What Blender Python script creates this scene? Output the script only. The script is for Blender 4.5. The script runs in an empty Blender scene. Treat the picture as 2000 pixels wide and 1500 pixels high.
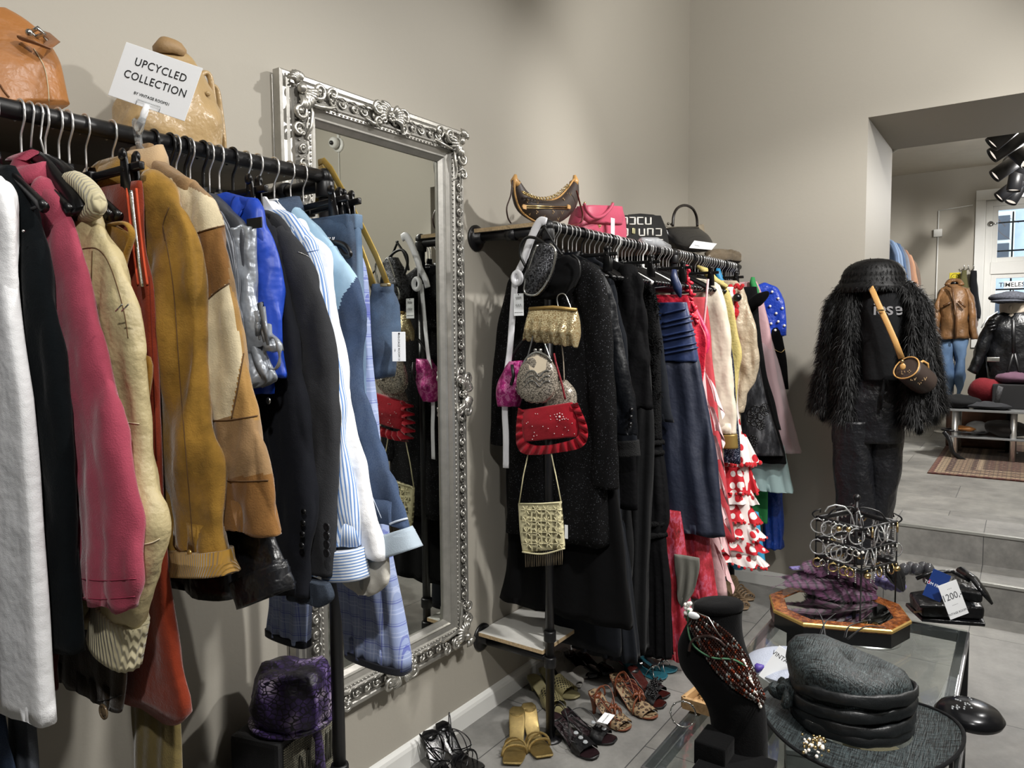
import bpy, bmesh, math, random
from math import sin, cos, pi, radians, tan, sqrt, atan2, hypot
from mathutils import Vector, Matrix, noise
random.seed(31)
scene = bpy.context.scene
COL = scene.collection
V = Vector
# ---------------------------------------------------------------- camera
CH = 1.53
_y, _p, _r = radians(35.0), radians(3.96), radians(0.45)
FWD = V((cos(_y)*cos(_p), sin(_y)*cos(_p), -sin(_p)))
_r0 = V((sin(_y), -cos(_y), 0)); _u0 = _r0.cross(FWD)
RGT = _r0*cos(_r) - _u0*sin(_r); UPV = _u0*cos(_r) + _r0*sin(_r)
EYE = V((0, 0, CH))
cd = bpy.data.cameras.new('camera'); cam = bpy.data.objects.new('camera', cd); COL.objects.link(cam)
cd.sensor_width = 36; cd.lens = 1430/2000*36; cd.clip_start = .02; cd.clip_end = 100
m3 = Matrix((RGT, UPV, -FWD)).transposed(); cam.matrix_world = Matrix.Translation(EYE) @ m3.to_4x4()
scene.camera = cam
scene.view_settings.view_transform = 'Standard'; scene.view_settings.look = 'None'
scene.view_settings.exposure = 0.2; scene.view_settings.gamma = 1; scene.view_settings.use_curve_mapping = False
# ---------------------------------------------------------------- world + lights
w = bpy.data.worlds.new('world'); scene.world = w; w.use_nodes = True
w.node_tree.nodes['Background'].inputs[0].default_value = (.78, .87, 1, 1)
w.node_tree.nodes['Background'].inputs[1].default_value = 2.6
def lamp(kind, name, loc, energy, col=(1, .975, .94), to=None, size=.06, angle=70, blend=.6):
    l = bpy.data.lights.new(name, kind); l.energy = energy; l.color = col
    o = bpy.data.objects.new(name, l); COL.objects.link(o); o.location = loc
    if kind == 'SPOT': l.spot_size = radians(angle); l.spot_blend = blend; l.shadow_soft_size = size
    elif kind == 'AREA': l.shape = 'RECTANGLE'; l.size = size; l.size_y = size
    else: l.shadow_soft_size = size
    if to is not None: o.rotation_euler = (V(to)-V(loc)).to_track_quat('-Z', 'Y').to_euler()
    return o
lamp('SPOT', 'track_spot', (-.5, -.55, 3.3), 135, to=(.75, 1.3, 1.1), angle=75)
lamp('SPOT', 'track_spot', (1.25, -.6, 3.3), 95, to=(1.1, 1.3, 1.0), angle=75)
lamp('SPOT', 'track_spot', (3.35, -.75, 3.3), 215, to=(1.9, 1.7, 1.15), angle=66)
lamp('SPOT', 'track_spot', (2.6, -.2, 3.3), 150, to=(4.3, 1.45, 2.2), angle=95)
lamp('SPOT', 'track_spot', (2.7, -1.2, 3.3), 260, to=(4.3, .9, 1.0), angle=60)
lamp('SPOT', 'track_spot', (1.3, -.9, 3.3), 230, to=(2.1, .5, .5), angle=70)
lamp('SPOT', 'track_spot', (2.2, -.9, 3.3), 200, to=(4.4, -1.5, 1.9), angle=95)
al = lamp('AREA', 'soft_fill_light', (1.3, -.3, 3.75), 22, to=(1.0, -.3, 0), size=2.6); al.data.size_y = 2.6  # added soft fill for the closed room, not a fixture
lamp('SPOT', 'track_spot', (7.5, -.6, 3.1), 300, to=(9.2, 1.0, 1.4), angle=80)
lamp('SPOT', 'track_spot', (7.2, -.2, 3.1), 200, to=(6.4, .2, .4), angle=90)
lamp('POINT', 'track_glow', (7.0, -.3, 2.7), 95, size=.15)
# ---------------------------------------------------------------- pixel -> place
def ray(px, py): return FWD*1430 + RGT*(px-1000) - UPV*(py-750)
def onx(px, py, x): v = ray(px, py); return EYE + v*(x/v.x)
def ony(px, py, y): v = ray(px, py); return EYE + v*(y/v.y)
def onz(px, py, z): v = ray(px, py); return EYE + v*((z-CH)/v.z)
# ---------------------------------------------------------------- object helpers
def tag(o, label=None, cat=None, group=None, kind=None):
    if label: o['label'] = label
    if cat: o['category'] = cat
    if group: o['group'] = group
    if kind: o['kind'] = kind
    return o
def thing(name, label, cat, loc=(0, 0, 0), rz=0, group=None, rot=None):
    o = bpy.data.objects.new(name, None); COL.objects.link(o); o.empty_display_size = .05
    o.location = loc; o.rotation_euler = rot if rot else (0, 0, rz)
    return tag(o, label, cat, group)
def obj(name, bm, mats, parent=None, smooth=True, world=True):
    """links bm as one mesh; verts are in world space (world=True) or already local to the parent"""
    if not isinstance(mats, (list, tuple)): mats = [mats]
    if len(bm.faces): bmesh.ops.recalc_face_normals(bm, faces=bm.faces)
    me = bpy.data.meshes.new(name)
    if world:
        if parent is not None:
            root = parent; off = V((0, 0, 0))
            while root is not None: off += root.location; root = root.parent
        else:
            lo = V((1e9,)*3); hi = V((-1e9,)*3)
            for v in bm.verts:
                for k in range(3): lo[k] = min(lo[k], v.co[k]); hi[k] = max(hi[k], v.co[k])
            off = V(((lo.x+hi.x)/2, (lo.y+hi.y)/2, lo.z))
        for v in bm.verts: v.co -= off
    bm.to_mesh(me); bm.free()
    for m in mats: me.materials.append(m)
    if smooth:
        for p in me.polygons: p.use_smooth = True
    o = bpy.data.objects.new(name, me); COL.objects.link(o)
    if world and parent is None: o.location = off
    o.parent = parent
    if smooth == 'auto': autosmooth(o)
    return o
def autosmooth(o, ang=40):
    me = o.data; bm = bmesh.new(); bm.from_mesh(me)
    for e in bm.edges:
        if len(e.link_faces) == 2 and e.calc_face_angle(0) > radians(ang): e.smooth = False
    bm.to_mesh(me); bm.free()
def struct(name, bm, m, smooth=False): return tag(obj(name, bm, m, None, smooth), kind='structure')
def dup(root, loc=None, rot=None, label=None, group=None, name=None):
    r = root.copy(); COL.objects.link(r)
    if name: r.name = name
    if loc is not None: r.location = loc
    if rot is not None: r.rotation_euler = rot
    if label: r['label'] = label
    if group: r['group'] = group
    for ch in list(root.children):
        c = ch.copy(); COL.objects.link(c); c.parent = r
        for g in list(ch.children):
            d = g.copy(); COL.objects.link(d); d.parent = c
    return r
def B(): return bmesh.new()
def loft(bm, rings, closed=True, cap0=True, cap1=True, mi=0):
    R = [[bm.verts.new(p) for p in r] for r in rings]
    n = len(R[0]); fs = []; uv = bm.loops.layers.uv.verify(); m = max(1, len(R)-1)
    for q, (a, b) in enumerate(zip(R, R[1:])):
        for i in range(n if closed else n-1):
            j = (i+1) % n
            try: f = bm.faces.new((a[i], a[j], b[j], b[i])); f.material_index = mi; fs.append(f)
            except ValueError: continue
            for l, c in zip(f.loops, ((i/n, q/m), ((i+1)/n, q/m), ((i+1)/n, (q+1)/m), (i/n, (q+1)/m))): l[uv].uv = c
    for ok, r in ((cap0, R[0]), (cap1, R[-1])):
        if ok and closed:
            try: f = bm.faces.new(r); f.material_index = mi
            except ValueError: pass
    return fs
def tube(bm, pts, r=.01, n=8, closed=False, flat=1.0, mi=0, up=None):
    pts = [V(p) for p in pts]; m = len(pts); rings = []; prev = None
    for i, p in enumerate(pts):
        if closed: t = pts[(i+1) % m]-pts[i-1]
        else: t = pts[min(i+1, m-1)]-pts[max(i-1, 0)]
        if t.length < 1e-9: t = V((0, 0, 1))
        t.normalize()
        if prev is None:
            a = V(up) if up is not None else (V((0, 0, 1)) if abs(t.z) < .9 else V((1, 0, 0)))
        else: a = prev
        if up is not None: a = V(up)
        nn = a - t*a.dot(t)
        if nn.length < 1e-6: nn = t.orthogonal()
        nn.normalize(); prev = nn; bb = t.cross(nn)
        rr = r[i] if isinstance(r, (list, tuple)) else r
        rings.append([p + nn*(cos(2*pi*k/n)*rr*flat) + bb*(sin(2*pi*k/n)*rr) for k in range(n)])
    if closed: rings.append(rings[0]); 
    if closed:
        R = [[bm.verts.new(q) for q in rr] for rr in rings[:-1]]
        for a, b in zip(R, R[1:]+R[:1]):
            for k in range(n):
                f = bm.faces.new((a[k], a[(k+1) % n], b[(k+1) % n], b[k])); f.material_index = mi
    else: loft(bm, rings, mi=mi)
def spline(pts, n=6):
    """Catmull-Rom through pts (tuples of any length)"""
    out = []; P = [tuple(p) for p in pts]; P = [P[0]]+P+[P[-1]]
    for i in range(1, len(P)-2):
        for k in range(n):
            t = k/n
            out.append(tuple(.5*((2*b)+(c-a)*t+(2*a-5*b+4*c-d)*t*t+(3*b-a-3*c+d)*t**3) for a, b, c, d in zip(P[i-1], P[i], P[i+1], P[i+2])))
    out.append(P[-2]); return out
def box(bm, a, b, bev=0, rot=None, mi=0, seg=2):
    a = V(a); b = V(b); c = (a+b)/2; s = b-a
    r = bmesh.ops.create_cube(bm, size=1); vs = r['verts']
    for v in vs: v.co = V((v.co.x*abs(s.x), v.co.y*abs(s.y), v.co.z*abs(s.z)))
    fs = {f for v in vs for f in v.link_faces}
    for f in fs: f.material_index = mi
    if bev:
        es = list({e for v in vs for e in v.link_edges})
        rb = bmesh.ops.bevel(bm, geom=es, offset=bev, segments=seg, affect='EDGES', profile=.7)
        vs = list({v for f in rb['faces'] for v in f.verts} | {v for v in vs if v.is_valid})
        for f in {f for v in vs for f in v.link_faces}: f.material_index = mi
    M_ = Matrix.Translation(c) @ (rot if rot is not None else Matrix.Identity(4))
    for v in vs: v.co = M_ @ v.co
    return vs
def obox(bm, c, sx, sy, sz, rz=0, bev=0, mi=0, rot=None):
    c = V(c); R = rot if rot is not None else Matrix.Rotation(rz, 4, 'Z')
    return box(bm, c-V((sx, sy, sz))/2, c+V((sx, sy, sz))/2, bev, R, mi)
def lathe(bm, prof, c=(0, 0, 0), n=24, sx=1, sy=1, axis='z', mi=0, M_=None):
    c = V(c); rings = []
    for r, z in prof:
        ring = []
        for k in range(n):
            a = 2*pi*k/n; p = V((cos(a)*r*sx, sin(a)*r*sy, z))
            if axis == 'y': p = V((p.x, p.z, p.y))
            if axis == 'x': p = V((p.z, p.x, p.y))
            if M_ is not None: p = M_ @ p
            ring.append(c+p)
        rings.append(ring)
    loft(bm, rings, mi=mi)
def ball(bm, c, r, seg=8, mi=0, s=(1, 1, 1), rot=None):
    q = bmesh.ops.create_uvsphere(bm, u_segments=seg, v_segments=max(4, seg*2//3), radius=r)
    for v in q['verts']:
        v.co = V((v.co.x*s[0], v.co.y*s[1], v.co.z*s[2]))
        if rot is not None: v.co = rot @ v.co
        v.co += V(c)
    for f in {f for v in q['verts'] for f in v.link_faces}: f.material_index = mi
def crumple(bm, amp, sc=(8, 8, 2), seed=0, fn=None, oct=1, ridge=False):
    """cloth folds: push vertices along their normals with stretched noise"""
    bm.normal_update(); s = V((seed*7.3, seed*3.1, seed*1.7))
    D = []
    for v in bm.verts:
        p = V((v.co.x*sc[0], v.co.y*sc[1], v.co.z*sc[2]))+s
        d = noise.noise(p) + (.5*noise.noise(p*2.1) if oct > 1 else 0)
        if ridge: d = .35-abs(d)*1.9+.3*noise.noise(p*2.3)
        D.append(d*amp*(fn(v.co) if fn else 1))
    for v, d in zip(bm.verts, D): v.co += v.normal*d
def prism(bm, pts, y0, y1, to3=None, mi=0, bev=0):
    """extrude a 2D polygon (u,v) between depths y0,y1; to3(u,v,d)->Vector"""
    A = [bm.verts.new(to3(u, v, y0)) for u, v in pts]; Bv = [bm.verts.new(to3(u, v, y1)) for u, v in pts]
    n = len(pts); fs = [bm.faces.new(A), bm.faces.new(Bv[::-1])]
    for i in range(n): fs.append(bm.faces.new((A[i], Bv[i], Bv[(i+1) % n], A[(i+1) % n])))
    for f in fs: f.material_index = mi
    if bev:
        es = [e for e in {e for f in fs[:2] for e in f.edges}]
        bmesh.ops.bevel(bm, geom=es, offset=bev, segments=2, affect='EDGES', profile=.7)
    return fs
def text(name, s, size, mat, parent, loc, xdir, ydir, depth=.0004, align='CENTER', sx=1.0, shear=0, spacing=1.0, bold=0):
    """raised lettering converted to a mesh; loc/xdir/ydir in world space"""
    cu = bpy.data.curves.new(name, 'FONT'); cu.body = s; cu.size = size; cu.align_x = align; cu.align_y = 'CENTER'
    cu.extrude = depth; cu.shear = shear; cu.space_character = spacing; cu.resolution_u = 3; cu.offset = bold
    t = bpy.data.objects.new(name, cu); COL.objects.link(t)
    dg = bpy.context.evaluated_depsgraph_get(); me = bpy.data.meshes.new_from_object(t.evaluated_get(dg))
    bpy.data.objects.remove(t); bpy.data.curves.remove(cu)
    X = V(xdir).normalized(); Y = V(ydir); Y = (Y-X*Y.dot(X)).normalized(); Z = X.cross(Y)
    Mx = Matrix((X*sx, Y, Z)).transposed().to_4x4(); Mx.translation = V(loc)
    off = V((0, 0, 0)); r = parent
    while r is not None: off += r.location; r = r.parent
    me.transform(Matrix.Translation(-off) @ Mx)
    me.materials.clear(); me.materials.append(mat)
    o = bpy.data.objects.new(name, me); COL.objects.link(o); o.parent = parent
    return o
# ---------------------------------------------------------------- materials
def lin(c):
    if isinstance(c, str): c = tuple(int(c[i:i+2], 16) for i in (0, 2, 4))
    if max(c) > 1: c = tuple(x/255 for x in c)
    return tuple((x/12.92 if x <= .04045 else ((x+.055)/1.055)**2.4) for x in c[:3])+(1,)
class NT:
    def __init__(s, name):
        s.m = bpy.data.materials.new(name); s.m.use_nodes = True; s.t = s.m.node_tree; s.N = s.t.nodes; s.bs = s.N['Principled BSDF']; s.out = s.N['Material Output']
    def n(s, t, ins=None, **kw):
        x = s.N.new(t)
        for k, v in kw.items(): setattr(x, k, v)
        for k, v in (ins or {}).items():
            if isinstance(v, bpy.types.NodeSocket): s.t.links.new(v, x.inputs[k])
            else: x.inputs[k].default_value = v
        return x
    def set(s, **kw):
        for k, v in kw.items():
            k = k.replace('_', ' ')
            if isinstance(v, bpy.types.NodeSocket): s.t.links.new(v, s.bs.inputs[k])
            else: s.bs.inputs[k].default_value = v
    def co(s, sc=(1, 1, 1), rot=(0, 0, 0)):
        tc = s.n('ShaderNodeTexCoord'); return s.n('ShaderNodeMapping', {'Vector': tc.outputs['Object'], 'Scale': sc, 'Rotation': rot}).outputs[0]
    def noise(s, vec, scale, detail=3, rough=.5): return s.n('ShaderNodeTexNoise', {'Vector': vec, 'Scale': scale, 'Detail': detail, 'Roughness': rough}).outputs['Fac']
    def ramp(s, fac, stops, interp='LINEAR'):
        r = s.n('ShaderNodeValToRGB', {'Fac': fac}); e = r.color_ramp.elements; r.color_ramp.interpolation = interp
        while len(e) > len(stops): e.remove(e[-1])
        while len(e) < len(stops): e.new(.5)
        for i, (p, c) in enumerate(stops): e[i].position = p; e[i].color = lin(c) if not isinstance(c, float) else (c, c, c, 1)
        return r.outputs[0]
    def mix(s, f, a, b, mode='MIX'):
        x = s.n('ShaderNodeMix', data_type='RGBA', blend_type=mode)
        for k, v in ((0, f), (6, a), (7, b)):
            if isinstance(v, bpy.types.NodeSocket): s.t.links.new(v, x.inputs[k])
            else: x.inputs[k].default_value = v
        return x.outputs[2]
    def math(s, op, a, b=0.0, c=0.0):
        x = s.n('ShaderNodeMath', operation=op)
        for k, v in ((0, a), (1, b), (2, c)):
            if isinstance(v, bpy.types.NodeSocket): s.t.links.new(v, x.inputs[k])
            else: x.inputs[k].default_value = v
        return x.outputs[0]
    def bump(s, h, st=.3, dist=.002, nrm=None):
        b = s.n('ShaderNodeBump', {'Height': h, 'Strength': st, 'Distance': dist})
        if nrm is not None: s.t.links.new(nrm, b.inputs['Normal'])
        return b.outputs[0]
MC = {}
def M(name, col, rough=.7, metal=0, bump=.25, bs=260, var=.12, vs=7, sheen=0, coat=0, wr=0, ws=14, spec=.5, trans=0, alpha=1, emit=None, es=1, vz=1.0, col2=None, bd=.0015):
    if name in MC: return MC[name]
    t = NT(name); co = t.co((1, 1, vz)); c = lin(col)
    if var or col2:
        nz = t.noise(co, vs, 4, .6)
        lo = tuple(x*(1-var) for x in c[:3])+(1,) if not col2 else lin(col2); hi = tuple(min(1, x*(1+var)) for x in c[:3])+(1,) if not col2 else c
        f = t.n('ShaderNodeMapRange', {'Value': nz, 'From Min': .3, 'From Max': .7}).outputs[0]
        t.set(Base_Color=t.mix(f, lo, hi))
    else: t.set(Base_Color=c)
    nr = None
    if wr: nr = t.bump(t.noise(co, ws, 3, .55), wr, .012)
    if bump: nr = t.bump(t.noise(co, bs, 2, .5), bump, bd, nr)
    if nr is not None: t.set(Normal=nr)
    t.set(Roughness=rough, Metallic=metal, Sheen_Weight=sheen, Sheen_Roughness=.4, Coat_Weight=coat, Specular_IOR_Level=spec, Transmission_Weight=trans, Alpha=alpha)
    if emit: t.set(Emission_Color=lin(emit), Emission_Strength=es)
    MC[name] = t.m; return t.m
def fabric(name, col, **k): return M(name, col, **{**dict(rough=.88, sheen=.04, bump=.35, bs=500, wr=.5, spec=.25), **k})
def suede(name, col, **k): return M(name, col, **{**dict(rough=.95, sheen=.4, bump=.5, bs=350, var=.22, vs=16, wr=.35, spec=.15), **k})
def leather(name, col, **k): return M(name, col, **{**dict(rough=.38, bump=.3, bs=220, wr=.6, ws=18, spec=.5, var=.15), **k})
BLK = M('black_metal', '131315', .38, .0, .05, 300, .05)
BLKP = M('black_plastic', '0c0c0e', .3, 0, .03, 200, .05)
CHR = M('chrome', 'f0f0f0', .32, .9, 0, var=0)
WHT = M('white_card', 'f2f4f6', .75, 0, .05, 300, 0)
INK = M('black_ink', '101012', .6, 0, 0, var=0)
GOLD = M('gold_metal', 'd2b983', .25, 1, .2, 300, .1)
SILV = M('silver_metal', 'c9c9c6', .25, 1, .2, 300, .1)
# ================================================================ ROOM
YL, XR, ZC, TH = 1.75, 4.43, 3.95, .88
YJ, YD, ZL = .735, -.42, 2.68       # doorway jamb sides and lintel height
XF, Z2, ZC2 = 10.2, .36, 3.42        # the raised room beyond
t = NT('wall_paint'); co = t.co(); t.set(Base_Color=t.mix(t.noise(co, .9, 3), lin('a39e93'), lin('aaa59a')), Roughness=.62, Specular_IOR_Level=.35, Normal=t.bump(t.noise(co, 60, 4, .6), .12, .004)); WALL = t.m
WHP = M('white_trim_paint', 'dcdcd8', .4, 0, .08, 80, .02)
CEIL = M('ceiling_paint', 'c9c2b4', .9, 0, .1, 80, .03)
def floor_mat(name, c1, c2, tx, ty, rz=0, seam='4a4a4a'):
    t = NT(name); co = t.co((1, 1, 1), (0, 0, rz))
    br = t.n('ShaderNodeTexBrick', {'Vector': co, 'Color1': lin(c1), 'Color2': lin(c2), 'Mortar': lin(seam), 'Scale': 1, 'Mortar Size': .0022, 'Brick Width': tx, 'Row Height': ty, 'Bias': 0.0}, offset=.5)
    n1 = t.noise(co, 3.2, 8, .68); n2 = t.noise(co, 26, 6, .7)
    a = t.mix(t.ramp(n1, [(.32, 0.0), (.7, 1.0)]), (.62, .62, .62, 1), (1.22, 1.21, 1.19, 1))
    b = t.mix(n2, (.8, .8, .8, 1), (1.2, 1.2, 1.2, 1))
    cfin = t.mix(1.0, t.mix(1.0, br.outputs[0], a, 'MULTIPLY'), b, 'MULTIPLY')
    t.set(Base_Color=cfin, Roughness=t.math('MULTIPLY_ADD', n2, .25, .38), Specular_IOR_Level=.4, Normal=t.bump(n2, .15, .002)); return t.m
FLR = floor_mat('grey_stone_vinyl', '878683', '7d7c78', .92, .46)
FLR2 = floor_mat('grey_stone_vinyl_upper', '908f8a', '7e7d79', .92, .46, pi/2)
def slab(name, a, b, m): bm = B(); box(bm, a, b); return struct(name, bm, m)
slab('floor', (-2.5, -2.3, -.1), (4.575, YL, 0), FLR)
slab('ceiling', (-2.5, -2.3, ZC), (XR+TH, YL+.1, ZC+.1), CEIL)
slab('wall_left', (-2.6, YL, -.1), (XR+TH, YL+.2, ZC), WALL)
slab('wall_right', (XR, YJ, -.1), (XR+TH, YL, ZC), WALL)
slab('wall_right', (XR, -2.3, -.1), (XR+TH, YD, ZC), WALL)
slab('wall_right', (XR, YD, ZL), (XR+TH, YJ, ZC), WALL)
slab('wall_front', (-2.6, -2.4, -.1), (XR+TH, -2.3, ZC), WALL)
slab('wall_back', (-2.7, -2.4, -.1), (-2.6, YL+.2, ZC), WALL)
# steps up to the far room
NOS = M('step_nosing', 'a9a9a4', .35, .6, .05)
for i, (x, z0, z1) in enumerate(((4.575, -.05, .18), (4.93, .18, Z2))):
    bm = B(); box(bm, (x, YD, z0 if i == 0 else .0), (XR+TH if i else 4.93, YJ, z1)); struct('floor', bm, FLR)
    bm = B(); box(bm, (x-.006, YD, z1-.012), (x+.02, YJ, z1+.004), .002); struct('trim_%d' % (i+1), bm, NOS)
slab('floor', (XR+TH, -3.2, Z2-.1), (XF, 3.0, Z2), FLR2)
slab('ceiling', (XR+TH, -3.2, ZC2), (XF, 3.0, ZC2+.1), CEIL)
slab('wall_far_side', (XR+TH, 3.0, Z2-.1), (XF, 3.1, ZC2), WALL)
slab('wall_far_side', (XR+TH, -3.3, Z2-.1), (XF, -3.2, ZC2), WALL)
slab('wall_far_side', (XR+TH-.02, YL, Z2-.1), (XR+TH, 3.0, ZC2+.1), WALL)
slab('wall_far_side', (XR+TH-.02, -3.2, Z2-.1), (XR+TH, -2.3, ZC2+.1), WALL)
# baseboards with a stepped top edge
def baseboard(name, p0, p1, nrm):
    bm = B(); p0 = V(p0); p1 = V(p1); n = V(nrm)
    prof = [(0, 0), (.018, 0), (.018, .062), (.014, .074), (.006, .082), (0, .085)]
    loft(bm, [[p + n*a + V((0, 0, b)) for a, b in prof] for p in (p0, p1)]); struct(name, bm, WHP)
baseboard('baseboard_left', (-2.6, YL, 0), (XR, YL, 0), (0, -1, 0))
baseboard('baseboard_right', (XR, YL-.018, 0), (XR, YJ, 0), (-1, 0, 0))
baseboard('baseboard_right', (XR, YD, 0), (XR, -2.3, 0), (-1, 0, 0))
baseboard('baseboard_front', (-2.6, -2.3, 0), (XR, -2.3, 0), (0, 1, 0))
# far wall with its window: opening from y=WY1 to y=WY0
WY1, WY0, WZ0, WZ1 = .42, -1.0, 1.42, 3.02
wp = onx(1895, 365, XF); 
slab('wall_far', (XF, WY1, Z2-.1), (XF+.35, 3.1, ZC2), WALL)
slab('wall_far', (XF, -3.3, Z2-.1), (XF+.35, WY0, ZC2), WALL)
slab('wall_far', (XF, WY0, Z2-.1), (XF+.35, WY1, WZ0), WALL)
slab('wall_far', (XF, WY0, WZ1), (XF+.35, WY1, ZC2), WALL)
def window():
    r = thing('window_1', None, None, (XF+.1, (WY0+WY1)/2, WZ0)); tag(r, kind='structure')
    bm = B(); x0, x1 = XF+.02, XF+.1; fw = .07
    for a, b in (((x0, WY0, WZ0), (x1, WY0+fw, WZ1)), ((x0, WY1-fw, WZ0), (x1, WY1, WZ1)), ((x0+.002, WY0+.06, WZ0), (x1-.002, WY1-.06, WZ0+fw)), ((x0+.002, WY0+.06, WZ1-fw), (x1-.002, WY1-.06, WZ1)),
                 ((x0, -.33, WZ0), (x1, -.25, WZ1)), ((x0-.01, WY0+.06, 2.17), (x1-.003, WY1-.06, 2.31))): box(bm, a, b, .006)
    obj('window_frame', bm, WHP, r, False)
    bm = B()
    for (y0, y1) in ((WY0+fw, -.33), (-.25, WY1-fw)):
        for (z0, z1) in ((WZ0+fw, 2.17), (2.31, WZ1-fw)):
            for a, b in (((x0+.015, y0, z0), (x1-.02, y0+.05, z1)), ((x0+.015, y1-.05, z0), (x1-.02, y1, z1)), ((x0+.017, y0+.045, z0), (x1-.022, y1-.045, z0+.05)), ((x0+.017, y0+.045, z1-.05), (x1-.022, y1-.045, z1))): box(bm, a, b, .004)
    obj('sash', bm, WHP, r, False)
    bm = B(); box(bm, (x1-.03, WY0+fw, WZ0+fw), (x1-.025, WY1-fw, WZ1-fw)); obj('pane', bm, GLASS, r, False)
    bm = B()
    for y in (-.9, -.72, -.54, -.36, -.18, 0, .16, .32): tube(bm, [(x1+.14, y, WZ0), (x1+.14, y, WZ1-.12)], .009)
    for z in (1.7, 2.0, 2.45, 2.78): tube(bm, [(x1+.13, WY0, z), (x1+.13, WY1, z)], .01)
    obj('security_grille', bm, BLK, r)
    bm = B(); box(bm, (XF-.03, WY1, WZ0-.1), (XF+.01, WY1+.1, WZ1), .004); box(bm, (XF-.03, WY0, WZ1), (XF+.01, WY1+.1, WZ1+.12), .004); box(bm, (XF-.04, WY0-.05, WZ0-.06), (XF+.05, WY1-.002, WZ0), .004)
    obj('window_trim', bm, WHP, r, False)
    bm = B(); lathe(bm, [(0, -.01), (.03, -.01), (.03, .02), (.012, .025), (0, .03)], (x0-.01, WY1-.05, 2.75), 12, axis='x'); tube(bm, [(x0-.02, WY1-.05, 2.75), (x0-.03, WY1-.12, 2.75)], .008); obj('window_latch', bm, SILV, r)
GLASS = NT('clear_glass'); GLASS.set(Base_Color=(1, 1, 1, 1), Roughness=.0, Transmission_Weight=1, IOR=1.45); 
# thin glass: mostly transparent with a reflective coat
_t = GLASS; tr = _t.n('ShaderNodeBsdfTransparent', {'Color': (.93, .96, .95, 1)}); gl = _t.n('ShaderNodeBsdfGlossy', {'Roughness': .02}); lw = _t.n('ShaderNodeLayerWeight', {'Blend': .5}); fr = _t.n('ShaderNodeMath', {0: _t.math('POWER', lw.outputs['Facing'], 4.0), 1: .8, 2: .03}, operation='MULTIPLY_ADD')
mx = _t.n('ShaderNodeMixShader', {0: fr.outputs[0], 1: tr.outputs[0], 2: gl.outputs[0]}); _t.t.links.new(mx.outputs[0], _t.out.inputs[0]); GLASS = _t.m
window()
# house across the courtyard seen through the window
FAC = M('courtyard_render', 'b9c4d6', .9, 0, .1, 40, .06)
bm = B(); box(bm, (15, -6, -1), (15.6, 4, 6)); t_ = obj('courtyard_house_wall', bm, FAC, None, False); tag(t_, 'pale bluish rendered house wall outside the window', 'building')
for k, (y, z) in enumerate(((.55, 3.0), (.55, 1.7), (-1.4, 3.2))):
    r = thing('courtyard_window', ['upper window of the pale house outside', 'lower window of the pale house outside', 'far right window of the pale house outside'][k], 'window', (15, y, z), group='windows of the house outside')
    bm = B(); box(bm, (14.9, y-.35, z-.5), (15.02, y+.35, z+.5), .01); obj('frame', bm, WHP, r)
    bm = B(); box(bm, (14.88, y-.28, z-.43), (14.91, y+.28, z-.03)); box(bm, (14.88, y-.28, z+.03), (14.91, y+.28, z+.43)); obj('pane', bm, M('dark_pane', '4a505a', .2), r, False)
for i in (0,):
    bm = B(); random.seed(4)
    for k in range(9):
        p = V((13.5, .9-.1*k, 3.3+.08*k)); pts = [p.copy()]
        for q in range(6): p = p+V((0, -.16+.1*random.random(), random.uniform(-.18, .16))); pts.append(p.copy())
        tube(bm, pts, [.014, .012, .01, .008, .006, .004, .003], 5)
    tube(bm, [(13.6, 1.2, -.5), (13.55, 1.1, 2.0), (13.5, .95, 3.5), (13.5, .8, 4.4)], .05, 6); tag(obj('bare_tree', bm, M('bark', '5b4a44', .9)), 'bare branching tree in the courtyard outside the window', 'tree')
# conduit, switch box, vent, camera details
bm = B(); a = onx(1834, 405, XF); b_ = onx(1829, 560, XF); tube(bm, [(XF-.012, a.y, 2.95), (XF-.012, a.y, Z2)], .008, 6); tube(bm, [(XF-.012, a.y, 2.95), (XF-.012, .55, 2.98)], .006, 6)
tag(obj('wall_conduit', bm, WHP), 'thin white cable conduit running down the far room wall', 'conduit')
bm = B(); box(bm, (XF-.05, a.y-.045, 2.64), (XF, a.y+.045, 2.73), .008); tag(obj('junction_box', bm, WHP), 'small white junction box on the far wall conduit', 'junction box')
r = thing('round_duct', 'round white duct mouth behind the top of the doorway jamb', 'duct', (XR+TH, YJ+.06, 2.78))
bm = B(); tube(bm, [V((XR+TH+.012, YJ+.06, 2.79))+V((0, cos(q*pi/12)*.13, sin(q*pi/12)*.13)) for q in range(24)], .012, 8, True); obj('rim', bm, WHP, r)
bm = B(); lathe(bm, [(0, 0), (.12, 0), (.12, .02), (0, .02)], (XR+TH+.012, YJ+.06, 2.79), 24, axis='x'); obj('recess', bm, BLKP, r)
# security camera on the wall across, seen in the mirror
c0 = V((XR, -1.446, 3.158)); r = thing('security_camera', 'white dome security camera, seen only in the mirror', 'camera', c0)
bm = B(); lathe(bm, [(0, -.02), (.06, -.02), (.06, .0), (0, .0)], c0, 20, axis='x'); obj('mount', bm, WHP, r)
bm = B(); ball(bm, c0+V((-.06, 0, .01)), .045, 14, s=(1, 1, 1.1)); obj('head', bm, WHP, r); bm = B(); ball(bm, c0+V((-.1, .012, 0)), .02, 10); obj('lens', bm, BLKP, r)
bm = B(); tube(bm, [c0+V((-.01, 0, .05)), c0+V((-.01, 0, .25))], .012); tube(bm, [c0+V((-.01, 0, -.05)), c0+V((-.01, 0, -1.4))], .003); obj('cable', bm, WHP, r)
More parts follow.
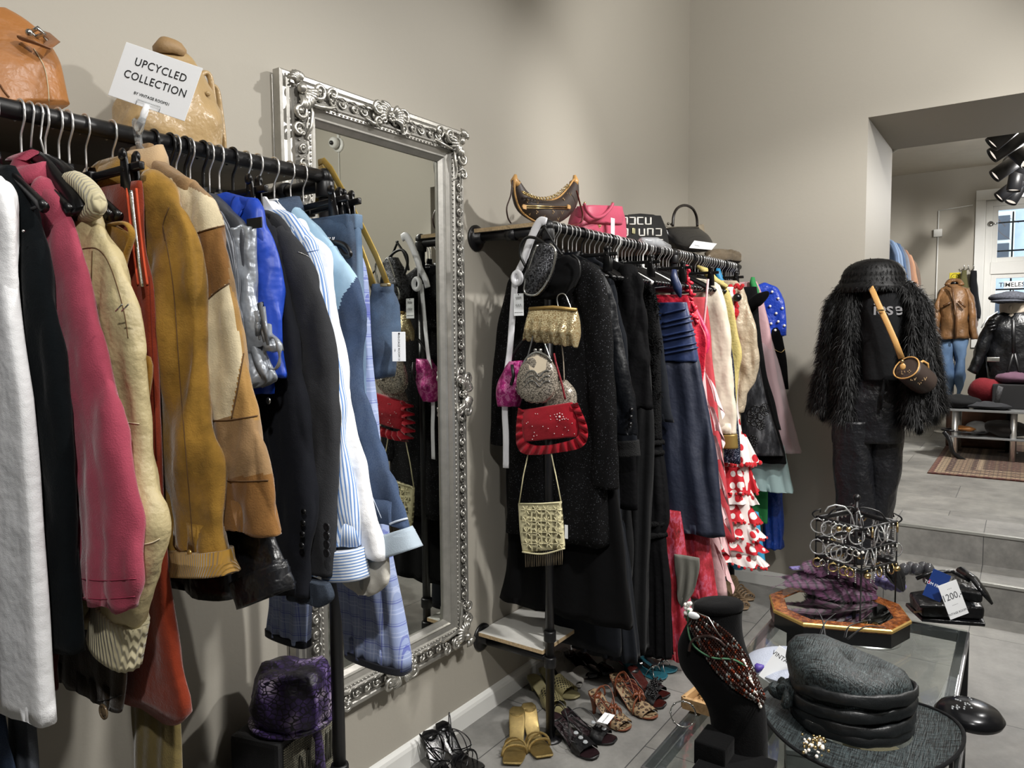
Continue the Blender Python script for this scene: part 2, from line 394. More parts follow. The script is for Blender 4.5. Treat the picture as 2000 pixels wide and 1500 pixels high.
# ================================================================ MIRROR
FRM = M('antique_silver_paint', 'aeaca6', .38, .75, .2, 60, .12, 25)
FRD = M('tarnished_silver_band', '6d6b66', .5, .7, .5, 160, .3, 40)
SCR = M('worn_silver_relief', 'b9b7b0', .33, .8, .25, 120, .3, 60)
MIR = M('mirror_silver', 'd4d6d0', .015, 1, 0, var=0)
def sweep_rect(bm, x0, x1, z0, z1, prof, yb, mi=0):
    """mitred frame; prof: list of (inset from outer edge, height off the wall)"""
    rings = []
    for (sx, sz) in ((0, 0), (1, 0), (1, 1), (0, 1), (0, 0)):
        ring = []
        for d, h in prof: ring.append(V(((x1-d) if sx else (x0+d), yb-h, (z1-d) if sz else (z0+d))))
        rings.append(ring)
    R = [[bm.verts.new(p) for p in r] for r in rings[:4]]; R.append(R[0])
    for a, b in zip(R, R[1:]):
        for i in range(len(prof)-1): f = bm.faces.new((a[i], a[i+1], b[i+1], b[i])); f.material_index = mi
def scroll(bm, c, ux, uz, r0, turns=1.4, rad=.005, y=0, flip=1, n=18, tail=0):
    """C-scroll relief lying in the frame face, growing fatter outwards"""
    pts = []; rr = []
    for k in range(n+1):
        t = k/n; a = t*turns*2*pi; r = r0*(.15+.85*t)
        pts.append(c + ux*(cos(a)*r*flip) + uz*(sin(a)*r) + V((0, -.004*sin(t*pi), 0))); rr.append(rad*(.55+.6*sin(t*pi)**.6))
    tube(bm, pts, rr, 6)
    ball(bm, c+V((0, -.002, 0)), rad*1.5, 6)
def leafy(bm, c, ux, uz, L, a0, a1, n=6, rad=.006):
    """fan of curling acanthus lobes"""
    for i in range(n):
        a = a0+(a1-a0)*i/(n-1); d = ux*cos(a)+uz*sin(a); s = ux*-sin(a)+uz*cos(a); pts = []; rr = []
        for k in range(9):
            t = k/8; pts.append(c+d*(L*t)+s*(L*.28*sin(t*2.6))+V((0, -.016*sin(t*pi*.9), 0))); rr.append(rad*(.5+1.0*sin(min(1, t*1.1)*pi)**.8))
        tube(bm, pts, rr, 6)
def build_mirror():
    yb = YL-.012
    A = ony(554, 128, 1.69); Bq = ony(912, 258, 1.69); C = ony(922, 1258, 1.69)
    x0, x1, z1, z0 = A.x, Bq.x, A.z, C.z; yf = .055
    r = thing('ornate_mirror', 'tall carved silver mirror on the left wall, the front one of two', 'mirror', ((x0+x1)/2, yb, z0))
    prof = [(0, 0), (0, .028), (.006, .034), (.016, .034), (.02, .03), (.026, .036), (.032, .036), (.036, .042), (.072, .05), (.078, .052), (.082, .047), (.09, .047), (.094, .04), (.108, .034), (.114, .036), (.118, .03), (.13, .018), (.132, .006)]
    bm = B(); sweep_rect(bm, x0, x1, z0, z1, prof, yb)
    for f in bm.faces:   # the carved band is a darker tarnished strip
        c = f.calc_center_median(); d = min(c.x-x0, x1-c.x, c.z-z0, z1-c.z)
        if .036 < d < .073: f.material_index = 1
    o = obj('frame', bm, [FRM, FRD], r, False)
    bm = B(); box(bm, (x0+.13, yb-.012, z0+.13), (x1-.13, yb-.004, z1-.13)); obj('mirror_glass', bm, MIR, r, False)
    bm = B()
    for s in ((x0+.13, x0+.148), (x1-.148, x1-.13)): box(bm, (s[0], yb-.0135, z0+.13), (s[1], yb-.012, z1-.13))
    # running scrolls in the band
    bm.free(); bm = B(); X = V((1, 0, 0)); Z = V((0, 0, 1)); d = .056; sp = .043
    def run(p, q, u, wv):
        n = int((q-p).length/sp)
        for i in range(n):
            c = p+(q-p)*((i+.5)/n)
            scroll(bm, c+V((0, -.003, 0)), u, wv, .015, 1.1, .0034, flip=1 if i % 2 else -1, n=12)
            for k in (-1, 1): ball(bm, c+u*(sp*.48)+wv*(.009*k), .0032, 5)
            tube(bm, [c+wv*.016-u*.014+V((0, -.002, 0)), c+wv*.02+V((0, -.005, 0)), c+wv*.015+u*.014+V((0, -.002, 0))], .0025, 5)
    for zz in (z0+d, z1-d): run(V((x0+.1, yb-.047, zz)), V((x1-.1, yb-.047, zz)), X, Z)
    for xx in (x0+d, x1-d): run(V((xx, yb-.047, z0+.1)), V((xx, yb-.047, z1-.1)), Z, X)
    tag(obj('carved_scrollwork', bm, SCR, r), kind='stuff')
    # beading along the inner lip
    bm = B(); dd = .086
    for zz in (z0+dd, z1-dd):
        n = int((x1-x0-2*dd)/.016)
        for i in range(n): ball(bm, V((x0+dd+(i+.5)*.016, yb-.048, zz)), .0042, 5, s=(1.5, .8, .8))
    for xx in (x0+dd, x1-dd):
        n = int((z1-z0-2*dd)/.016)
        for i in range(n): ball(bm, V((xx, yb-.048, z0+dd+(i+.5)*.016)), .0042, 5, s=(.8, .8, 1.5))
    obj('beading', bm, FRM, r)
    # corner and middle cartouches
    def cart(c, ux, uz, corner):
        bm = B()
        if corner:
            for s, (a, b) in enumerate(((ux, uz), (uz, ux))):
                leafy(bm, c+a*.012, a, b, .05, -.5, 1.0, 6, .006)
                scroll(bm, c+a*.062-b*.008+V((0, -.008, 0)), a, b, .026, 1.5, .006)
                scroll(bm, c+a*.115-b*.012+V((0, -.006, 0)), a, b, .022, 1.2, .005, flip=-1)
                tube(bm, [c+a*.02+b*.03, c+a*.06+b*.036+V((0, -.01, 0)), c+a*.1+b*.03+V((0, -.01, 0)), c+a*.13+b*.018, c+a*.14+b*.034], [.004, .006, .006, .005, .003], 6)
            leafy(bm, c-ux*.012-uz*.012, -ux, -uz, .034, 0, pi/2, 6, .005)
            ball(bm, c+V((0, -.012, 0)), .015, 10)
        else:
            for sg in (-1, 1):
                leafy(bm, c+ux*(.012*sg), ux*sg, uz, .05, -.9, .9, 7, .0055)
                scroll(bm, c+ux*(.058*sg)+uz*.014+V((0, -.01, 0)), ux*sg, uz, .024, 1.4, .006)
                scroll(bm, c+ux*(.055*sg)-uz*.024+V((0, -.008, 0)), ux*sg, -uz, .018, 1.3, .005)
                tube(bm, [c+ux*(.03*sg)-uz*.03, c+ux*(.08*sg)-uz*.036+V((0, -.01, 0)), c+ux*(.11*sg)-uz*.02], [.004, .006, .003], 6)
            for k in range(8): a = k*pi/4; ball(bm, c+(ux*cos(a)+uz*sin(a))*.011+V((0, -.012, 0)), .006, 6)
            ball(bm, c+V((0, -.016, 0)), .007, 8)
        crumple(bm, .0012, (90, 90, 90), 3)
        return bm
    yy = yb-.05; e = .05
    for cx, sx in ((x0+e, 1), (x1-e, -1)):
        for cz, sz in ((z0+e, 1), (z1-e, -1)): obj('corner_ornament', cart(V((cx, yy, cz)), X*sx, Z*sz, True), SCR, r)
    mx_, mz = (x0+x1)/2, (z0+z1)/2
    for c, u, wv in ((V((mx_, yy, z1-.048)), X, Z), (V((mx_, yy, z0+.048)), X, -Z), (V((x0+.048, yy, mz)), Z, -X), (V((x1-.048, yy, mz)), Z, X)): obj('crest_ornament', cart(c, u, wv, False), SCR, r)
    # second frame hung just behind
    a2 = ony(533, 128, 1.735).x; r2 = thing('carved_frame', 'second silver carved frame peeking out behind the tall mirror', 'frame', (a2+.05, YL, z0))
    bm = B(); p2 = [(0, 0), (0, .02), (.008, .026), (.014, .02), (.02, .026), (.03, .022), (.04, .01), (.042, 0)]
    sweep_rect(bm, a2, a2+.6, z0+.02, z1-.012, [(q, h*.45) for q, h in p2], YL); obj('frame', bm, FRM, r2, False)
    bm = B()
    n = 150
    for i in range(n):
        zz = z0+.06+(z1-z0-.1)*i/n; ball(bm, V((a2+.017, YL-.012, zz)), .006, 5, s=(.7, .6, 1.1), rot=Matrix.Rotation(.5*(-1)**i, 3, 'Y'))
    obj('carved_edge', bm, SCR, r2)
build_mirror()
# ================================================================ RACKS
RY, RZ, RR = 1.42, 1.915, .0165
CHIP = M('chipboard_edge', 'b8a07c', .9, 0, .5, 300, .25, 120)
SHW = M('white_melamine', 'dddcd6', .5, 0, .03)
SHG = M('grey_shelf_board', '8f8678', .7, 0, .2, 120, .15)
def flange(bm, c, R=.05):
    lathe(bm, [(0, 0), (R, 0), (R, -.006), (R*.85, -.009), (.024, -.011), (.024, -.035), (.02, -.037), (0, -.037)], c, 24, axis='y')
def rack(x0, x1, label, first):
    r = thing('clothes_rack', label, 'clothes rack', ((x0+x1)/2, RY, 0))
    bm = B(); tube(bm, [(x0, RY, RZ), (x1, RY, RZ)], RR, 16); obj('rail', bm, BLK, r)
    if first: xs = [x1]; posts = [x1]
    else: xs = [x0, 3.42, x1-.06]; posts = [x0+.0, 3.42, x1-.06]
    for x in xs:
        bm = B(); tube(bm, [(x, RY, RZ-.018), (x, YL-.03, RZ-.018)], .0165, 12); flange(bm, V((x, YL, RZ-.018))); lathe(bm, [(0, -.02), (.023, -.02), (.023, .02), (0, .02)], (x, RY+.16, RZ-.018), 16, axis='y')
        obj('wall_bracket', bm, BLK, r)
    for x in posts:
        bm = B(); tube(bm, [(x, RY, RZ-.02), (x, RY, .01)], .0165, 14)
        for z in (RZ-.03, .40, .30): lathe(bm, [(0, -.02), (.022, -.02), (.0235, -.016), (.0235, .016), (.022, .02), (0, .02)], (x, RY, z), 16)
        lathe(bm, [(0, 0), (.045, 0), (.045, .006), (.02, .01), (0, .01)], (x, RY, 0), 20)
        ball(bm, (x, RY, RZ), .0225, 14)
        obj('post', bm, BLK, r)
    return r
XA = 1.235; XB = 2.262
rack(-.35, XA, 'black pipe clothes rack on the left carrying the jackets', True)
rk2 = rack(XB, XR-.02, 'black pipe clothes rack on the right carrying the dresses', False)
bm = B(); x = XB+.01; tube(bm, [(x, RY, .335-.03), (x, YL-.03, .335-.03)], .0165, 12); flange(bm, V((x, YL, .335-.02)), .055); obj('lower_bracket', bm, BLK, rk2)
for k, (x0, x1, z, lab) in enumerate(((-.4, 1.2, RZ-.001, 'grey board shelf on the wall above the jacket rack'), (XB-.02, XR-.02, RZ-.001, 'grey board shelf above the dress rack holding the handbags'), (XB-.02, 2.62, .33, 'low white board shelf beside the dress rack foot'))):
    r = thing('wall_shelf', lab, 'shelf', ((x0+x1)/2, 1.58, z))
    bm = B(); box(bm, (x0, RY+.02, z), (x1, YL-.003, z+.016), .001); obj('board', bm, SHG if k < 2 else SHW, r, False)
    bm = B(); box(bm, (x0, RY+.02-.0015, z+.001), (x1, RY+.02-.0002, z+.015)); box(bm, (x0-.0015, RY+.02, z+.001), (x0-.0002, YL-.003, z+.015)); obj('board_edge', bm, CHIP, r, False)
# ================================================================ CLOTHES
def proj(p):
    v = V(p)-EYE; d = v.dot(FWD); return (1000+1430*v.dot(RGT)/d, 750-1430*v.dot(UPV)/d)
def inpoly(x, y, P):
    c = False; n = len(P)
    for i in range(n):
        x1, y1 = P[i]; x2, y2 = P[i-1]
        if (y1 > y) != (y2 > y) and x < (x2-x1)*(y-y1)/(y2-y1)+x1: c = not c
    return c
def railx(px): return ony(px, 300, RY).x
def resample(pts, n):
    L = [0]
    for a, b in zip(pts, pts[1:]): L.append(L[-1]+sqrt(sum((q-p)**2 for p, q in zip(a, b))))
    out = []; k = 0
    for i in range(n):
        s = L[-1]*i/(n-1)
        while k < len(L)-2 and L[k+1] < s: k += 1
        t = (s-L[k])/max(1e-9, L[k+1]-L[k]); t = max(0, min(1, t)); out.append(tuple(p+(q-p)*t for p, q in zip(pts[k], pts[k+1])))
    return out
def interp(tab, z):
    """tab: list (z, value) with z decreasing"""
    if z >= tab[0][0]: return tab[0][1]
    for (a, va), (b, vb) in zip(tab, tab[1:]):
        if z >= b: t = (a-z)/max(1e-9, a-b); return va+(vb-va)*t
    return tab[-1][1]
def yz(x, pts, k=4):
    P = [(onx(a, b, x).y, onx(a, b, x).z) for a, b in pts]
    return spline(P, k)
def body(bm, x, prof, tx, n=44, m=46, fold=.0, nf=7, seed=0, hem=None, mi=0, topin=.5, lean=0, yn=None):
    """closed cloth shell in the plane x: prof = [(z, y_near, y_far)] top to bottom"""
    T = [(a, b) for a, b, c in prof]; U = [(a, c) for a, b, c in prof]; z1, z0 = prof[0][0], prof[-1][0]; rings = []
    for i in range(m):
        t = i/(m-1); z = z1+(z0-z1)*(t**1.15); yn_, yf_ = interp(T, z), interp(U, z); yc = (yn_+yf_)/2; hw = abs(yf_-yn_)/2
        tt = (tx[0]+(tx[1]-tx[0])*t)*min(1, topin+t*8); ring = []
        for k in range(n):
            a = 2*pi*k/n; ca, sa = cos(a), sin(a)
            y = yc-hw*(abs(ca)**.8)*(1 if ca > 0 else -1)
            xx = x+tt*(abs(sa)**.55)*(1 if sa > 0 else -1)
            if fold: xx += fold*min(1, t*1.6)*sin(nf*(y-yc)/max(.1, hw)*2.2+seed+.8*sin(z*5+seed))*(.6+.4*abs(sa)); y += fold*.5*t*sin(nf*a+seed)
            if hem and i >= m-2: pass
            hz = z + (hem(y) if (hem and t > .5) else 0)*((t-.5)*2 if t > .5 else 0)
            ring.append(V((xx+lean*t, y, hz)))
        rings.append(ring)
    last = rings[-1]; c = sum(last, V())/n
    rings.append([c+(p-c)*.9+V((0, 0, .002)) for p in last]); rings.append([c+(p-c)*.85+V((0, 0, .04)) for p in last])
    loft(bm, rings, mi=mi)
def sleeve(bm, x, outer, w0, w1, t0, t1, side=-1, n=20, m=40, open_=True, mi=0):
    """outer: list (y,z) along the outside edge, shoulder to cuff"""
    P = resample(outer, m); rings = []
    for i, (y, z) in enumerate(P):
        a = P[max(0, i-2)]; b = P[min(m-1, i+2)]; d = V((0, b[0]-a[0], b[1]-a[1])); d.normalize()
        t = i/(m-1); nrm = V((0, -d.z, d.y))
        if nrm.y*side < 0: nrm = -nrm          # points outwards
        q_ = i/(m-1); e_ = max(0, (q_-.86)/.14); nrm = (nrm*(1-e_)+V((0, side, 0))*e_).normalized()
        w = (w0+(w1-w0)*t)*(min(1, .45+t*6)); tt = t0+(t1-t0)*t; c = V((x, y, z))-nrm*(w/2)
        rings.append([c+nrm*(w/2*cos(2*pi*k/n))+V((tt*(abs(sin(2*pi*k/n))**.8)*(1 if sin(2*pi*k/n) > 0 else -1), 0, 0)) for k in range(n)])
    if open_:
        last = rings[-1]; c = sum(last, V())/n; rings.append([c+(p-c)*.88 for p in last]); rings.append([c+(p-c)*.8+V((0, 0, .05)) for p in last])
    loft(bm, rings, mi=mi)
def collar(bm, x, z, ry, rx, h, spread=.02, mi=0, open_=True):
    n = 26; rows = []
    for (o, zz) in ((-.005, -.01), (0, h*.6), (.004, h), (spread*.6, h*.98), (spread, h*.55), (spread+.004, h*.1), (spread-.004, h*.08), (.008, h*.8)):
        rows.append([V((x-(rx+o)*cos(a), RY+(ry+o)*sin(a), z+zz+.012*cos(a)*-1)) for a in [(.22 if open_ else 0)+(2*pi-(.44 if open_ else 0))*k/(n-1) for k in range(n)]])
    R = [[bm.verts.new(p) for p in r] for r in rows]
    for a, b in zip(R, R[1:]):
        for k in range(n-1): f = bm.faces.new((a[k], a[k+1], b[k+1], b[k])); f.material_index = mi
def stitch(bm, pts, r=.0012, mi=0): tube(bm, pts, r, 5, mi=mi)
HN = {}
from mathutils.bvhtree import BVHTree
BVH = {}
def reg(r, bm):
    BVH.setdefault(r.name, []).append(BVHTree.FromBMesh(bm))
def hit(r, px, py, lift=.0012):
    d = ray(px, py).normalized(); best = None
    for t in BVH.get(r.name, []):
        h = t.ray_cast(EYE, d)
        if h[0] is not None and (best is None or h[3] < best[1]): best = (h[0]-d*lift, h[3])
    return best[0] if best else None
def jacket(name, label, cat, x, pts, hem_py, mat, wb=.2, sw=(.13, .10), st=(.024, .026), tx=(.02, .026), col=None, wr=.006, seed=1, parts=None, sleeves='sleeve', mats2=None, patch=None, folds=.003, group=None, far=True, bodymat=None, hemflare=0, shoulder=2, body_=True, ws=(13, 13, 3)):
    """coat-like garment on a hanger; pts trace the near outline from the collar to the cuff"""
    O = yz(x, pts); zt = O[0][1]; zh = onx(pts[-1][0], hem_py, x).z
    r = thing(name, label, cat, (x, RY, zh), group=group)
    s = yz(x, pts[:shoulder+1])[-1]; ysh = s[0]; zsh = s[1]
    neck = [(zt+.006, RY-.055, RY+.055)]
    N = neck+[(z, y, 2*RY-y) for y, z in yz(x, pts[:shoulder+1]) if z < zt]
    wsh = RY-ysh
    N = [(a, max(b, RY-wb*1.02) , min(c, RY+wb*1.02)) for a, b, c in N]
    N += [(zsh-.12, RY-min(wsh, wb)*.94, RY+min(wsh, wb)*.94), (zsh-.3, RY-wb*.92, RY+wb*.92), (zh, RY-wb-hemflare, RY+min(.3, wb+hemflare))]
    if body_:
        bm = B(); body(bm, x, N, tx, seed=seed, fold=folds, nf=4); crumple(bm, wr, ws, seed, oct=2); reg(r, bm)
        mm = bodymat or mat
        obj('body', bm, mm, r)
    outer = [(y, z) for y, z in O if z <= zsh+.03]
    outer = yz(x, pts[max(0, shoulder-1):])
    hi = bool(patch); bm = B(); sleeve(bm, x, outer, sw[0], sw[1], st[0]*.8, st[1]*.8, n=96 if hi else 36, m=170 if hi else 70); crumple(bm, wr*1.15, (22, 22, 6), seed+5, oct=2); crumple(bm, wr*1.5, (15, 15, 4.5), seed+11, ridge=True); crumple(bm, .0018, (60, 60, 30), seed+7); reg(r, bm)
    ml = [mat]+(mats2 or [])
    if patch:
        for f in bm.faces:
            q = proj(f.calc_center_median())
            for mi, P in patch:
                if inpoly(q[0], q[1], P): f.material_index = mi
    o = obj(sleeves, bm, ml, r)
    if far:
        bm = B(); fo = [(RY+min(.30, (RY-y)*.8), z) for y, z in outer]; sleeve(bm, x, fo, sw[0]*.8, sw[1]*.8, st[0], st[1], side=1, n=14, m=24); crumple(bm, wr, (14, 14, 5), seed+9); obj(sleeves, bm, mat, r)
    if col:
        bm = B(); collar(bm, x, zt-.05, .06, .022, col[0], col[2] if len(col) > 2 else .018); crumple(bm, .006, (22, 22, 22), seed); obj('collar', bm, col[1], r)
    return r, O, outer
def cuffband(r, outer, x, w, h, t, mat, name='cuff', up=0, rib=False, seed=0, k=-1, flare=1.0):
    P = resample(outer, 40); b = V((x, P[k][0], P[k][1])); a = V((x, P[k-3][0], P[k-3][1])); d = (b-a).normalized(); nrm = V((0, -d.z, d.y))
    if nrm.y > 0: nrm = -nrm
    bm = B(); rings = []; c0 = b-nrm*(w/2); n = 48
    for i in range(10):
        q = i/9; c = c0+d*(h*q-up)
        s = 1.0+(flare-1)*q; rings.append([c+nrm*(s*(w/2+.004+(.0016*cos(24*2*pi*k2/n) if rib else 0))*cos(2*pi*k2/n))+V((s*(t+.004)*(abs(sin(2*pi*k2/n))**.8)*(1 if sin(2*pi*k2/n) > 0 else -1), 0, 0)) for k2 in range(n)])
    last = rings[-1]; c = sum(last, V())/n; rings.append([c+(p-c)*.9 for p in last]); rings.append([c+(p-c)*.85+V((0, 0, .04)) for p in last]); rings.insert(0, [c0+(p-c0-d*-up)*.8-d*up for p in rings[0]])
    loft(bm, rings); crumple(bm, .0015, (20, 20, 20), seed); return obj(name, bm, mat, r)
def seam(r, x, pts, mat, rad=.0011, name='seam', dx=-.028, smooth=True):
    P = [hit(r, a, b) for a, b in (spline(pts, 8) if smooth else resample(pts, 20))]; P = [p for p in P if p is not None]
    if len(P) < 2: return None
    Q = [P[0]]
    for p in P[1:]:
        if (p-Q[-1]).length < .05: Q.append(p)
    if len(Q) < 2: return None
    bm = B(); tube(bm, Q, rad*.8, 5); return obj(name, bm, mat, r)
def drape(name, label, cat, x, near, far_w, mat, tx=(.018, .03), fold=.006, nf=7, seed=0, far=None, wr=.004, group=None, hem=None, part=None, patch=None, mats2=None, m=46, n=60, lean=0, ws=(14, 14, 3), topin=.5):
    """skirt / gown / trousers: near outline traced, far side mirrored or traced"""
    N = yz(x, near)
    N.sort(key=lambda p: -p[1])
    if far: F = sorted(yz(x, far), key=lambda p: -p[1]); ft = [(z, y) for y, z in F]; prof = [(z, y, interp(ft, z)) for y, z in N]
    else: prof = [(z, y, min(YL-.02, RY+min(far_w, max(.02, RY-y)))) for y, z in N]
    r = thing(name, label, cat, (x, RY, prof[-1][0]), group=group) if part is None else part
    bm = B(); body(bm, x, prof, tx, n=n, m=m, fold=fold, nf=nf, seed=seed, hem=hem, lean=lean, topin=topin); crumple(bm, wr, ws, seed, oct=2); crumple(bm, wr*1.1, (13, 13, 3.5), seed+3, ridge=True)
    reg(r, bm)
    if patch:
        for f in bm.faces:
            q = proj(f.calc_center_median())
            for mi, P in patch:
                if inpoly(q[0], q[1], P): f.material_index = mi
    return r, bm
# ---- pattern materials
def stripes(name, base, cols, axis='y', sc=60, rough=.8, duty=.35, wr=.4, c2=None):
    t = NT(name); co = t.co(); uv = t.n('ShaderNodeTexCoord').outputs['UV']; s = t.n('ShaderNodeSeparateXYZ', {0: uv if axis != 'Z' else co}).outputs[{'y': 0, 'z': 1, 'Z': 2}[axis]]; fr = t.math('FRACT', t.math('MULTIPLY', s, sc))
    c = t.ramp(fr, [(0, base), (1-duty-.03, base), (1-duty, cols), (.98, cols), (1, base)])
    t.set(Base_Color=c, Roughness=rough, Specular_IOR_Level=.25, Sheen_Weight=.1, Normal=t.bump(t.noise(co, 400, 2), .25, .001, t.bump(t.noise(co, 14, 3), wr, .01))); return t.m
def plaid(name, base, c1, c2, sc=9):
    t = NT(name); co = t.co(); sp = t.n('ShaderNodeSeparateXYZ', {0: co}); cur = lin(base)
    for ax, s_ in ((1, sc), (2, sc)):
        fr = t.math('FRACT', t.math('MULTIPLY', sp.outputs[ax], s_))
        ln = t.ramp(fr, [(0, 1.0), (.035, 1.0), (.04, 0.0), (.1, 0.0), (.105, .8), (.13, .8), (.135, 0.0)], 'CONSTANT'); ln2 = t.ramp(fr, [(0, 0.0), (.5, 0.0), (.52, .5), (.56, .5), (.58, 0.0), (.68, 0.0), (.7, .4), (.73, .4), (.75, 0.0)], 'CONSTANT')
        cur = t.mix(ln2, cur, lin(c2)); cur = t.mix(t.math('MULTIPLY', ln, .6), cur, lin(c1))
    t.set(Base_Color=cur, Roughness=.85, Normal=t.bump(t.noise(co, 600, 2), .3, .001, t.bump(t.noise(co, 12, 3), .35, .01))); return t.m
def denim(name, col, col2, fade=4):
    t = NT(name); co = t.co(); n = t.noise(co, fade, 4, .6); tw = t.n('ShaderNodeTexWave', {'Vector': t.co((1, 1, 1), (.6, .5, .3)), 'Scale': 260, 'Distortion': 1.5, 'Detail': 2}).outputs[1]
    c = t.mix(t.n('ShaderNodeMapRange', {'Value': n, 'From Min': .35, 'From Max': .68}).outputs[0], lin(col), lin(col2)); c = t.mix(t.math('MULTIPLY', t.noise(co, 500, 2), .16), c, lin('b8c6d8'))
    t.set(Base_Color=c, Roughness=.9, Specular_IOR_Level=.2, Normal=t.bump(tw, .3, .0008, t.bump(t.noise(co, 16, 3), .4, .01))); return t.m
def sequin(name, base, hi, sc=420, thr=.62, rough=.25, metal=.6):
    t = NT(name); co = t.co(); v = t.n('ShaderNodeTexVoronoi', {'Vector': co, 'Scale': sc}); rnd = t.n('ShaderNodeSeparateColor', {0: v.outputs['Color']}).outputs[0]
    f = t.ramp(rnd, [(thr, 0.0), (thr+.04, 1.0)]); t.set(Base_Color=t.mix(f, lin(base), lin(hi)), Roughness=t.math('MULTIPLY_ADD', f, rough-.8, .8), Metallic=t.math('MULTIPLY', f, metal), Specular_IOR_Level=.15, Normal=t.bump(v.outputs['Distance'], .5, .001)); return t.m
def cord(name, col, sc=55, axis='z'):
    t = NT(name); co = t.co(); s = t.n('ShaderNodeSeparateXYZ', {0: co}).outputs[{'x': 0, 'y': 1, 'z': 2}[axis]]; w_ = t.math('SINE', t.math('MULTIPLY', s, sc*2*pi))
    t.set(Base_Color=lin(col), Roughness=.9, Sheen_Weight=.3, Normal=t.bump(w_, .8, .002)); return t.m
VELV = suede('black_velvet', '050506', sheen=.02, var=.2, bump=.2)
DNM = denim('dark_denim', '13243f', '243f66'); DNL = denim('faded_denim', '4a6482', '748ca4', 7); DNW = denim('washed_denim', '142238', '3a526e', 11)
# ---- hangers
def hanger_proto(name, hookmat, bodymat, clip=False, hr=.0018):
    r = thing(name, None, 'hanger')
    bm = B(); pts = []
    for k in range(15): a = radians(-50+k*17.5); pts.append(V((0, cos(a)*.0195, sin(a)*.0195)))
    pts = [V((0, .021, -.012))]+pts[1:]; pts += [V((0, -.018, -.016)), V((0, -.006, -.032)), V((0, 0, -.045)), V((0, 0, -.088))]
    tube(bm, [V(p) for p in spline(pts, 2)], hr, 8); obj('hook', bm, hookmat, r, world=False)
    bm = B()
    if not clip:
        pts = []; rr = []
        for k in range(-12, 13):
            t = k/12; pts.append((0, .165*t, -.1-.085*abs(t)**1.25)); rr.append(.0055+.002*abs(t)**2)
        tube(bm, pts, rr, 10, flat=1.25); lathe(bm, [(0, -.075), (.007, -.075), (.008, -.095), (0, -.1)], (0, 0, 0), 10)
        if True: tube(bm, [(0, -.15, -.18), (0, 0, -.19), (0, .15, -.18)], .003, 6)
        obj('shoulders', bm, bodymat, r, world=False)
    else:
        box(bm, (-.005, -.19, -.104), (.005, .19, -.09), .003); box(bm, (-.009, -.03, -.108), (.009, .03, -.086), .004); obj('bar', bm, bodymat, r, world=False)
        for s in (-1, 1):
            bm = B(); 
            for q in (-1, 1):
                prism(bm, [(-.016, -.16), (.016, -.16), (.014, -.12), (.009, -.085), (.008, -.072), (-.008, -.072), (-.009, -.085), (-.014, -.12)], q*.006, q*.010, lambda u, v, d, s=s: V((d*(1+(v+.11)*6 if v > -.11 else 1), s*.15+u, v)), bev=.0015)
            ball(bm, (-.012, s*.15, -.076), .011, 10, s=(.5, 1, 1)); ball(bm, (.012, s*.15, -.076), .011, 10, s=(.5, 1, 1)); tube(bm, [(-.012, s*.15, -.1), (.012, s*.15, -.1)], .004, 8)
            obj('clip', bm, bodymat, r, world=False)
    return r
H1 = hanger_proto('coat_hanger', CHR, BLKP, hr=.0021); H2 = hanger_proto('coat_hanger', BLKP, BLKP, hr=.0032); H3 = hanger_proto('clip_hanger', CHR, BLKP, True)
used = set()
def hang(P, x, label, group=None, tilt=0, dz=0):
    rot = (tilt, 0, 0)
    if P.name not in used: used.add(P.name); P.location = (x, RY, RZ+dz); P.rotation_euler = rot; P['label'] = label; (group and P.__setitem__('group', group)); return P
    q = dup(P, (x, RY, RZ+dz), rot, label)
    if group: q['group'] = group
    elif 'group' in q: del q['group']
    return q
# ================================================================ LEFT RACK
STP = M('pale_stitching', 'cbbfa0', .9, 0, 0, var=0); STD = M('brown_stitching', '5a4024', .9, 0, 0, var=0)
for k, (x, c_, lb) in enumerate(((.40, '2b2c30', 'dark grey wool coat hanging just beyond the left edge of the photo'), (.33, '5a3a2c', 'brown wool coat beyond the left edge, second from the white shirt'), (.25, '1d2433', 'navy wool coat beyond the left edge, third from the white shirt'), (.15, '3c3a36', 'charcoal coat beyond the left edge, fourth from the white shirt'), (.03, '1a1a1c', 'black coat beyond the left edge, fifth from the white shirt'), (-.12, '4a4238', 'taupe coat, last on the left end of the jacket rack'))):  # coats added out of view to keep light off the lower wall
    r = thing('light_blocking_coat', lb, 'coat', (x, RY, .95)); bm = B(); body(bm, x, [(RZ-.08, RY-.03, RY+.03), (RZ-.12, RY-.12, RY+.12), (RZ-.17, RY-.19, RY+.2), (RZ-.4, RY-.2, RY+.25), (.95, RY-.2, RY+.28)], (.03, .045 if k else .03), seed=k, fold=.006, nf=4); crumple(bm, .006, (13, 13, 4), k, oct=2); obj('cloth', bm, fabric('coat_wool_%s' % c_, c_), r)
    bm = B(); tube(bm, [(x, RY, RZ-.08), (x, RY, RZ-.05), (x, RY-.018, RZ-.01), (x, RY, RZ+.019), (x, RY+.019, RZ)], .002, 6); obj('hook', bm, CHR, r)
